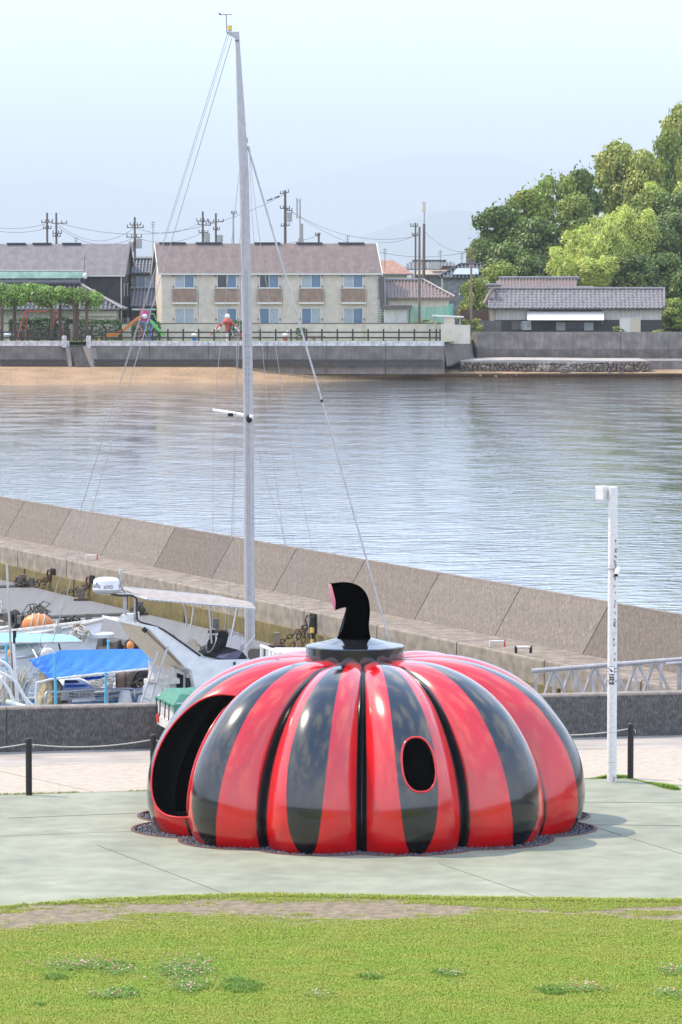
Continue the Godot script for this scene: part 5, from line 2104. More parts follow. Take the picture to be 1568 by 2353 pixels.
	sb.tube([at(58, 716, 354.5), at(133, 716, 354.5)], 0.07)
	part("crossbar", sb, M.play_red, sw)
	# slide tower
	var sl := thing("slide_tower", "playground tower with magenta panel, orange slide and green slide", "slide", at(335, 782, 352))
	var so := sl.position
	var pan := MB.new(so)
	pan.plate([at(322, 713, 351.6), at(345, 713, 351.6), at(345, 739, 351.6), at(322, 739, 351.6)], Vector3(0, 0, -0.12))
	part("panel", pan, M.magenta, sl)
	var bub := MB.new(so)
	bub.ball(at(333, 727, 351.4), Vector3(0.24, 0.24, 0.12), 12, 8)
	part("bubble_window", bub, M.white_paint, sl)
	for q in [[323, 705, M.magenta], [345, 708, M.blue_plastic], [331, 742, M.blue_plastic], [346, 742, M.blue_plastic]]:
		var m := MB.new(so)
		m.tube([at(q[0], 784, 351.8), at(q[0], q[1], 351.8)], 0.06)
		part("post", m, q[2], sl)
	var plat := MB.new(so)
	plat.box(at(335, 741, 352.2), Vector3(1.3, 0.1, 1.1))
	part("platform", plat, M.blue_plastic, sl)
	# the slides: chutes with raised sides
	for q in [["orange_slide", [[322, 733], [314, 737], [296, 752], [278, 766], [262, 772], [244, 774]], M.orange, 0.75], ["green_slide", [[346, 740], [354, 748], [364, 760], [372, 768], [380, 772]], M.green_plastic, 0.5]]:
		var path := []
		for k in q[1]:
			path.append(at(k[0], k[1], 351.2))
		path = arc(path, 4)
		var m := MB.new(so)
		var w: float = q[3]
		var sec := [Vector2(0.30, -w * 0.5), Vector2(0.0, -w * 0.42), Vector2(0.0, w * 0.42), Vector2(0.30, w * 0.5)]
		for i in path.size() - 1:
			for k in 3:
				var z0 := Vector3(0, sec[k].x, -sec[k].y)
				var z1 := Vector3(0, sec[k + 1].x, -sec[k + 1].y)
				m.plate([path[i] + z0, path[i + 1] + z0, path[i + 1] + z1, path[i] + z1], Vector3(0, -0.05, 0.02))
		part(q[0], m, q[2], sl)
	var tub := MB.new(so)
	tub.tube(arc([at(346, 722, 352.6), at(354, 722, 352.6), at(358, 732, 352.6), at(364, 740, 352.6)], 4), 0.05)
	part("handrail", tub, M.green_plastic, sl)
	# red climbing pole with a ball head and four arms
	var cp := thing("climbing_pole", "red and white climbing pole with a round white head and spread arms", "play equipment", at(523, 782, 350.8))
	var co := cp.position
	var m1 := MB.new(co)
	m1.tube([at(523, 784, 350.8), at(523, 756, 350.8)], 0.13)
	part("post_foot", m1, M.white_paint, cp)
	var m2 := MB.new(co)
	m2.lathe([Vector2(0.16, 0.0), Vector2(0.2, 0.5), Vector2(0.34, 0.75), Vector2(0.5, 0.95), Vector2(0.42, 1.15), Vector2(0.12, 1.3)], Transform3D(Basis(), at(523, 762, 350.8)), 14)
	part("body", m2, M.play_red, cp)
	var m3 := MB.new(co)
	m3.ball(at(523, 727.5, 350.8), Vector3(0.26, 0.26, 0.26), 14, 10)
	part("head", m3, M.white_paint, cp)
	for q in [[505, 746, 484, 770], [512, 743, 498, 764], [541, 746, 556, 772], [534, 743, 548, 762]]:
		var m := MB.new(co)
		m.tube([at(523, 738, 350.8), at(q[0], q[1], 350.8), at(q[2], q[3], 350.8)], 0.075)
		part("arm", m, M.play_red, cp)
		var tip := MB.new(co)
		tip.tube([at(lerpf(q[0], q[2], 0.4), lerpf(q[1], q[3], 0.4), 350.7), at(lerpf(q[0], q[2], 0.7), lerpf(q[1], q[3], 0.7), 350.7)], 0.085)
		part("arm_band", tip, M.white_paint, cp)
	# spring riders and see-saws
	for q in [[656, 772, M.play_red, M.white_paint, "red and white spring rider near the middle of the fence"], [447, 772, M.blue_plastic, M.white_paint, "blue spring rider left of the mast"], [390, 776, M.wall_grey, M.white_paint, "grey stone seat with a white top near the green slide"], [339, 778, M.wall_grey, M.wall_grey, "round grey stone under the slide tower"]]:
		var b := thing("spring_rider" if "rider" in q[4] else "park_stone", q[4], "play equipment" if "rider" in q[4] else "stone", at(q[0], 783, 350.2))
		var ms := MB.new()
		ms.lathe([Vector2(0.2, 0.0), Vector2(0.24, 0.2), Vector2(0.14, 0.38)], Transform3D(), 10)
		part("base", ms, q[2], b)
		var mb2 := MB.new()
		mb2.ball(Vector3(0, 0.52, 0), Vector3(0.3, 0.2, 0.2), 10, 8)
		mb2.ball(Vector3(0.18, 0.78, 0), Vector3(0.13, 0.16, 0.12), 10, 8)
		if "rider" in q[4]:
			part("body", mb2, q[3], b)
	for q in [[553, "see-saw close to the right of the red climbing pole"], [722, "see-saw of two pink seats along the right part of the fence"]]:
		var b := thing("see_saw", q[1], "see-saw", at(q[0], 783, 350.4))
		var mp := MB.new()
		mp.box(Vector3(0, 0.42, 0), Vector3(2.2, 0.09, 0.24))
		part("plank", mp, M.salmon, b)
		var mv := MB.new()
		mv.box(Vector3(0, 0.2, 0), Vector3(0.3, 0.4, 0.3))
		part("pivot", mv, M.salmon, b)
		for s in [-0.75, 0.75]:
			var hh := MB.new()
			hh.tube([Vector3(s, 0.46, 0), Vector3(s, 0.8, 0)], 0.04)
			hh.ball(Vector3(s, 0.82, 0), Vector3(0.1, 0.1, 0.1), 8, 6)
			part("handle", hh, M.white_paint, b)
	# garden plants by the bungalow and the wall
	for q in [[898, 738, 40, 34, 356.5, M.leaf_mid, "green shrub in front of the small white shed"], [1092, 748, 50, 40, 366.0, M.leaf_olive, "bright green bush at the left end of the tall sea wall"], [978, 742, 70, 22, 358.2, M.leaf_olive, "row of leafy plants below the turquoise net"], [1060, 738, 30, 26, 355.0, M.leaf_mid, "small bush beside the concrete box"], [1070, 690, 44, 90, 378.0, M.leaf_olive, "yellowish creeper thicket beside the bungalow's hip"], [1420, 757, 40, 16, 367.0, M.leaf_mid, "low pale green shrub under the reddish plant"], [1512, 759, 30, 12, 367.0, M.leaf_olive, "low yellowish shrub by the right end of the black house"]]:
		var foot := at(q[0], q[1] + q[3] * 0.6, q[4])
		var b := thing("shrub", q[6], "shrub", foot, "shrubs by the far houses")
		var c := part("foliage", crown_mesh(300 + int(q[0]), 8, 1500, 0.3), q[5], b)
		c.scale = Vector3(q[2] * q[4] / F / 4.6, q[3] * q[4] / F / 4.7, 0.4)
		var tr := MB.new()
		tr.tube([Vector3(0, -0.4, 0), Vector3(0.02, 0.5, 0)], 0.04, 0.02, 5)
		part("stem", tr, M.bark, b)

func utility_pole(label: String, px: float, top: float, d: float, arms: Array, extra := "", r := 0.15, m: Material = null, foot := 752.0) -> Node3D:
	var base := at(px, foot, d)
	base.y = minf(base.y, 2.2)
	var t := thing("utility_pole", label, "utility pole", base, "utility poles behind the houses")
	var P := MB.new(base)
	var tp := at(px, top, d)
	P.tube([base, Vector3(base.x, tp.y, base.z)], r, r * 0.72, 10)
	part("pole", P, m if m else M.pole_concrete, t)
	for a in arms:
		var y := at(px, a[0], d)
		var x0 := at(px + a[1], a[0], d)
		var x1 := at(px + a[2], a[0] - a[3], d)
		var A := MB.new(base)
		A.tube([x0 + Vector3(0, 0, 0.2), x1 + Vector3(0, 0, 0.2)], 0.055, -1, 6)
		var arm := part("crossarm", A, m if m else M.pole_concrete, t)
		var n := 4
		for i in n:
			var q := x0.lerp(x1, (i + 0.12) / (n - 0.76)) + Vector3(0, 0, 0.2)
			var I := MB.new(base)
			I.tube([q, q + Vector3(0, 0.3, 0)], 0.06, 0.05, 6)
			part("insulator", I, M.cable, arm)
	if "can" in extra:
		for k in (2 if "cans" in extra else 1):
			var y := at(px + (9 if k == 0 else -10), top + 62 + k * 8, d)
			var C := MB.new(base)
			C.tube([y + Vector3(0, 0.55, 0.1), y + Vector3(0, -0.45, 0.1)], 0.32, 0.3, 12)
			part("transformer", C, M.pole_grey, t)
	return t

func build_poles() -> void:
	var w := []
	utility_pole("brown utility pole, left one of the pair at the far left", 110, 489, 392, [[512, -14, 12, 2], [525, -10, 9, 0]])
	utility_pole("brown utility pole with a drooping arm, right one of the far left pair", 131, 489, 390, [[513, -12, 24, 0], [536, -9, 12, 0], [543, -9, 9, 0]])
	utility_pole("utility pole crowded with arms and two transformers left of the apartments", 311, 499, 385, [[523, -19, 20, 0], [517, -12, 14, 0], [545, -20, 16, 0], [560, -12, 14, 0]], "cans")
	utility_pole("utility pole with upturned arms, first of two over the apartment roof's left part", 467, 486, 395, [[508, -15, 12, 0], [516, -12, 18, -2], [534, -10, 12, -1]], "can")
	utility_pole("utility pole with one wide arm, second of two over the apartment roof's left part", 497, 490, 395, [[511, -18, 18, 2], [528, -6, 8, 0]], "can")
	utility_pole("thin grey pole seen just left of the yacht mast", 537, 488, 393, [[491, -5, 7, 0]], "", 0.13, M.pole_grey)
	utility_pole("tallest brown utility pole with a transformer above the apartment roof", 656, 438, 388, [[446, -12, 8, 4], [479, -12, 10, 0], [484, -2, 16, 0], [520, -10, 10, 2]], "can", 0.19)
	utility_pole("short brown pole top over the apartment roof", 733, 536, 396, [[541, -8, 3, 0]], "", 0.16)
	utility_pole("leftmost of the three tall brown poles right of the apartments", 955, 512, 392, [[520, -12, 6, 0], [541, -8, 5, 0]], "", 0.13)
	utility_pole("front one of the three tall brown poles, standing before the bungalow", 964, 521, 356, [], "", 0.15, null, 760)
	utility_pole("brown utility pole with ivy on its head beside the hill", 1083, 574, 368, [[576, -12, 10, 3], [603, -8, 8, 0]], "", 0.14, M.wood, 752)
	# mobile phone masts
	var t := thing("aerial_mast", "tall mast with a long white aerial on its top, behind the front brown pole", "aerial mast", at(974, 640, 398))
	var o := t.position
	var a := MB.new(o)
	a.tube([at(974, 640, 398), at(975, 514, 398)], 0.17, 0.14)
	part("pole", a, M.pole_concrete, t)
	var b := MB.new(o)
	b.tube([at(975, 514, 398), at(976, 465, 398)], 0.07, 0.06)
	part("upper_tube", b, M.pole_grey, t)
	var c := MB.new(o)
	c.tube([at(974, 489, 397.7), at(974, 464, 397.7)], 0.21, 0.21, 12)
	part("aerial", c, M.wall_cream, t)
	var t2 := thing("aerial_mast", "grey mast with two slim vertical aerials above the apartment roof", "aerial mast", at(694, 640, 390))
	o = t2.position
	var e := MB.new(o)
	e.tube([at(694, 640, 390), at(694, 514, 390)], 0.16, 0.15)
	part("pole", e, M.pole_grey, t2)
	for q in [[683, 455, 502], [690, 457, 560]]:
		var m := MB.new(o)
		m.tube([at(q[0], q[2], 389.6), at(q[0], q[1], 389.6)], 0.08)
		part("aerial", m, M.pole_grey, t2)
	var br := MB.new(o)
	br.tube([at(682, 461, 389.8), at(691, 463, 389.8)], 0.04)
	br.tube([at(682, 500, 389.8), at(691, 500, 389.8)], 0.04)
	part("bracket", br, M.pole_grey, t2)
	var bx := MB.new(o)
	bx.box(at(692, 556, 389.5), Vector3(0.55, 0.8, 0.4))
	part("cabinet", bx, M.pole_grey, t2)
	# television aerials on roofs
	for q in [[352, 508, 590, "slim television aerial mast left of the apartments' gable"], [799, 541, 565, "small television aerial over the apartment roof's right part"], [885, 570, 605, "short aerial on the salmon roof"], [1012, 575, 605, "thin aerial on the wide grey roof"], [1062, 580, 615, "thin aerial beside the ivy headed pole"], [175, 545, 566, "small aerial over the dark building's roof"]]:
		var an := thing("roof_aerial", q[3], "aerial", at(q[0], q[2], 395))
		var m := MB.new(an.position)
		m.tube([at(q[0], q[2] + 20, 395), at(q[0], q[1], 395)], 0.035, -1, 6)
		part("mast", m, M.cable, an)
		var m2 := MB.new(an.position)
		for k in 3:
			m2.tube([at(q[0] - 6 + k, q[1] + 4 + k * 5, 395), at(q[0] + 6 - k, q[1] + 3 + k * 5, 395)], 0.022, -1, 5)
		part("element", m2, M.cable, an)
	# wires
	var wires := [[[-40, 516, 400], [110, 513, 392], 0.5, "wire at the far left"], [[-40, 523, 400], [110, 524, 392], 0.5, "lower wire at the far left"], [[-40, 556, 392], [311, 570, 385], 0.7, "low wire over the dark building's roof"], [[131, 513, 390], [311, 523, 385], 1.6, "sagging wire from the far left poles to the crowded pole"], [[131, 520, 390], [311, 545, 385], 1.3, "lower sagging wire to the crowded pole"], [[140, 514, 390], [656, 446, 388], 2.4, "long wire rising to the tallest pole"], [[311, 523, 385], [467, 508, 395], 0.9, "wire between the crowded pole and the upturned arms"], [[311, 545, 385], [467, 534, 395], 0.8, "lower wire towards the upturned arms"], [[467, 508, 395], [497, 511, 395], 0.2, "short wire between the two poles on the left part of the roof"], [[656, 478, 388], [964, 541, 375], 1.5, "wire falling from the tallest pole to the right"], [[668, 484, 388], [1083, 577, 368], 2.2, "long wire falling to the ivy headed pole"], [[733, 541, 396], [560, 560, 396], 0.5, "wire from the short brown pole top"], [[955, 541, 392], [870, 556, 396], 0.3, "wire left of the three tall poles"], [[975, 530, 395], [1083, 577, 368], 0.8, "wire from the tall poles to the ivy headed pole"]]
	for q in wires:
		var A := at(q[0][0], q[0][1], q[0][2])
		var B := at(q[1][0], q[1][1], q[1][2])
		var m := MB.new(A)
		m.tube(sag(A, B, q[2], 12), 0.022, -1, 5)
		single("power_line", m, M.cable, "thin " + q[3], "power line", A, "power lines")
	# knots on the wire left of the tallest pole
	for q in [[636, 453, "upper dark wire knot close to the tallest pole"], [620, 459, "lower dark wire knot left of the tallest pole"]]:
		var m := MB.new()
		m.tube([Vector3(-0.3, -0.12, 0), Vector3(0.3, 0.12, 0)], 0.06, 0.12, 6)
		single("wire_knot", m, M.cable, q[2], "wire joint", at(q[0], q[1], 388.5), "wire joints")
	# ivy on the pole's head
	var iv := single("ivy", crown_mesh(410, 7, 900, 0.25), M.leaf_olive, "ivy tangled round the head of the brown pole beside the hill", "ivy", at(1083, 606, 368))
	iv.scale = Vector3(0.26, 0.34, 0.26)


# --- near things: posts and rope, white pole, truck, gangway, quay fittings ------------------------

func build_near_things() -> void:
	# black posts along the plaza with a pale rope
	var p1 := on(67, 1827)
	var p6 := on(1449, 1789)
	var labels := ["black post at the far left of the plaza's back edge", "black post just left of the red dome, beside the truck's tail", "black post behind the red dome, nearest its left side", "black post behind the middle of the red dome", "black post behind the red dome's right half", "black post just right of the white pole"]
	var tops := []
	for i in 6:
		var p := p1.lerp(p6, i / 5.0)
		if i == 1:
			p = on(353, 1817)
		var t := thing("rope_post", labels[i], "post", p, "black posts along the plaza edge")
		var m := MB.new()
		m.lathe([Vector2(0.0, 0.965), Vector2(0.04, 0.963), Vector2(0.05, 0.95), Vector2(0.053, 0.93), Vector2(0.053, 0.0)], Transform3D(), 16)
		part("post_shaft", m, M.black, t)
		var e := MB.new()
		e.tube([Vector3(0.052, 0.86, 0.0), Vector3(0.08, 0.84, 0.0), Vector3(0.078, 0.80, 0.0)], 0.008)
		part("rope_eye", e, M.steel, t)
		tops.append(p)
	tops.push_front(p1 + (p1 - p6).normalized() * 2.1)
	var rl := ["rope running out of the picture from the far left post", "rope sagging between the two left posts", "rope from the second post on the left behind the dome", "rope behind the left half of the dome", "rope behind the right half of the dome", "rope rising to the right black post past the white pole"]
	for i in 6:
		var m := MB.new()
		var a: Vector3 = tops[i] + Vector3(0.05, 0.855, 0)
		var b: Vector3 = tops[i + 1] + Vector3(-0.05, 0.865, 0)
		m.tube(sag(a, b, 0.075, 14), 0.0105, -1, 7)
		single("barrier_rope", m, M.rope, rl[i], "rope", Vector3.ZERO, "ropes between the black posts")
	# white pole
	var base := on(1406, 1796)
	var t := thing("white_pole", "tall rust flecked white pole with a box at its top", "pole", base)
	var top := at(1407.5, 1118, -base.z).y
	var tilt := 0.0
	var shaft := MB.new()
	var prof := [Vector2(0.0, top + 0.004), Vector2(0.070, top), Vector2(0.080, top - 0.012), Vector2(0.080, top - 0.77), Vector2(0.0765, top - 0.775), Vector2(0.0765, top - 0.785), Vector2(0.082, top - 0.79), Vector2(0.083, 0.0)]
	shaft.lathe(prof, Transform3D(), 28)
	part("pole_shaft", shaft, M.white_paint, t)
	for yy in [0.34, 0.86, top - 1.36]:
		var s := MB.new()
		s.lathe([Vector2(0.0832, yy + 0.004), Vector2(0.0832, yy - 0.004)], Transform3D(), 28)
		part("pole_seam", s, M.pole_grey, t)
	# flaking rust, each patch its own ragged sheet on the tube
	var r := RandomNumberGenerator.new()
	r.seed = 9
	var spots := [[top - 0.95, 0.5, 0.05, 5], [top - 1.22, 0.42, 0.12, 9], [top - 1.32, 0.3, 0.16, 14], [top - 1.42, 0.2, 0.1, 10], [2.95, 0.35, 0.1, 6], [2.75, 0.3, 0.12, 9], [2.6, 0.2, 0.16, 12], [2.45, 0.15, 0.14, 8], [2.05, 0.25, 0.12, 7], [3.3, 0.3, 0.1, 4], [0.04, 0.3, 0.04, 8]]
	var ru := MB.new()
	for s in spots:
		for i in int(s[3] * 0.7):
			var yc: float = s[0] + r.randfn() * s[2]
			if yc < 0.01 or yc > top - 0.8:
				continue
			var ac: float = 1.57 - s[1] - absf(r.randfn()) * 0.25
			var sz := r.randf_range(0.008, 0.032)
			var ring := []
			for k in 8:
				var an := TAU * k / 8.0
				var rr := sz * r.randf_range(0.5, 1.15)
				var aa := ac + cos(an) * rr / 0.083
				var rad := 0.0836 if yc < top - 0.8 else 0.0806
				ring.append(Vector3(cos(aa) * rad, yc + sin(an) * rr * 1.3, sin(aa) * rad))
			for k in range(1, 7):
				ru.tri(ring[0], ring[k + 1], ring[k])
	part("rust_flakes", ru, M.rust_light, t, "stuff")
	# box beside the pole's top
	var bx := MB.new()
	var b := Basis(Vector3.UP, 0.75)
	bx.cbox(Vector3(-0.175, top - 0.115, -0.06), Vector3(0.17, 0.24, 0.17), 0.01, b)
	var bo := part("top_box", bx, M.white_paint, t)
	var lid := MB.new()
	lid.box(Vector3(-0.175, top - 0.115, -0.06) + b * Vector3(0.03, 0, 0.086), Vector3(0.1, 0.16, 0.004), b)
	part("box_cover", lid, M.trim, bo)
	var arm := MB.new()
	arm.box(Vector3(-0.08, top - 0.05, -0.03), Vector3(0.12, 0.04, 0.04))
	part("box_arm", arm, M.white_paint, t)
	# camera
	var cy := top - 1.46
	var cam := thing("security_camera", "white bullet camera clamped to the middle of the white pole", "camera", base + Vector3(0.045, cy, 0.085))
	var body := MB.new()
	var dirv := Vector3(-0.28, -0.62, 0.73).normalized()
	var cc := Vector3(0.02, 0.0, 0.05)
	body.tube([cc - dirv * 0.09, cc + dirv * 0.075], 0.036, 0.036, 16)
	part("body", body, M.white_paint, cam)
	var hood := MB.new()
	hood.tube([cc - dirv * 0.1 + Vector3(0, 0.004, 0), cc + dirv * 0.05 + Vector3(0, 0.004, 0)], 0.043, 0.040, 16)
	part("hood", hood, M.gelcoat, cam)
	var lens := MB.new()
	lens.tube([cc + dirv * 0.07, cc + dirv * 0.082], 0.034, 0.034, 16)
	part("lens", lens, M.black_gloss, cam)
	var cl := MB.new()
	cl.lathe([Vector2(0.085, 0.03), Vector2(0.088, 0.03), Vector2(0.088, -0.0), Vector2(0.085, 0.0)], Transform3D(Basis(), Vector3(-0.045, 0.03, -0.085)), 20)
	cl.box(Vector3(0.0, 0.03, 0.01), Vector3(0.06, 0.07, 0.05))
	part("clamp", cl, M.pole_grey, cam)
	# notice: camera symbol over white on black writing
	notice(base)
	truck()
	gangway()

func notice(base: Vector3) -> void:
	var rows := [
		"..................................", "..##..............................", "..##..............................", "..###########.....................", "..##############..................", "....##############................", "......##############..............", "........##############..####......", "..........##################......", "............##############........", "...............#######............", ".................###..............", ".................................."]
	var glyphs := [
		["#.#.##.###...#...#", "###.#..#.#..###.#.#", "#.#.######...#.##..", "###.#.##.#.#.#.#.##", "#...#.##.#..#..###.", "#..#..###..#.#..##."],
		[".#....#....#####...", "#####..#...........", ".#.#...##..#####...", ".#.#..#.#......#...", "#..#.#...#....#....", "#.##.......##......"],
		["#.#...#.##.#...#...", "###.#########.#####", "#.#.###.#.#...#.#.#", "#.##.####.#...#####", "#..#.##.#.##....#..", "#..#.#..##.#....#.."]]
	var img := Image.create(40, 96, false, Image.FORMAT_RGB8)
	img.fill(Color(0.04, 0.04, 0.045))
	img.fill_rect(Rect2i(2, 2, 36, 38), Color(0.93, 0.93, 0.94))
	for y in rows.size():
		for x in rows[y].length():
			if rows[y][x] == "#":
				img.fill_rect(Rect2i(3 + x, 8 + y * 2, 1, 2), Color(0.04, 0.04, 0.045))
	for g in 3:
		for y in glyphs[g].size():
			for x in glyphs[g][y].length():
				if glyphs[g][y][x] == "#":
					img.fill_rect(Rect2i(2 + x * 2 - (0 if x < 18 else 0), 44 + g * 15 + y * 2, 2, 2), Color(0.95, 0.95, 0.95))
	for x in range(4, 36):
		if (x * 7) % 5 != 0:
			img.set_pixel(x, 90, Color(0.9, 0.9, 0.9))
			img.set_pixel(x, 92, Color(0.7, 0.7, 0.7))
	var m := StandardMaterial3D.new()
	m.resource_name = "notice_print"
	m.albedo_texture = tex(img)
	m.roughness = 0.4
	var q := MB.new()
	var n := 8
	for i in n:
		var a0 := PI * 0.5 + 0.80 - 1.15 * i / n
		var a1 := PI * 0.5 + 0.80 - 1.15 * (i + 1) / n
		var R := 0.0865
		var h := 0.155
		var c := [Vector3(cos(a0) * R, -h, sin(a0) * R), Vector3(cos(a1) * R, -h, sin(a1) * R), Vector3(cos(a1) * R, h, sin(a1) * R), Vector3(cos(a0) * R, h, sin(a0) * R)]
		q.quad(c[0], c[1], c[2], c[3])
		var u := [Vector2(float(i) / n, 1), Vector2((i + 1.0) / n, 1), Vector2((i + 1.0) / n, 0), Vector2(float(i) / n, 0)]
		for k in [0, 2, 1, 0, 3, 2]:
			q.uv.append(u[k])
	var t := thing("camera_notice", "black and white camera warning notice wrapped round the white pole", "notice", base + Vector3(0, at(1402, 1551, -base.z).y, 0))
	part("print", q, m, t)
	var s := MB.new()
	for yy in [-0.1, 0.06, 0.12]:
		s.lathe([Vector2(0.0855, yy + 0.006), Vector2(0.0855, yy - 0.006)], Transform3D(), 20)
	part("strap", s, M.black, t)

func truck() -> void:
	var corner := on(402, 1760)
	corner = at(402, 1617, 66.2)
	corner.y = 0.0
	var t := thing("pickup_truck", "small white pickup truck with green tarpaulin over its bed", "truck", corner, "", 0.28)
	# local: x forward from the tail, z towards the viewer; the near rear corner is the origin
	var W := 1.42
	var bed := MB.new()
	bed.cbox(Vector3(1.0, 0.84, -W / 2), Vector3(1.95, 0.36, W), 0.02)
	part("bed", bed, M.white_paint, t)
	var fr := MB.new()
	fr.box(Vector3(1.5, 0.5, -W / 2), Vector3(2.9, 0.22, W * 0.8))
	part("chassis", fr, M.rubber, t)
	var skirt := MB.new()
	skirt.cbox(Vector3(0.06, 0.56, -W / 2), Vector3(0.12, 0.2, W - 0.02), 0.02)
	part("rear_bumper", skirt, M.white_paint, t)
	# tarpaulin: sagging top and hanging sides
	var tp := MB.new()
	var n := 12
	for i in n:
		for j in 8:
			var q := []
			for e in [[i, j], [i + 1, j], [i + 1, j + 1], [i, j + 1]]:
				var u: float = float(e[0]) / n
				var v: float = float(e[1]) / 8.0
				var edge := 1.0 - pow(absf(v * 2.0 - 1.0), 8.0)
				var ed2 := 1.0 - pow(absf(u * 2.0 - 1.0), 10.0)
				q.append(Vector3(-0.03 + u * 2.0, 0.98 + 0.19 * minf(edge, ed2) + 0.015 * sin(u * 19.0) * sin(v * 9.0), 0.03 - v * (W + 0.06)))
			tp.quad(q[0], q[1], q[2], q[3])
	for i in n:
		var x0 := -0.03 + 2.0 * i / n
		var x1 := -0.03 + 2.0 * (i + 1) / n
		tp.quad(Vector3(x0, 0.74 + 0.02 * sin(i * 2.0), 0.035), Vector3(x1, 0.74 + 0.02 * sin((i + 1) * 2.0), 0.035), Vector3(x1, 0.985, 0.03), Vector3(x0, 0.985, 0.03))
	for j in 8:
		var z0 := 0.03 - (W + 0.06) * j / 8.0
		var z1 := 0.03 - (W + 0.06) * (j + 1) / 8.0
		tp.quad(Vector3(-0.035, 0.93, z1), Vector3(-0.035, 0.93, z0), Vector3(-0.03, 0.985, z0), Vector3(-0.03, 0.985, z1))
	part("tarpaulin", tp, M.tarp_green, t)
	for s in [-0.25, -0.55, -0.95, -1.25]:
		var c := MB.new()
		c.tube(sag(Vector3(-0.045, 0.97, s), Vector3(-0.03, 0.66, s - 0.12), 0.05, 5), 0.011, -1, 6)
		part("elastic_cord", c, M.black, t)
	for s in [-0.1, -1.3]:
		var l := MB.new()
		l.cbox(Vector3(-0.012, 0.60, s), Vector3(0.03, 0.15, 0.14), 0.01)
		part("tail_light", l, M.red, t)
	var pl := MB.new()
	pl.box(Vector3(-0.02, 0.48, -0.42), Vector3(0.015, 0.17, 0.33))
	part("number_plate", pl, M.yellow, t)
	# cab
	var cab := MB.new()
	cab.prism(PackedVector2Array([Vector2(2.1, 0.5), Vector2(3.38, 0.5), Vector2(3.42, 0.85), Vector2(3.36, 1.15), Vector2(3.05, 1.72), Vector2(2.9, 1.80), Vector2(2.25, 1.82), Vector2(2.12, 1.76)]), Transform3D(Basis(), Vector3(0, 0, -W)), W)
	part("cab", cab, M.white_paint, t)
	var rw := MB.new()
	rw.box(Vector3(2.1, 1.42, -W / 2), Vector3(0.02, 0.42, W * 0.72))
	part("rear_window", rw, M.glass_dark, t)
	var sw := MB.new()
	sw.plate([Vector3(2.3, 1.2, 0.004), Vector3(3.18, 1.2, 0.004), Vector3(2.98, 1.64, 0.004), Vector3(2.3, 1.66, 0.004)], Vector3(0, 0, -0.01))
	part("side_window", sw, M.glass_dark, t)
	# guard frame behind the cab
	var g := MB.new()
	var gx := 1.98
	g.tube([Vector3(gx, 0.95, -0.04), Vector3(gx, 1.86, -0.06)], 0.032)
	g.tube([Vector3(gx, 0.95, -W + 0.04), Vector3(gx, 1.86, -W + 0.06)], 0.032)
	g.tube([Vector3(gx, 1.86, -0.03), Vector3(gx, 1.86, -W + 0.03)], 0.034)
	g.tube([Vector3(gx, 1.48, -0.04), Vector3(gx, 1.48, -W + 0.04)], 0.022)
	for z in [-0.42, -0.7, -1.0]:
		g.tube([Vector3(gx, 0.95, z), Vector3(gx, 1.84, z)], 0.02)
	part("guard_frame", g, M.white_paint, t)
	for x in [0.55, 2.75]:
		for z in [-0.06, -W + 0.06]:
			var wb := Transform3D(Basis(Vector3.RIGHT, PI / 2), Vector3(x, 0.27, z))
			var ty := MB.new()
			ty.lathe([Vector2(0.15, 0.075), Vector2(0.25, 0.08), Vector2(0.27, 0.05), Vector2(0.27, -0.05), Vector2(0.25, -0.08), Vector2(0.15, -0.075)], wb, 20)
			var wl := part("wheel", ty, M.rubber, t)
			var rim := MB.new()
			rim.lathe([Vector2(0.0, 0.05), Vector2(0.155, 0.07), Vector2(0.155, -0.07), Vector2(0.0, -0.05)], wb, 16)
			part("rim", rim, M.steel, wl)

func font(bold := false) -> Font:
	var f := SystemFont.new()
	f.font_names = PackedStringArray(["Droid Sans"])
	if bold:
		f.font_weight = 700
	return f

func lettering(called: String, txt: String, size: float, xf: Transform3D, m: Material, parent: Node3D, bold := true) -> void:
	var tx := TextMesh.new()
	tx.text = txt
	tx.font = font(bold)
	tx.font_size = 32
	tx.pixel_size = size / 32.0 * 1.35
	tx.depth = 0.004
	var p := part(called, tx, m, parent)
	p.transform = xf

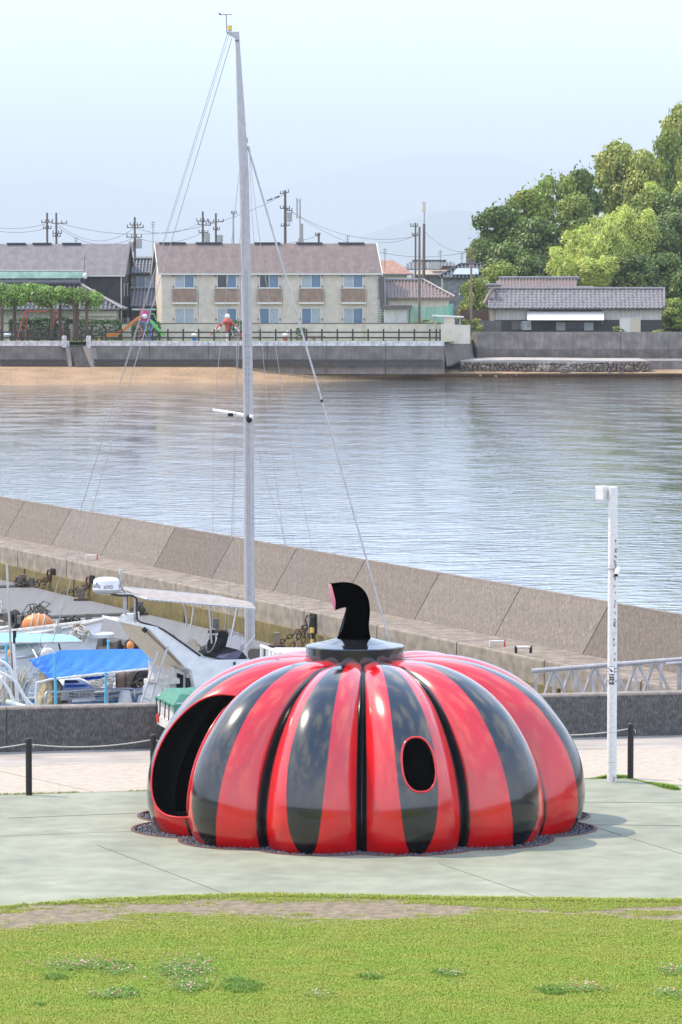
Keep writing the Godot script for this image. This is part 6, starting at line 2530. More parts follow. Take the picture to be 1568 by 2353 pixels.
func gangway() -> void:
	# two parallel aluminium trusses of a walkway that climbs to the right
	var t := thing("gangway", "aluminium truss gangway rising to the right behind the flood wall", "gangway", at(1230, 1600, 74.0))
	var o := t.position
	for k in 2:
		var dx := 0.0 if k == 0 else 41.0
		var dd := 0.0 if k == 0 else 1.25
		var f := func(px: float, y: float) -> Vector3: return at(px + dx, y, 74.0 + (px - 1225.0) * 0.0009 + dd)
		var y0 := 1541.0
		var sl := -23.5 / 299.0
		var lowy := 96.0
		var lift := -3.0 if k == 1 else 0.0
		var top := func(px: float) -> float: return y0 + (px - 1225.0) * sl + lift
		var e := MB.new(o)
		e.tube([f.call(1222, top.call(1222)), f.call(1527, top.call(1527))], 0.042, -1, 12)
		part("top_rail", e, M.alloy, t)
		var e2 := MB.new(o)
		e2.plate([f.call(1224, top.call(1224) + 4.6), f.call(1525, top.call(1525) + 4.6), f.call(1525, top.call(1525) + 7.5), f.call(1224, top.call(1224) + 7.5)], Vector3(0, 0, -0.05))
		part("rail_flange", e2, M.alloy, t)
		var lw := MB.new(o)
		lw.tube([f.call(1222, top.call(1222) + lowy), f.call(1527, top.call(1527) + lowy)], 0.05, -1, 10)
		part("lower_rail", lw, M.alloy, t)
		for i in 4:
			var x: float = [1232.0, 1323.0, 1420.0, 1519.0][i]
			var b := MB.new(o)
			var c0: Vector3 = f.call(x, top.call(x) + 6)
			var c1: Vector3 = f.call(x, top.call(x) + lowy)
			b.box((c0 + c1) / 2, Vector3(0.062, c0.distance_to(c1), 0.062))
			part("upright", b, M.alloy, t)
		for i in 3:
			var xa: float = [1232.0, 1323.0, 1420.0][i]
			var xb: float = [1323.0, 1420.0, 1519.0][i]
			var xm := lerpf(xa, xb, 0.46)
			for s in [[xm - 5, lerpf(xa, xm, 0.18)], [xm + 3, lerpf(xb, xm, 0.2)]]:
				var b := MB.new(o)
				b.tube([f.call(s[0], top.call(s[0]) + 6), f.call(s[1], top.call(s[1]) + lowy)], 0.034, -1, 4)
				part("diagonal", b, M.alloy, t)
	var deck := MB.new(o)
	deck.plate([at(1224, 1628, 74.1), at(1527, 1604, 74.4), at(1566, 1602, 75.6), at(1264, 1626, 75.3)], Vector3(0, -0.06, 0))
	part("walkway", deck, M.alloy, t)
	for i in 5:
		var c := MB.new(o)
		var x := 1232.0 + i * 72.0
		c.tube([at(x, 1630 - i * 5.6, 74.0 + i * 0.06), at(x + 41, 1627 - i * 5.6, 75.2 + i * 0.06)], 0.03)
		part("cross_bar", c, M.alloy, t)
	# the next length, whose rail leaves the picture at the right
	var t2 := thing("gangway_railing", "second aluminium railing of the gangway leaving the picture at the right", "railing", at(1540, 1600, 75.4))
	var o2 := t2.position
	var m := MB.new(o2)
	m.tube([at(1530, 1526.0, 75.4), at(1640, 1517, 75.6)], 0.038, -1, 12)
	part("top_rail", m, M.alloy, t2)
	for x in [1562.0, 1640.0]:
		var b := MB.new(o2)
		b.tube([at(x, 1524, 75.5), at(x, 1610, 75.5)], 0.034, -1, 4)
		part("upright", b, M.alloy, t2)


# --- boats in the harbour ---------------------------------------------------------------------

# a hull with flared bow; local x runs from the stern to the bow, y = 0 is the water
func hull_mesh(L: float, B: float, free: float, rise: float, inset := 0.0, y_lo := -0.35, y_hi := 1.0) -> MB:
	var m := MB.new()
	var n := 18
	var rows := []
	for i in n + 1:
		var t := float(i) / n
		var half := B * 0.5 * (1.0 - pow(t, 3.2)) * (0.9 + 0.1 * minf(1.0, t * 4.0)) - inset
		half = maxf(half, 0.01)
		var top := free + rise * t * t
		var r := []
		for k in 6:
			var s := float(k) / 5.0
			var y := lerpf(y_lo, lerpf(y_lo, top, y_hi), s)
			var w := half * (0.62 + 0.38 * pow(clampf((y - y_lo) / (top - y_lo), 0, 1), 0.6))
			r.append([Vector3(t * L + (y - y_lo) * 0.28 * t * t, y, w), Vector3(t * L + (y - y_lo) * 0.28 * t * t, y, -w)])
		rows.append(r)
	for i in n:
		for k in 5:
			m.quad(rows[i][k][0], rows[i + 1][k][0], rows[i + 1][k + 1][0], rows[i][k + 1][0])
			m.quad(rows[i + 1][k][1], rows[i][k][1], rows[i][k + 1][1], rows[i + 1][k + 1][1])
	for k in 5:
		m.quad(rows[0][k][1], rows[0][k][0], rows[0][k + 1][0], rows[0][k + 1][1])
	return m

func deck_mesh(L: float, B: float, free: float, rise: float, drop: float, t0: float, t1: float, inset := 0.06) -> MB:
	var m := MB.new()
	var n := 14
	var prev := []
	for i in n + 1:
		var t := lerpf(t0, t1, float(i) / n)
		var half := maxf(B * 0.5 * (1.0 - pow(t, 3.2)) * (0.9 + 0.1 * minf(1.0, t * 4.0)) - inset, 0.01)
		var y := free + rise * t * t - drop
		var x := t * L + (y + 0.35) * 0.28 * t * t
		var c := [Vector3(x, y, half), Vector3(x, y, -half)]
		if i:
			m.quad(prev[0], c[0], c[1], prev[1])
		prev = c
	return m

func gunwale(L: float, B: float, free: float, rise: float, r: float) -> MB:
	var m := MB.new()
	for s in [1.0, -1.0]:
		var pts := []
		for i in 19:
			var t := i / 18.0
			var half := maxf(B * 0.5 * (1.0 - pow(t, 3.2)) * (0.9 + 0.1 * minf(1.0, t * 4.0)), 0.02)
			var y := free + rise * t * t
			pts.append(Vector3(t * L + (y + 0.35) * 0.28 * t * t, y + 0.01, half * s))
		m.tube(pts, r, -1, 6)
	return m

func boat(called: String, label: String, bow_px: float, bow_y: float, d: float, L: float, B: float, free: float, rise: float, hull: Material, low: Material, turn := 0.42) -> Node3D:
	var bow := at(bow_px, bow_y, d)
	var root := thing(called, label, "boat", Vector3.ZERO, "boats moored in the harbour", turn)
	root.position = Vector3(bow.x, WATER, bow.z) - Basis(Vector3.UP, turn) * Vector3(L * 1.05, 0, 0)
	part("hull", hull_mesh(L, B, free, rise, 0.0), hull, root)
	if low:
		part("bottom_band", hull_mesh(L * 0.999, B + 0.03, free, rise, -0.012, -0.36, 0.42), low, root)
	part("deck", deck_mesh(L, B, free, rise, 0.07, 0.62, 0.98), hull, root)
	part("cockpit_floor", deck_mesh(L, B, free, rise, 0.5, 0.02, 0.63), M.gelcoat_old, root)
	part("gunwale", gunwale(L, B, free, rise, 0.045), M.gelcoat_old, root)
	return root

func loc(root: Node3D, p: Vector3) -> Vector3:
	return root.transform.affine_inverse() * p

func rail(root: Node3D, pts: Array, r: float, m: Material, called := "rail") -> void:
	var q := []
	for p in pts:
		q.append(loc(root, p))
	var b := MB.new()
	b.tube(arc(q, 4) if q.size() > 2 else q, r, -1, 8)
	part(called, b, m, root)

func coil(root_label: String, p: Vector3, r: float, sd: int, m: Material, group := "") -> void:
	var rr := RandomNumberGenerator.new()
	rr.seed = sd
	var b := MB.new()
	for i in 7:
		var pts := []
		var tilt := Basis.from_euler(Vector3(rr.randf_range(-0.7, 0.7), rr.randf() * 6.0, rr.randf_range(-0.7, 0.7)))
		var R := r * rr.randf_range(0.5, 1.0)
		for k in 13:
			pts.append(tilt * Vector3(cos(TAU * k / 12.0) * R, rr.randf() * 0.05, sin(TAU * k / 12.0) * R) + Vector3(rr.randfn(), 0.6 + rr.randfn(), rr.randfn()) * r * 0.25)
		b.tube(pts, 0.018, -1, 5)
	single("rope_coil", b, m, root_label, "rope", p, group)

func build_boats() -> void:
	# white boat with the bow platform, furthest out on the left
	var a := boat("motor_boat", "white open boat behind the pale blue awning, its round bow platform against the dock", 236, 1470, 95.5, 8.6, 2.3, 0.62, 0.62, M.gelcoat, null)
	var pf := MB.new()
	var c := loc(a, at(232, 1457, 95.3))
	pf.lathe([Vector2(0.0, 0.04), Vector2(0.26, 0.035), Vector2(0.30, 0.0), Vector2(0.27, -0.09), Vector2(0.0, -0.1)], Transform3D(Basis().scaled(Vector3(1.25, 1, 0.8)), c), 20)
	part("bow_platform", pf, M.gelcoat, a)
	rail(a, [at(140, 1466, 94.4), at(180, 1462, 94.8), at(215, 1463, 95.2)], 0.03, M.steel)
	for q in [[132, 1438, 1456, 0.1, M.pole_grey, "mooring_post"], [180, 1433, 1458, 0.125, M.wood, "wooden_post"]]:
		var m := MB.new()
		var p0 := loc(a, at(q[0], q[2], 94.2))
		var p1 := loc(a, at(q[0], q[1], 94.2))
		m.cbox((p0 + p1) / 2, Vector3(q[3] * 1.6, p0.distance_to(p1), q[3] * 1.6), 0.02)
		part(q[5], m, q[4], a)
	coil("grey rope wound round the wooden post on the white boat's bow", at(181, 1462, 93.9), 0.2, 3, M.rope)
	var an := thing("folding_anchor", "pale anchor lying on the white boat's bow beside the wooden post", "anchor", at(203, 1466, 93.9))
	var am := MB.new()
	am.tube([Vector3(-0.12, -0.1, 0), Vector3(0.0, 0.2, 0)], 0.025)
	am.tube([Vector3(0.1, 0.05, 0), Vector3(0.0, 0.2, 0), Vector3(-0.1, 0.12, 0.05)], 0.02)
	part("shank", am, M.canvas_beige, an)
	# orange float
	var fl := thing("orange_float", "orange banded float lying between the white boat and the dock", "float", at(87, 1436, 96.5))
	var fm := MB.new()
	fm.ball(Vector3.ZERO, Vector3(0.42, 0.30, 0.3), 16, 10)
	part("body", fm, M.orange, fl)
	for s in [-0.14, 0.02, 0.17]:
		var b := MB.new()
		var R := 0.31 * sqrt(1.0 - pow(s / 0.43, 2.0))
		var pts := []
		for k in 17:
			pts.append(Vector3(s + 0.03 * sin(k), cos(TAU * k / 16.0) * R * 0.98, sin(TAU * k / 16.0) * R))
		b.tube(pts, 0.018, -1, 5)
		part("band", b, M.rope, fl)
	coil("tangle of grey rope on the dock's edge above the orange float", at(84, 1412, 98.6), 0.3, 5, M.rope_dark)
	coil("dark grey rope heap at the dock's edge right of the first tangle", at(94, 1422, 98.2), 0.22, 6, M.rope_dark)
	coil("black rope heap beside the wooden post", at(163, 1440, 95.8), 0.28, 8, M.rubber)
	# small white bow at the left edge
	var sb := boat("motor_boat", "small white boat whose bow just shows at the left edge by the dock", 13, 1432, 97.0, 5.0, 1.8, 0.55, 0.35, M.gelcoat, null, 0.35)
	rail(sb, [at(-14, 1436, 96.3), at(-2, 1390, 96.6), at(4, 1382, 96.7), at(5, 1392, 96.8), at(0, 1410, 97)], 0.02, M.steel)
	# boat with the pale blue awning
	var b2 := boat("fishing_boat", "white and blue boat under a pale blue awning at the left", 92, 1506, 89.5, 8.4, 2.5, 0.80, 0.42, M.gelcoat, M.hull_blue)
	var aw := MB.new()
	var A := [at(-40, 1453, 91.2), at(160, 1459, 91.2), at(188, 1475, 88.6), at(-40, 1478, 88.6)]
	var n := 10
	for i in n:
		for j in 5:
			var q := []
			for e in [[i, j], [i + 1, j], [i + 1, j + 1], [i, j + 1]]:
				var u := float(e[0]) / n
				var v := float(e[1]) / 5.0
				var p: Vector3 = A[3].lerp(A[2], u).lerp(A[0].lerp(A[1], u), v)
				p.y += 0.05 * sin(v * PI) + 0.01 * sin(u * 30.0)
				q.append(loc(b2, p))
			aw.quad(q[0], q[1], q[2], q[3])
	part("awning", aw, M.tarp_pale, b2)
	rail(b2, [A[3], A[2]], 0.022, M.alloy, "awning_pole")
	rail(b2, [A[0], A[1]], 0.022, M.alloy, "awning_pole")
	rail(b2, [A[2], A[1]], 0.022, M.alloy, "awning_pole")
	var lace := MB.new()
	for i in 26:
		var p := loc(b2, A[3].lerp(A[2], (i + 0.5) / 26.0))
		lace.tube([p + Vector3(0, 0.03, 0), p + Vector3(0.03, -0.035, 0.02)], 0.009, -1, 4)
	for i in 10:
		var p := loc(b2, A[2].lerp(A[1], (i + 0.5) / 10.0))
		lace.tube([p + Vector3(-0.05, 0.03, 0), p + Vector3(0.04, -0.02, 0.0)], 0.009, -1, 4)
	part("lacing", lace, M.rope, b2, "stuff")
	rail(b2, [at(62, 1477, 88.8), at(74, 1490, 88.6), at(82, 1504, 88.4), at(88, 1516, 88.2)], 0.028, M.steel, "awning_hoop")
	rail(b2, [at(72, 1476, 90.0), at(88, 1480, 90.0), at(98, 1490, 90.0)], 0.02, M.steel, "awning_hoop")
	rail(b2, [at(135, 1478, 88.8), at(139, 1494, 88.8)], 0.02, M.rubber, "awning_strut")
	rail(b2, [at(-30, 1515, 87.6), at(30, 1512, 88.0), at(98, 1502, 88.9)], 0.024, M.steel, "hand_rail")
	rail(b2, [at(-30, 1519, 87.6), at(30, 1516, 88.0), at(92, 1507, 88.9)], 0.018, M.steel, "hand_rail")
	var h2 := at(1, 1527.5, 87.2)
	lettering("registration", "-3016", 0.085, Transform3D(Basis(Vector3.UP, 0.42), loc(b2, at(14, 1528, 86.4))) * Transform3D(Basis(Vector3.UP, -0.42), Vector3.ZERO), M.text_black, b2)
	# furled canvas drum and lines where the awning boat meets the blue tarpaulin
	var wh := MB.new()
	wh.ball(loc(b2, at(110, 1503, 87.8)), Vector3(0.18, 0.16, 0.14), 12, 8)
	part("white_fender", wh, M.gelcoat_old, b2)
	# boat with the blue tarpaulin and the cabin
	var c3 := boat("cabin_boat", "blue hulled boat with a small white cabin under the bright blue tarpaulin", 352, 1606, 80.6, 7.6, 2.3, 0.78, 0.35, M.hull_blue, M.hull_navy)
	var cabp := [at(143, 1590, 79.0), at(216, 1588, 79.5), at(219, 1606, 79.5), at(140, 1610, 79.0)]
	var cm := MB.new()
	var back := Vector3(-0.25, 0, -1.15)
	var lp := []
	for p in cabp:
		lp.append(loc(c3, p))
	cm.plate(lp, c3.transform.basis.inverse() * back)
	part("cabin_side", cm, M.gelcoat, c3)
	var roofm := MB.new()
	var rp := []
	for p in [at(150, 1563, 79.6), at(185, 1562, 79.9), at(213, 1576, 79.7), at(219, 1588, 79.5), at(143, 1590, 78.98)]:
		rp.append(loc(c3, p))
	roofm.plate(rp, c3.transform.basis.inverse() * Vector3(-0.2, 0.0, -1.0))
	part("cabin_front", roofm, M.gelcoat, c3)
	var ws := MB.new()
	var wp := []
	for p in [at(149, 1562.5, 79.4), at(177, 1562, 79.6), at(184, 1569, 79.5), at(149, 1570, 79.3)]:
		wp.append(loc(c3, p))
	ws.plate(wp, c3.transform.basis.inverse() * Vector3(0, 0, 0.02))
	part("windscreen", ws, M.glass_dark, c3)
	var hb := MB.new()
	var hp := []
	for p in [at(150, 1573, 79.2), at(196, 1572, 79.4), at(204, 1577, 79.4), at(150, 1580, 79.15)]:
		hp.append(loc(c3, p))
	hb.plate(hp, c3.transform.basis.inverse() * Vector3(0, 0, 0.03))
	part("hatch_panel", hb, M.blue_plastic, c3)
	lettering("registration", "280-27516", 0.062, Transform3D(c3.transform.basis.inverse() * Basis(Vector3.UP, 0.3), loc(c3, at(187, 1597, 78.85))), M.text_black, c3)
	var em := MB.new()
	em.box(loc(c3, at(164, 1597, 78.85)), Vector3(0.08, 0.08, 0.01), c3.transform.basis.inverse())
	part("emblem_square", em, M.text_black, c3)
	lettering("emblem_digit", "2", 0.05, Transform3D(c3.transform.basis.inverse(), loc(c3, at(164, 1597, 78.82))), M.white_paint, c3)
	lettering("maker_name", "YAMAHA", 0.066, Transform3D(c3.transform.basis.inverse() * Basis(Vector3.UP, 0.3), loc(c3, at(184, 1620, 78.6))), M.text_black, c3)
	rail(c3, [at(106, 1624, 78.2), at(105, 1600, 78.2), at(112, 1590, 78.25), at(150, 1589, 78.4), at(212, 1584, 78.9), at(260, 1584, 79.3), at(302, 1583, 79.6), at(308, 1592, 79.6), at(309, 1618, 79.6)], 0.028, M.steel, "hand_rail")
	rail(c3, [at(108, 1602, 78.2), at(200, 1597, 78.8), at(300, 1604, 79.6)], 0.008, M.rope, "life_line")
	for q in [205, 247]:
		rail(c3, [at(q, 1584, 79.0), at(q, 1626, 79.0)], 0.03, M.steel, "stanchion")
	var side := MB.new()
	var sp := []
	for p in [at(166, 1612, 78.6), at(320, 1606, 80.0), at(320, 1640, 80.0), at(166, 1644, 78.6)]:
		sp.append(loc(c3, p))
	side.plate(sp, c3.transform.basis.inverse() * Vector3(-0.05, 0, -0.12))
	part("hull_topside", side, M.hull_blue, c3)
	var wb := MB.new()
	var wpn := []
	for p in [at(166, 1607, 78.55), at(220, 1604, 79.1), at(220, 1611, 79.1), at(166, 1614, 78.55)]:
		wpn.append(loc(c3, p))
	wb.plate(wpn, c3.transform.basis.inverse() * Vector3(0, 0, -0.08))
	part("rubbing_strake", wb, M.gelcoat, c3)
	for q in [[288, 1587, 1607, 0.17], [331, 1592, 1618, 0.19]]:
		var m := MB.new()
		var p0 := at(q[0], q[2], 79.2)
		m.lathe([Vector2(0.0, 0.2), Vector2(q[3] * 0.55, 0.19), Vector2(q[3] * 0.65, 0.15), Vector2(q[3], -0.1), Vector2(q[3], -0.25)], Transform3D(c3.transform.basis.inverse(), loc(c3, p0)), 16)
		part("mushroom_vent", m, M.gelcoat, c3)
	var nav := MB.new()
	var np := []
	for p in [at(312, 1617, 79.0), at(330, 1610, 79.0), at(349, 1612, 79.0), at(349, 1625, 79.0), at(312, 1625, 79.0)]:
		np.append(loc(c3, p))
	nav.plate(np, c3.transform.basis.inverse() * Vector3(0, 0, -0.8))
	part("blue_cover", nav, M.hull_navy, c3)
	# bright blue tarpaulin
	var tp := thing("blue_tarpaulin", "bright blue tarpaulin stretched over the cabin boat", "tarpaulin", at(230, 1530, 79))
	var to := tp.position
	var tm := MB.new(to)
	var C0 := at(67, 1518, 79.6)
	var near := [at(67, 1518, 78.9), at(113, 1559, 78.1), at(250, 1545, 78.6), at(389, 1531, 79.0)]
	var far := [at(72, 1515, 79.3), at(142, 1494, 80.3), at(250, 1492, 80.9), at(351, 1490, 81.3)]
	var nx := 30
	var ny := 10
	var P := func(u: float, v: float) -> Vector3:
		var k := u * 3.0
		var i := mini(int(k), 2)
		var a0: Vector3 = (near[i] as Vector3).lerp(near[i + 1], k - i)
		var a1: Vector3 = (far[i] as Vector3).lerp(far[i + 1], k - i)
		var p := a0.lerp(a1, v)
		p.y -= 0.10 * sin(PI * v) * smoothstep(0.0, 0.4, u)
		p.y += 0.045 * sin(u * 31.0 + v * 7.0) * sin(PI * v) * (1.0 - u) + 0.03 * sin(u * 55.0 - v * 11.0) * (1.0 - v)
		return p
	for i in nx:
		for j in ny:
			tm.quad(P.call(float(i) / nx, float(j) / ny), P.call(float(i + 1) / nx, float(j) / ny), P.call(float(i + 1) / nx, float(j + 1) / ny), P.call(float(i) / nx, float(j + 1) / ny))
	part("cloth", tm, M.tarp_blue, tp)
	var fold := MB.new(to)
	var f0 := [at(185, 1557, 78.7), at(240, 1552, 78.8), at(256, 1547, 78.9), at(230, 1560, 78.7), at(200, 1563, 78.6)]
	fold.plate(f0, Vector3(0, 0, 0.01))
	part("hanging_fold", fold, M.tarp_blue, tp)
	var ep := MB.new(to)
	ep.tube([at(92, 1568, 78.0), at(113, 1561.5, 78.05), at(250, 1546.5, 78.55), at(398, 1531, 79.0)], 0.024, -1, 8)
	part("edge_pole", ep, M.white_paint, tp)
	var ep2 := MB.new(to)
	ep2.tube(arc([at(94, 1567, 78.0), at(88, 1568, 78.0), at(84, 1574, 78.0), at(83, 1622, 78.0)], 3), 0.024, -1, 8)
	part("corner_pole", ep2, M.white_paint, tp)
	for i in 9:
		var s := MB.new(to)
		var p := at(128 + i * 31, 1557.5 - i * 3.35, 78.05 + i * 0.11)
		s.tube([p + Vector3(0, 0.03, 0), p + Vector3(0.005, -0.05, 0.01)], 0.008, -1, 5)
		part("tie", s, M.rope, tp)
	for q in [[126, 129, 1502, 1626, 77.6, "light blue bamboo-thin pole in front of the tarpaulin's left end"], [244, 243, 1546, 1626, 78.2, "light blue pole under the middle of the tarpaulin"], [384, 379, 1524, 1606, 79.4, "light blue pole at the tarpaulin's right end"], [14, 19, 1480, 1600, 83.0, "light blue pole beside the awning boat at the left edge"], [249, 249, 1472, 1500, 88.0, "short light blue pole standing behind the tarpaulin"]]:
		var m := MB.new(at(q[0], q[3], q[4]))
		m.tube([at(q[1], q[3], q[4]), at(q[0], q[2], q[4])], 0.033, 0.028, 10)
		m.tube([at(q[0], q[2] + 4, q[4]), at(q[0], q[2] - 1, q[4])], 0.037, -1, 10)
		single("blue_pole", m, M.pole_blue, q[5].replace("bamboo-thin ", ""), "pole", at(q[0], q[3], q[4]), "light blue poles on the boats")
	# beige canvas hanging over something tall
	var cv := MB.new(at(120, 1622, 78.6))
	var left := [[86, 1538], [89, 1550], [91, 1570], [89, 1590], [84, 1605], [79, 1624]]
	var right := [[136, 1563], [140, 1568], [147, 1580], [153, 1594], [157, 1606], [158, 1624]]
	for i in 5:
		for k in 6:
			var q := []
			for e in [[i, k], [i, k + 1], [i + 1, k + 1], [i + 1, k]]:
				var u: float = e[1] / 6.0
				var x := lerpf(left[e[0]][0], right[e[0]][0], u)
				var y := lerpf(left[e[0]][1], right[e[0]][1], u)
				q.append(at(x, y, 79.3 - 0.35 * sin(PI * u) - 0.05 * sin(u * 22.0 + e[0])))
			cv.quad(q[3], q[2], q[1], q[0])
	single("canvas_cover", cv, M.canvas_beige, "beige canvas cover draped over gear under the tarpaulin's left end", "canvas cover", at(120, 1622, 78.6))
	# drums and fenders behind
	var dr := thing("rusty_drum", "rusty brown drum lying behind the steel ladder boat, beside the black fender", "drum", at(290, 1564, 82.0))
	var dm := MB.new()
	dm.tube([Vector3(-0.2, 0, 0), Vector3(0.2, 0, 0)], 0.29, -1, 20)
	part("body", dm, M.rust_light, dr)
	for x in [-0.2, 0.0, 0.2]:
		var m := MB.new()
		m.tube([Vector3(x - 0.015, 0, 0), Vector3(x + 0.015, 0, 0)], 0.305, -1, 20)
		part("hoop", m, M.rust, dr)
	var fb := thing("black_fender", "big black rubber fender wrapped in net beside the rusty drum", "fender", at(325, 1568, 81.4))
	var bm := MB.new()
	bm.ball(Vector3.ZERO, Vector3(0.30, 0.34, 0.3), 18, 12)
	part("body", bm, M.rubber, fb)
	var nm := MB.new()
	for i in 6:
		var pts := []
		var bs := Basis.from_euler(Vector3(0.4 * i, 0.8 * i, 0.3))
		for k in 17:
			pts.append(bs * Vector3(cos(TAU * k / 16.0), sin(TAU * k / 16.0), 0.0) * Vector3(0.31, 0.35, 0.31))
		nm.tube(pts, 0.01, -1, 5)
	part("net_cord", nm, M.rope_dark, fb)
	coil("thick dark rope spilling below the black fender", at(345, 1585, 81.0), 0.3, 12, M.rope_dark)
	coil("pale rope and hose heap right of the black fender", at(366, 1556, 82.0), 0.32, 13, M.gelcoat_old)
	coil("white rope heap at the stern of the ladder boat", at(376, 1570, 81.6), 0.3, 14, M.rope)
	coil("rope and floats heap under the tarpaulin's middle", at(224, 1573, 82.5), 0.35, 15, M.rope)
	for q in [[268, 1597, M.orange, "small orange float under the tarpaulin"], [250, 1580, M.rope, "small pale float hanging under the tarpaulin"], [300, 1484, M.orange, "small orange buoy at the dock's edge behind the tarpaulin"], [27, 1503, M.orange, "orange ball on the awning boat at the left edge"], [4, 1580, M.gelcoat_old, "pale green fender at the left edge above the flood wall"]]:
		var m := MB.new()
		var big := 0.3 if int(q[0]) == 4 else 0.12
		m.ball(Vector3.ZERO, Vector3(big * 0.8, big, big * 0.8), 12, 8)
		m.tube([Vector3(0, big * 0.9, 0), Vector3(0, big * 1.25, 0)], 0.03, -1, 6)
		single("float_ball", m, q[2], q[3], "float", at(q[0], q[1], 81.0 if q[1] > 1490 else 92.0), "floats on the boats")
	near_rails()
	flybridge_boat()

	# tyres and lines hung along the dock's near edge
	var ty := MB.new()
	ty.lathe([Vector2(0.15, 0.07), Vector2(0.25, 0.08), Vector2(0.29, 0.0), Vector2(0.25, -0.08), Vector2(0.15, -0.07), Vector2(0.15, 0.07)], Transform3D(Basis(Vector3.RIGHT, PI / 2), Vector3.ZERO), 18)
	var tm2 := ty.done()
	var where := ["leftmost black tyre on the dock's edge, by the small white bow", "black tyre on the dock's edge behind the orange float", "black tyre on the dock's edge between the wooden post and the bow platform", "black tyre on the dock's edge above the blue tarpaulin", "black tyre on the dock's edge nearest the flybridge arm"]
	for i in 5:
		var q := bw(3.5 + i * 4.6, -3.86, -1.12)
		var o2 := single("tyre_fender", tm2, M.rubber, where[i], "tyre", q, "tyre fenders on the dock")
		o2.rotation.y = -1.15
	var moor := [[at(236, 1462, 95.2), bw(14.0, -3.6, -0.93), "mooring line from the white boat's bow platform to the dock"], [at(92, 1500, 89.4), bw(15.5, -3.6, -0.93), "mooring line from the awning boat's bow to the dock"], [at(8, 1428, 97.0), bw(5.0, -3.6, -0.93), "mooring line of the small white bow at the left edge"], [at(352, 1600, 80.6), bw(27.0, -3.6, -0.93), "mooring line from the cabin boat's bow to the dock"]]
	for q in moor:
		var lm2 := MB.new(q[0])
		lm2.tube(sag(q[0], q[1], 0.12, 8), 0.014, -1, 6)
		single("mooring_line", lm2, M.rope, q[2], "rope", q[0], "mooring lines")

func near_rails() -> void:
	# boat at the left edge: only its white bow rails and masts rise above the wall
	var t := thing("rail_boat", "boat at the left edge of which white curved rails rise above the flood wall", "boat", at(20, 1650, 75), "boats moored in the harbour")
	var o := t.position
	var hl := hull_mesh(5.0, 1.9, 0.7, 0.3)
	var h := part("hull", hl, M.gelcoat, t)
	h.transform = Transform3D(Basis(Vector3.UP, 0.4), Vector3(-4.2, WATER - o.y, 1.0))
	for q in [[[-20, 1512], [4, 1520], [20, 1531], [28, 1545], [38, 1572], [60, 1605], [78, 1624]], [[-20, 1536], [2, 1546], [22, 1556], [38, 1568], [50, 1590], [66, 1622]], [[-20, 1560], [0, 1560], [12, 1572], [24, 1592], [36, 1622]]]:
		var pts := []
		for k in q:
			pts.append(at(k[0], k[1], 75.0) - o)
		var m := MB.new()
		m.tube(arc(pts, 5), 0.034, -1, 10)
		part("curved_rail", m, M.white_paint, t)
	var bb := MB.new(o)
	bb.tube([at(18, 1612, 75), at(64, 1626, 74.6)], 0.045)
	part("bow_bar", bb, M.white_paint, t)
	for q in [[16, 1296, 30, 1610, 0.022, M.steel, "whip_aerial"], [31, 1478, 40, 1618, 0.036, M.white_paint, "flag_staff"], [26, 1500, 33, 1600, 0.028, M.wood, "boat_hook"]]:
		var m := MB.new(o)
		m.tube([at(q[2], q[3], 75.2), at(q[0], q[1], 75.2)], q[4] * 1.3, q[4], 8)
		part(q[6], m, q[5], t)
	var cap := MB.new(o)
	cap.box(at(34, 1457, 75.2), Vector3(0.07, 0.14, 0.06))
	cap.tube([at(33, 1480, 75.2), at(33, 1452, 75.2)], 0.028)
	part("staff_head", cap, M.black, t)
	# nets bundled on the rails
	var nt := MB.new(at(40, 1600, 75))
	var r := RandomNumberGenerator.new()
	r.seed = 21
	for i in 46:
		var x := r.randf_range(4, 58)
		var p0 := at(x + r.randfn() * 6 + 14, 1530 + r.randf() * 40, 75.4 + r.randf() * 0.4)
		var p1 := at(x + r.randfn() * 4, 1560 + r.randf() * 40, 75.4 + r.randf() * 0.4)
		var p2 := at(x + r.randfn() * 5 - 10, 1610 + r.randf() * 14, 75.4 + r.randf() * 0.4)
		nt.tube(arc([p0, p1, p2], 4), r.randf_range(0.007, 0.017), -1, 4)
	single("net_bundle", nt, M.rope, "bundle of grey nets and lines tied to the white rails at the left edge", "fishing net", at(40, 1600, 75))
	var gl := MB.new(at(36, 1600, 75))
	for i in 9:
		gl.tube(arc([at(20 + i * 3, 1585, 75.3), at(24 + i * 2, 1600 + (i % 3) * 3, 75.2), at(18 + i * 3, 1618, 75.3)], 3), 0.008, -1, 4)
	single("green_cord", gl, M.green_plastic, "tangled green cord among the grey nets at the left edge", "cord", at(36, 1600, 75))

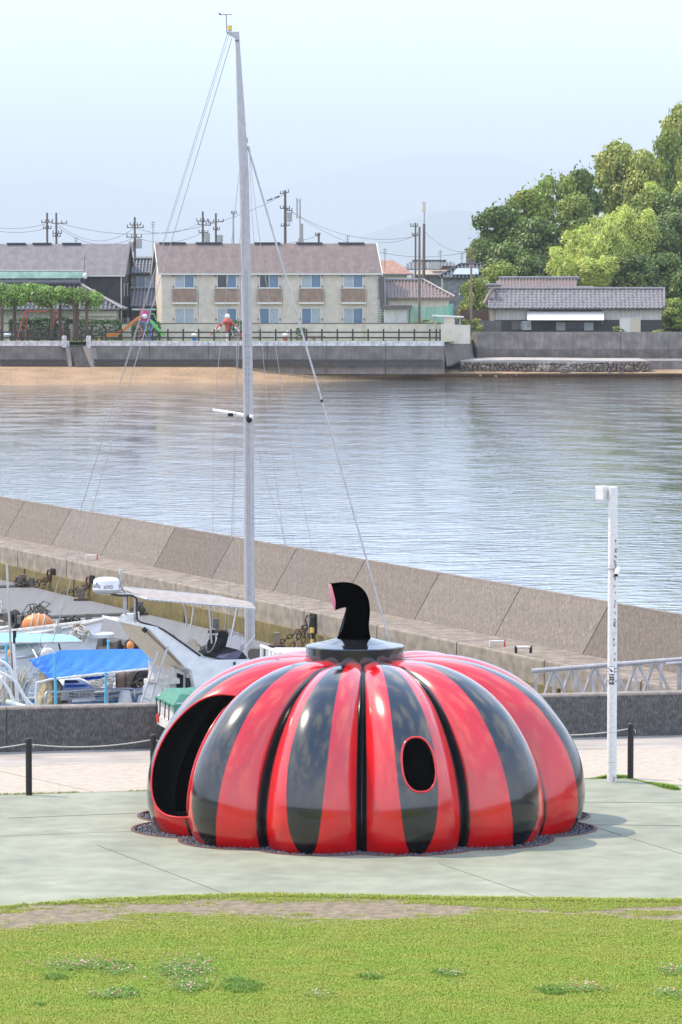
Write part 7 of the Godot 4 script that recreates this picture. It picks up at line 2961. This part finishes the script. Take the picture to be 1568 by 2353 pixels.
func flybridge_boat() -> void:
	var t := thing("flybridge_boat", "white flybridge motor boat with a beige sun top and radar dome", "boat", at(470, 1640, 75.5), "boats moored in the harbour")
	var o := t.position
	var dd := func(px: float) -> float: return 75.0 + (px - 330.0) / F * 75.0 * 0.445
	var p := func(px: float, y: float, w := 0.0) -> Vector3: return at(px, y, dd.call(px)) + Vector3(-0.4066, 0, -0.9136) * w - o
	var beam := Vector3(-0.4066, 0, -0.9136)
	# hull below, mostly hidden by the wall
	var h := part("hull", hull_mesh(8.0, 2.7, 0.85, 0.7), M.gelcoat, t)
	h.transform = Transform3D(Basis(Vector3.UP, 0.42), p.call(300, 1640) + Vector3(0, 0, -1.2))
	h.position.y = WATER - o.y
	var dk := part("deck", deck_mesh(8.0, 2.7, 0.85, 0.7, 0.08, 0.0, 0.98), M.gelcoat_old, t)
	dk.transform = h.transform
	# flybridge body
	var fb := MB.new()
	fb.plate([p.call(441, 1540), p.call(474, 1518), p.call(515, 1516), p.call(573, 1515), p.call(604, 1524), p.call(690, 1560), p.call(690, 1612), p.call(640, 1612), p.call(452, 1595)], beam * 2.0)
	part("flybridge_body", fb, M.gelcoat, t)
	# swept arm: white outer face and beige underside
	var arm := MB.new()
	arm.plate([p.call(334, 1436), p.call(362, 1441), p.call(474, 1518), p.call(441, 1540), p.call(425, 1532), p.call(395, 1500)], beam * 0.12)
	part("arm_side", arm, M.gelcoat, t)
	var arm2 := MB.new()
	arm2.plate([p.call(334, 1436, 1.8), p.call(362, 1441, 1.8), p.call(474, 1518, 1.8), p.call(441, 1540, 1.8), p.call(395, 1500, 1.8)], beam * 0.12)
	part("arm_side", arm2, M.gelcoat, t)
	var tp := MB.new()
	tp.plate([p.call(334, 1435.5), p.call(362, 1440.5), p.call(362, 1440.5, 1.92), p.call(334, 1435.5, 1.92)], Vector3(0, -0.07, 0))
	tp.plate([p.call(290, 1427, 0.5), p.call(334, 1436), p.call(334, 1436, 1.92), p.call(290, 1427, 1.4)], Vector3(0, -0.05, 0))
	part("arm_top", tp, M.gelcoat, t)
	var un := MB.new()
	un.plate([p.call(292, 1428, 0.55), p.call(340, 1442, 0.02), p.call(425, 1533, 0.02), p.call(418, 1552, 0.6), p.call(398, 1540, 0.9), p.call(330, 1470, 0.9)], Vector3(0.02, 0.03, 0.0))
	part("arm_underside", un, M.beige, t)
	for k in 2:
		var pp := MB.new()
		pp.tube([p.call(330 + k * 3, 1446, -0.03), p.call(380 + k * 2, 1494, -0.03), p.call(412 + k * 2, 1527, -0.03)], 0.016)
		part("arm_pipe", pp, M.rust_light, t)
	var bl := MB.new()
	bl.box(p.call(331, 1447, -0.05), Vector3(0.1, 0.09, 0.08), Basis(Vector3(0, 0, 1), -0.8))
	part("winch", bl, M.rubber, t)
	# small boxes on the arm's end
	for q in [[306, 1424, 0.14], [319, 1421, 0.17], [334, 1418, 0.12]]:
		var b := MB.new()
		b.cbox(p.call(q[0], q[1], 0.5), Vector3(q[2], 0.12, 0.22), 0.02)
		part("mount_box", b, M.gelcoat, t)
	# radar post, dome and cable
	var ps := MB.new()
	ps.tube([p.call(328, 1434, 0.4), p.call(327, 1374, 0.4)], 0.024)
	ps.tube([p.call(303, 1416, 0.4), p.call(303, 1371, 0.4)], 0.03)
	ps.tube([p.call(306, 1416, 0.4), p.call(306, 1371, 0.4)], 0.02)
	part("radar_post", ps, M.alloy, t)
	var sl := MB.new()
	sl.tube(arc([p.call(304, 1370, 0.4), p.call(303, 1364, 0.4), p.call(297, 1355, 0.4), p.call(294, 1345, 0.4), p.call(294, 1322, 0.4)], 4), 0.022)
	part("light_post", sl, M.alloy, t)
	var lt := MB.new()
	lt.tube([p.call(294, 1321, 0.4), p.call(294, 1312, 0.4)], 0.042, -1, 12)
	part("stern_light", lt, M.wall_green, t)
	var ltc := MB.new()
	ltc.tube([p.call(294, 1324, 0.4), p.call(294, 1320, 0.4)], 0.048, -1, 12)
	part("light_base", ltc, M.alloy, t)
	var br := MB.new()
	br.box(p.call(288, 1368.5, 0.4), Vector3(0.72, 0.03, 0.1))
	part("radar_bracket", br, M.steel, t)
	var dome := MB.new()
	var c: Vector3 = p.call(261, 1367, 0.4)
	dome.lathe([Vector2(0.0, 0.335), Vector2(0.15, 0.325), Vector2(0.235, 0.30), Vector2(0.262, 0.27), Vector2(0.285, 0.10), Vector2(0.285, 0.085)], Transform3D(Basis(), c), 28)
	part("radar_dome", dome, M.gelcoat, t)
	var db := MB.new()
	db.lathe([Vector2(0.285, 0.085), Vector2(0.27, 0.035), Vector2(0.20, 0.0), Vector2(0.0, 0.0)], Transform3D(Basis(), c), 28)
	part("dome_base", db, M.pole_grey, t)
	for q in [["MIN", -0.78, 0.16, 0.085, M.text_grey], ["xHD", 0.20, 0.15, 0.075, M.text_grey], ["G", 1.30, 0.15, 0.085, M.text_grey]]:
		var rr := 0.281
		lettering("radar_lettering", q[0], q[3], Transform3D(Basis(Vector3.UP, q[1]), c + Vector3(sin(q[1]) * rr, q[2], cos(q[1]) * rr)), q[4], t)
	var tr := MB.new()
	var tc := c + Vector3(sin(-0.72) * 0.276, 0.225, cos(-0.72) * 0.276)
	tr.prism(PackedVector2Array([Vector2(-0.025, -0.02), Vector2(0.025, -0.02), Vector2(0, 0.025)]), Transform3D(Basis(Vector3.UP, -0.72), tc), 0.008)
	part("radar_emblem", tr, M.text_blue, t)
	var cb := MB.new()
	cb.tube(arc([p.call(265, 1368, 0.25), p.call(285, 1371, 0.25), p.call(312, 1371, 0.25), p.call(323, 1377, 0.25), p.call(327, 1388, 0.3), p.call(327, 1412, 0.3), p.call(331, 1430, 0.3), p.call(350, 1437, 0.1), p.call(375, 1447, -0.01), p.call(420, 1478, -0.01), p.call(460, 1507, -0.01)], 4), 0.019, -1, 8)
	part("radar_cable", cb, M.black, t)
	# sun top on its poles: a thin cambered cloth laced to a frame
	var C := [p.call(346, 1378.5, 0.15), p.call(594, 1400, 0.15), p.call(578, 1387, 1.85), p.call(299, 1360, 1.75)]
	var tip: Vector3 = p.call(614, 1397, 0.9)
	var top := MB.new()
	var n := 12
	for i in n:
		for j in 6:
			var q := []
			for e in [[i, j], [i + 1, j], [i + 1, j + 1], [i, j + 1]]:
				var u := float(e[0]) / n
				var v := float(e[1]) / 6.0
				var right: Vector3 = C[1].lerp(tip, v * 2.0) if v < 0.5 else tip.lerp(C[2], v * 2.0 - 1.0)
				var s: Vector3 = C[0].lerp(C[3], v).lerp(right, u)
				s.y += 0.05 * sin(PI * v)
				q.append(s)
			top.quad(q[0], q[1], q[2], q[3])
	part("sun_top", top, M.canopy, t)
	M.canopy.cull_mode = BaseMaterial3D.CULL_DISABLED
	var fr := MB.new()
	fr.tube([C[0], C[1], tip, C[2], C[3], C[0]], 0.02, -1, 8)
	part("sun_top_frame", fr, M.steel, t)
	var lace := MB.new()
	var loop := [C[0], C[1], tip, C[2], C[3], C[0]]
	for s in 5:
		var k := int(loop[s].distance_to(loop[s + 1]) / 0.1)
		for i in k:
			var q: Vector3 = loop[s].lerp(loop[s + 1], (i + 0.5) / k)
			lace.tube([q + Vector3(0, 0.024, 0.012), q + Vector3(0.012, -0.024, 0.02)], 0.008, -1, 4)
	part("lacing", lace, M.trim, t, "stuff")
	for q in [[486, 1391, 493, 1480, 0.15], [514, 1394, 505, 1457, 1.6], [551, 1398, 533, 1489, 0.15], [492, 1388, 500, 1458, 1.7]]:
		var m := MB.new()
		m.tube([p.call(q[2], q[3], q[4]), p.call(q[0], q[1], q[4])], 0.019, -1, 8)
		part("sun_top_pole", m, M.steel, t)
	# helm: seat, wheel, console, instruments, tinted screen
	var seat := MB.new()
	seat.cbox(p.call(478, 1491, 0.9), Vector3(0.2, 0.2, 0.4), 0.05)
	seat.cbox(p.call(470, 1497, 0.9), Vector3(0.5, 0.1, 0.5), 0.03)
	part("helm_seat", seat, M.beige, t)
	var wl := MB.new()
	var wc: Vector3 = p.call(507, 1483, 0.5)
	var wx := Vector3(0.55, 0.25, 0.8).normalized()
	var wy := Vector3(0.25, 0.97, 0.0).normalized()
	var pts := []
	for k in 25:
		pts.append(wc + (wx * 0.17 * cos(TAU * k / 24.0) + wy * 0.19 * sin(TAU * k / 24.0)))
	wl.tube(pts, 0.015, -1, 7)
	part("steering_wheel", wl, M.steel, t)
	for k in 3:
		var s := MB.new()
		s.tube([wc, pts[k * 8 + 2]], 0.012)
		part("wheel_spoke", s, M.rubber, t)
	var con := MB.new()
	con.cbox(p.call(524, 1484, 0.7), Vector3(0.26, 0.26, 0.5), 0.04, Basis(Vector3(0, 0, 1), -0.4))
	con.cbox(p.call(545, 1476, 0.8), Vector3(0.22, 0.34, 0.3), 0.05, Basis(Vector3(0, 0, 1), -0.25))
	part("console", con, M.rubber, t)
	var ins := MB.new()
	ins.cbox(p.call(526, 1466, 0.9), Vector3(0.09, 0.22, 0.2), 0.02, Basis(Vector3(0, 0, 1), -0.3))
	part("display", ins, M.black_gloss, t)
	var scr := MB.new()
	var base := [[500, 1512, 0.1], [515, 1514, -0.02], [545, 1515, -0.02], [570, 1512, 0.6], [572, 1508, 1.4]]
	var upper := [[508, 1506, 0.1], [526, 1500, -0.04], [560, 1490, -0.04], [584, 1464, 0.6], [586, 1458, 1.4]]
	for i in 4:
		scr.quad(p.call(base[i][0], base[i][1], base[i][2]), p.call(base[i + 1][0], base[i + 1][1], base[i + 1][2]), p.call(upper[i + 1][0], upper[i + 1][1], upper[i + 1][2]), p.call(upper[i][0], upper[i][1], upper[i][2]))
	scr.quad(p.call(543, 1458, 0.9), p.call(570, 1475, 0.9), p.call(585, 1460, 0.9), p.call(560, 1456, 0.9))
	part("tinted_screen", scr, M.tinted, t)
	M.tinted.cull_mode = BaseMaterial3D.CULL_DISABLED
	var cow := MB.new()
	cow.plate([p.call(505, 1512, 0.05), p.call(572, 1514, 0.05), p.call(560, 1498, 0.05), p.call(545, 1492, 0.05), p.call(520, 1502, 0.05)], beam * 1.4)
	part("cowl", cow, M.rubber, t)
	for q in [[[560, 1490], [584, 1458]], [[397, 1461], [418, 1462], [422, 1474]], [[420, 1473], [445, 1484], [485, 1514]]]:
		var pp := []
		for k in q:
			pp.append(p.call(k[0], k[1], 0.4 if q.size() == 3 else -0.05))
		var m := MB.new()
		m.tube(arc(pp, 4) if pp.size() > 2 else pp, 0.016, -1, 7)
		part("grab_rail", m, M.steel, t)
	# cabin with its door and window below the arm
	var cab := MB.new()
	cab.plate([p.call(411, 1536, 0.25), p.call(452, 1560, 0.25), p.call(452, 1640, 0.25), p.call(404, 1640, 0.25), p.call(412, 1560, 0.25)], beam * 1.5)
	part("cabin", cab, M.gelcoat_old, t)
	for q in [[[417, 1549], [431, 1554], [430, 1595], [415, 1595], "cabin_door_pane"], [[437, 1554], [448, 1562], [447, 1596], [436, 1596], "cabin_window"]]:
		var m := MB.new()
		m.plate([p.call(q[0][0], q[0][1], 0.22), p.call(q[1][0], q[1][1], 0.22), p.call(q[2][0], q[2][1], 0.22), p.call(q[3][0], q[3][1], 0.22)], beam * 0.05)
		part(q[4], m, M.glass_dark, t)
	var nt := MB.new()
	nt.plate([p.call(437.5, 1551.5, 0.19), p.call(449, 1554, 0.19), p.call(448.5, 1561, 0.19), p.call(437.5, 1559, 0.19)], beam * 0.015)
	part("door_label", nt, M.white_paint, t)
	for k in 3:
		var dgs := MB.new()
		dgs.box(p.call(440 + k * 3.2, 1556, 0.175), Vector3(0.012, 0.035, 0.004))
		part("label_print", dgs, M.text_grey, t)
	# rail box, ladder
	var rb := MB.new()
	rb.cbox((p.call(331, 1566, -0.2) + p.call(409, 1563, 0.1)) / 2, Vector3(0.70, 0.11, 0.22), 0.015, Basis(Vector3.UP, 0.36))
	part("platform_beam", rb, M.gelcoat_old, t)
	var lg := MB.new()
	lg.cbox(p.call(403, 1594, 0.15), Vector3(0.1, 0.45, 0.2), 0.02)
	part("platform_leg", lg, M.gelcoat_old, t)
	for q in [[382, 1485, 328, 1622], [359, 1497, 309, 1622]]:
		var m := MB.new()
		m.tube([p.call(q[2], q[3], -0.3), p.call(q[0], q[1], -0.1)], 0.024, -1, 9)
		part("ladder_rail", m, M.alloy, t)
	for k in 2:
		var m := MB.new()
		var y := 1600.0 - k * 38.0
		m.tube([p.call(318 + k * 16, y, -0.28), p.call(335 + k * 16, y + 5, -0.28)], 0.022)
		part("ladder_rung", m, M.alloy, t)
	var vent := MB.new()
	vent.box(p.call(539, 1527, -0.01), Vector3(0.05, 0.11, 0.03))
	part("side_vent", vent, M.black, t)
	var eng := MB.new()
	eng.cbox(p.call(372, 1600, 0.5), Vector3(0.4, 0.5, 0.3), 0.1)
	part("engine_box", eng, M.gelcoat, t)

func build_sailboat() -> void:
	var t := thing("sailing_yacht", "sailing yacht whose tall bare grey mast towers over the scene", "yacht", at(580, 1660, 79.5), "boats moored in the harbour")
	var o := t.position
	var h := part("hull", hull_mesh(9.4, 2.8, 0.95, 0.25), M.gelcoat, t)
	h.transform = Transform3D(Basis(Vector3.UP, 0.15), Vector3(-4.3, WATER - o.y, 0.2))
	var dk := part("deck", deck_mesh(9.4, 2.8, 0.95, 0.25, 0.02, 0.0, 0.98), M.gelcoat_old, t)
	dk.transform = h.transform
	var cb := MB.new(o)
	cb.plate([at(470, 1625, 79.4), at(640, 1625, 79.4), at(690, 1650, 79.4), at(450, 1650, 79.4)], Vector3(0, 0, -1.3))
	part("coachroof", cb, M.gelcoat, t)
	# mast: an oval tube that narrows towards the head and leans a little aft
	var d := 79.5
	var secs := [[575, 1630, 12.0], [574.5, 1450, 12.0], [572, 1000, 11.6], [566.5, 640, 11.2], [561, 400, 11.0], [557, 320, 10.4], [549, 150, 6.2], [545.5, 82, 4.6]]
	var m := MB.new(o)
	var rings := []
	var nrm := []
	for s in secs:
		var c := at(s[0], s[1], d)
		var hw: float = s[2] * d / F
		var ring := []
		var rn := []
		for k in 24:
			var a := TAU * k / 24.0
			var e := Vector3(signf(cos(a)) * pow(absf(cos(a)), 0.75) * hw, 0, signf(sin(a)) * pow(absf(sin(a)), 0.75) * hw * 0.62)
			ring.append(c + e)
			rn.append(Vector3(cos(a) / 1.0, 0, sin(a) / 0.62).normalized())
		rings.append(ring)
		nrm.append(rn)
	for i in secs.size() - 1:
		for k in 24:
			var j := (k + 1) % 24
			m.quads(rings[i][j], rings[i][k], rings[i + 1][k], rings[i + 1][j], nrm[i][j], nrm[i][k], nrm[i + 1][k], nrm[i + 1][j])
	part("mast", m, M.mast, t)
	var gr := MB.new(o)
	for s in [[-1.5, 1615, 400], [3.5, 1615, 980]]:
		gr.tube([at(575 + s[0], s[1], d - 0.072), at(565 + s[0], 620, d - 0.07)], 0.006, -1, 4)
	part("mast_track", gr, M.wire, t)
	for i in 9:
		var hol := MB.new(o)
		for s in [-5.0, 4.0]:
			hol.tube([at(569.5 + s, 770 + i * 13, d - 0.068), at(569.5 + s, 770 + i * 13, d - 0.078)], 0.010, -1, 6)
		part("vent_holes", hol, M.rubber, t)
	var hd := MB.new(o)
	hd.plate([at(522, 73, d), at(550, 73, d), at(551, 96, d), at(541, 96, d), at(540, 88, d), at(522, 78, d)], Vector3(0, 0, -0.08))
	part("masthead", hd, M.mast, t)
	var bd := MB.new(o)
	bd.tube([at(545.4, 93, d), at(545.3, 95, d)], 0.05, -1, 12)
	part("band", bd, M.rubber, t)
	var lt := MB.new(o)
	lt.tube([at(528.5, 69, d), at(528.5, 60, d)], 0.048, -1, 14)
	part("masthead_light", lt, M.yellow, t)
	var ltb := MB.new(o)
	ltb.tube([at(528.5, 72, d), at(528.5, 69, d)], 0.036, 0.05, 10)
	ltb.tube([at(528.5, 60, d), at(528.5, 59, d)], 0.052, -1, 14)
	part("light_frame", ltb, M.wire, t)
	var wv := MB.new(o)
	wv.tube([at(522, 76, d), at(520, 33, d)], 0.009, -1, 6)
	wv.tube([at(504, 34, d), at(534, 33, d)], 0.007, -1, 6)
	part("wind_vane_rod", wv, M.black, t)
	var vn := MB.new(o)
	vn.plate([at(503, 28, d), at(510, 33.5, d), at(504, 34.5, d)], Vector3(0, 0, -0.01))
	part("wind_vane_fin", vn, M.black, t)
	# hounds fitting, spreader and steaming light
	var hf := MB.new(o)
	hf.plate([at(564, 318, d), at(570, 316, d), at(570, 328, d), at(565, 330, d)], Vector3(0, 0, -0.1))
	part("forestay_fitting", hf, M.mast, t)
	var sp := MB.new(o)
	sp.tube([at(574, 957, d), at(540, 950, d + 0.3), at(490, 942, d + 0.6)], 0.045, 0.03, 8)
	part("spreader", sp, M.white_paint, t)
	var sp2 := MB.new(o)
	sp2.tube([at(576, 956, d), at(579, 957, d - 0.5), at(580, 958, d - 1.2)], 0.045, 0.03, 8)
	part("spreader", sp2, M.white_paint, t)
	var st := MB.new(o)
	st.ball(at(573, 962, d - 0.12), Vector3(0.07, 0.09, 0.06), 10, 8)
	part("steaming_light", st, M.rubber, t)
	var ra := MB.new(o)
	ra.tube([at(530, 949, d + 0.3), at(530, 957, d + 0.3)], 0.05, 0.07, 10)
	part("hailer", ra, M.rubber, t)
	# wires: backstays to the left, shrouds, forestay with its furler
	var wires := [["backstay", [[523, 78], [172, 1190], [100, 1450], [72, 1540]], 0.007, 0.0], ["backstay", [[527, 80], [250, 920], [100, 1450], [70, 1545]], 0.005, 0.1], ["topping_lift", [[533, 88], [340, 700], [190, 1180], [120, 1480]], 0.009, 0.0],
		["shroud", [[555, 350], [491, 942], [489, 1300], [488, 1610]], 0.006, 0.6], ["shroud", [[560, 345], [546, 700], [537, 1230], [505, 1560]], 0.006, 0.2], ["shroud", [[576, 945], [600, 1060], [664, 1270], [752, 1600]], 0.006, -0.6], ["shroud", [[573, 345], [580, 500], [618, 980], [656, 1260], [690, 1560]], 0.006, -0.3], ["shroud", [[573, 340], [590, 500], [661, 980], [718, 1260], [768, 1600]], 0.006, -0.5], ["halyard", [[564, 385], [555, 1000], [540, 1250], [520, 1560]], 0.007, -0.1]]
	for w in wires:
		var pts := []
		for q in w[1]:
			pts.append(at(q[0], q[1], d + w[3]))
		var wm := MB.new(o)
		# a stay is straight: draw it from end to end
		wm.tube([pts[0], pts[-1]] if w[0] != "shroud" else pts, w[2], -1, 5)
		part(w[0], wm, M.wire, t)
	var fs := MB.new(o)
	fs.tube([at(571, 336, d), at(574, 350, d)], 0.03, 0.026, 8)
	fs.tube([at(574, 350, d), at(740, 920, d - 0.2), at(898, 1482, d - 0.4)], 0.021, 0.021, 8)
	part("forestay", fs, M.alloy, t)
	var fl := MB.new(o)
	fl.tube([at(739, 918, d - 0.2), at(741, 924, d - 0.2)], 0.03, 0.03, 8)
	part("furler_joint", fl, M.rubber, t)
	# wind instrument box and winch gear by the mast's foot
	var bx := MB.new(o)
	bx.cbox(at(593, 1502, d - 1.0), Vector3(0.42, 0.24, 0.3), 0.06)
	part("cockpit_box", bx, M.rope_dark, t)
	var bp := MB.new(o)
	bp.tube([at(595, 1510, d - 1.0), at(596, 1600, d - 1.0)], 0.09, -1, 10)
	part("box_post", bp, M.alloy, t)

func build_dock() -> void:
	# floating dock along the breakwater: grey ribbed decks with hinge strips between
	var t := thing("floating_dock", "long grey floating dock lying along the foot of the breakwater", "dock", bw(20, -1.6, WATER))
	var o := t.position
	var y := -0.95
	for s in [[-58.0, -19.0], [-18.6, 4.2], [4.6, 14.3], [14.7, 29.6], [30.0, 44.0]]:
		var near := -3.7
		var m := MB.new(o)
		m.plate([bw(s[0], -0.55, y), bw(s[1], -0.55, y), bw(s[1], near, y), bw(s[0], near, y)], Vector3(0, -0.16, 0))
		part("dock_deck", m, M.dock, t)
		var pnt := MB.new(o)
		pnt.plate([bw(s[0] + 0.2, -0.7, y - 0.165), bw(s[1] - 0.2, -0.7, y - 0.165), bw(s[1] - 0.2, near + 0.12, y - 0.165), bw(s[0] + 0.2, near + 0.12, y - 0.165)], Vector3(0, -0.6, 0))
		part("dock_float", pnt, M.dock_side, t)
		var k: float = s[0] + 0.3
		while k < s[1] - 0.3 and k > -20.0:
			var f := MB.new(o)
			f.cbox(bw(k, near - 0.06, y - 0.16), Vector3(0.34, 0.26, 0.12), 0.03, Basis(Vector3.UP, atan2(-0.9136, -0.4066) + PI * 0.0))
			part("edge_fender", f, M.dock_side, t)
			k += 1.15
		# rounded ramp strip at the joint
		var r := MB.new(o)
		r.tube([bw(s[1] + 0.2, -0.9, y - 0.03), bw(s[1] + 0.2, near + 0.1, y - 0.03)], 0.11, -1, 14)
		part("hinge_strip", r, M.rope_dark, t)
	# bollards along the outer edge
	for q in [[157.0, 1317.0, "rusty cleat at the far joint of the dock", 1], [178, 1365, "", 0]]:
		pass
	var places := [[4.4, -0.75, "pair of small posts at the dock's first visible joint"], [9.6, -0.75, "short post on the dock behind the radar dome boat's bow"], [14.5, -0.75, "post wound with rope at the dock's second joint"], [24.4, -0.75, "short rust topped post on the dock right of the sun top"], [20.2, -0.75, "low black cleat on the dock's outer edge"], [29.8, -0.75, "post and rope tangle at the dock's last joint beside the truck"], [17.5, -3.4, "short grey post at the dock's near edge"]]
	for q in places:
		var p := bw(q[0], q[1], y)
		var b := thing("dock_post", q[2], "mooring post", p, "mooring posts on the dock")
		var m := MB.new()
		m.cbox(Vector3(0, 0.19, 0), Vector3(0.17, 0.38, 0.17), 0.02)
		part("post", m, M.wood if "rust" in q[2] else M.dock_side, b)
		var f := MB.new()
		f.box(Vector3(0, 0.03, 0), Vector3(0.42, 0.05, 0.3))
		part("foot_plate", f, M.rust, b)
		if "pair" in q[2]:
			var m2 := MB.new()
			m2.cbox(Vector3(0.26, 0.15, 0.1), Vector3(0.17, 0.3, 0.17), 0.02)
			part("post", m2, M.dock_side, b)
		if "rope" in q[2] or "pair" in q[2]:
			coil("rope on the " + q[2], p + Vector3(-0.05, 0.12, 0.15), 0.2, int(q[0] * 10), M.rope_dark)
	# chains hanging from eyes on the quay wall
	var link := MB.new()
	var ring := []
	for k in 13:
		var a := TAU * k / 12.0
		ring.append(Vector3(cos(a) * 0.055, sin(a) * 0.10, 0))
	link.tube(ring, 0.016, -1, 6, false)
	var lm := link.done()
	var chains := [[8.6, "chains on the far black wall eye, behind the radar dome"], [11.0, "chains on the wall eye nearest the radar dome"], [31.9, "chains on the black wall eye left of the sculpture's cap"]]
	var ci := 0
	for q in chains:
		var t0: float = [7.15, 10.6, 24.7][ci]
		var eye: Vector3 = [at(153, 1320, 113.5), at(224, 1337, 110.2), at(711, 1428, 95.0)][ci]
		# keep it on the wall's face
		var rel := eye - bw(0, 0, 0)
		t0 = rel.dot(Vector3(0.4066, 0, 0.9136))
		eye = bw(t0, 0.0, eye.y)
		var c := thing("mooring_chain", "rusty " + q[1], "chain", eye, "rusty chains on the quay wall")
		var pl := MB.new(eye)
		pl.plate([bw(t0 - 0.14, -0.005, eye.y + 0.2), bw(t0 + 0.16, -0.005, eye.y + 0.2), bw(t0 + 0.16, -0.005, eye.y - 0.36), bw(t0 - 0.14, -0.005, eye.y - 0.36)], Vector3(-0.9136, 0, 0.4066) * 0.06)
		part("wall_plate", pl, M.black, c)
		var ey := MB.new(eye)
		var ep := []
		for k in 15:
			var a := TAU * k / 14.0
			ep.append(bw(t0 - 0.12 + cos(a) * 0.15, -0.12, eye.y + sin(a) * 0.15))
		ey.tube(ep, 0.03, -1, 8, false)
		part("eye", ey, M.rust, c)
		for s in 3:
			var a0 := bw(t0 - 0.15, -0.16, eye.y - 0.12)
			var a1 := bw(t0 + [-1.05, -0.35, 0.1][s], -0.6 + s * 0.1, y + 0.02)
			var nl := int(a0.distance_to(a1) / 0.135)
			for k in nl:
				var p := a0.lerp(a1, (k + 0.5) / nl) - eye
				var l := part("link", lm, M.rust if (s + k) % 3 else M.black, c)
				var dir := (a1 - a0).normalized()
				var side := dir.cross(Vector3(0.3, 0.2, 0.93)).normalized()
				var nn := side.cross(dir)
				if k % 2:
					var q2 := side
					side = nn
					nn = -q2
				l.transform = Transform3D(Basis(side, dir, nn), p)
		ci += 1
	var sc := MB.new()
	sc.tube([Vector3(0, 0.4, 0), Vector3(0, -0.9, 0)], 0.05, -1, 10)
	var pole := single("striped_pole", sc, M.black, "black and yellow striped pole beside the chains left of the sculpture's cap", "pole", at(718, 1452, 94.5))
	for k in 3:
		var b := MB.new()
		b.tube([Vector3(0, 0.12 - k * 0.3, 0), Vector3(0, -0.02 - k * 0.3, 0)], 0.053, -1, 10)
		part("yellow_band", b, M.yellow, pole)
	# little fittings on the apron
	for q in [[211, 1280, M.white_paint, M.red, "small white and red hoop on the breakwater apron at the left"], [1143, 1480, M.white_paint, M.red, "small white and red hoop on the breakwater apron right of the sculpture's cap"], [1203, 1494, M.trim, M.black, "low black and white hoop at the quay's edge right of the cap"]]:
		var p := on(q[0], q[1] + 6, 0.012)
		var b := thing("mooring_hoop", q[4], "hoop", p, "hoops on the breakwater")
		var w := 0.17
		var m := MB.new()
		m.tube([Vector3(-w, 0.13, 0), Vector3(w, 0.13, 0)], 0.03 if q[3] == M.black else 0.02, -1, 8)
		part("bar", m, q[2], b)
		for s in [-w, w]:
			var l := MB.new()
			l.tube([Vector3(s, 0, 0), Vector3(s, 0.155, 0)], 0.032 if q[3] == M.black else 0.02, -1, 8)
			part("upright", l, q[3] if s > 0 or q[3] == M.black else q[2], b)
	for q in [[1187, 1529, "rusty iron cleat with a stain on the quay wall"], [742, 1462, ""]]:
		if q[2] == "":
			continue
		var p := at(q[0], q[1], 86.5)
		var t1 := (p - bw(0, 0, 0)).dot(Vector3(0.4066, 0, 0.9136))
		p = bw(t1, -0.03, p.y)
		var b := thing("iron_cleat", q[2], "cleat", p)
		var m := MB.new(p)
		m.tube([bw(t1 - 0.2, -0.05, p.y), bw(t1 + 0.2, -0.05, p.y)], 0.035, -1, 8)
		m.tube([bw(t1 - 0.2, -0.05, p.y), bw(t1 - 0.28, -0.05, p.y + 0.05)], 0.03, -1, 8)
		part("bar", m, M.rust, b)
		var sx := MB.new(p)
		sx.plate([bw(t1 - 0.05, -0.012, p.y), bw(t1 + 0.12, -0.012, p.y), bw(t1 + 0.09, -0.012, p.y - 0.45), bw(t1 + 0.0, -0.012, p.y - 0.5)], Vector3(0.9136, 0, -0.4066) * 0.004)
		part("rust_stain", sx, M.rust_light, b)
	# light frame and box near the right end of the boats
	var b3 := thing("dock_box", "grey steel box with a black handle on the dock right of the sculpture's cap", "box", at(970, 1516, 82.5))
	var m3 := MB.new()
	m3.cbox(Vector3(0, 0, 0), Vector3(0.36, 0.26, 0.3), 0.02)
	part("body", m3, M.pole_grey, b3)
	var m4 := MB.new()
	m4.cbox(Vector3(0, 0.14, 0), Vector3(0.42, 0.04, 0.36), 0.01)
	part("lid", m4, M.dock_side, b3)
	coil("rusty chain heap beside the grey dock box", at(994, 1517, 82.4), 0.12, 33, M.rust)
	var hr := thing("hand_rail", "bent steel hand rail just behind the dome's right shoulder", "hand rail", at(1170, 1590, 76.0))
	var m5 := MB.new(hr.position)
	m5.tube(arc([at(1096, 1561, 77.5), at(1150, 1561, 76.4), at(1186, 1565, 76.0), at(1190, 1572, 76.0), at(1190, 1600, 76.0)], 4), 0.025)
	part("bar", m5, M.steel, hr)
	var m6 := MB.new(hr.position)
	m6.tube([at(1140, 1570, 76.6), at(1186, 1571, 76.0)], 0.02)
	part("bar", m6, M.steel, hr)
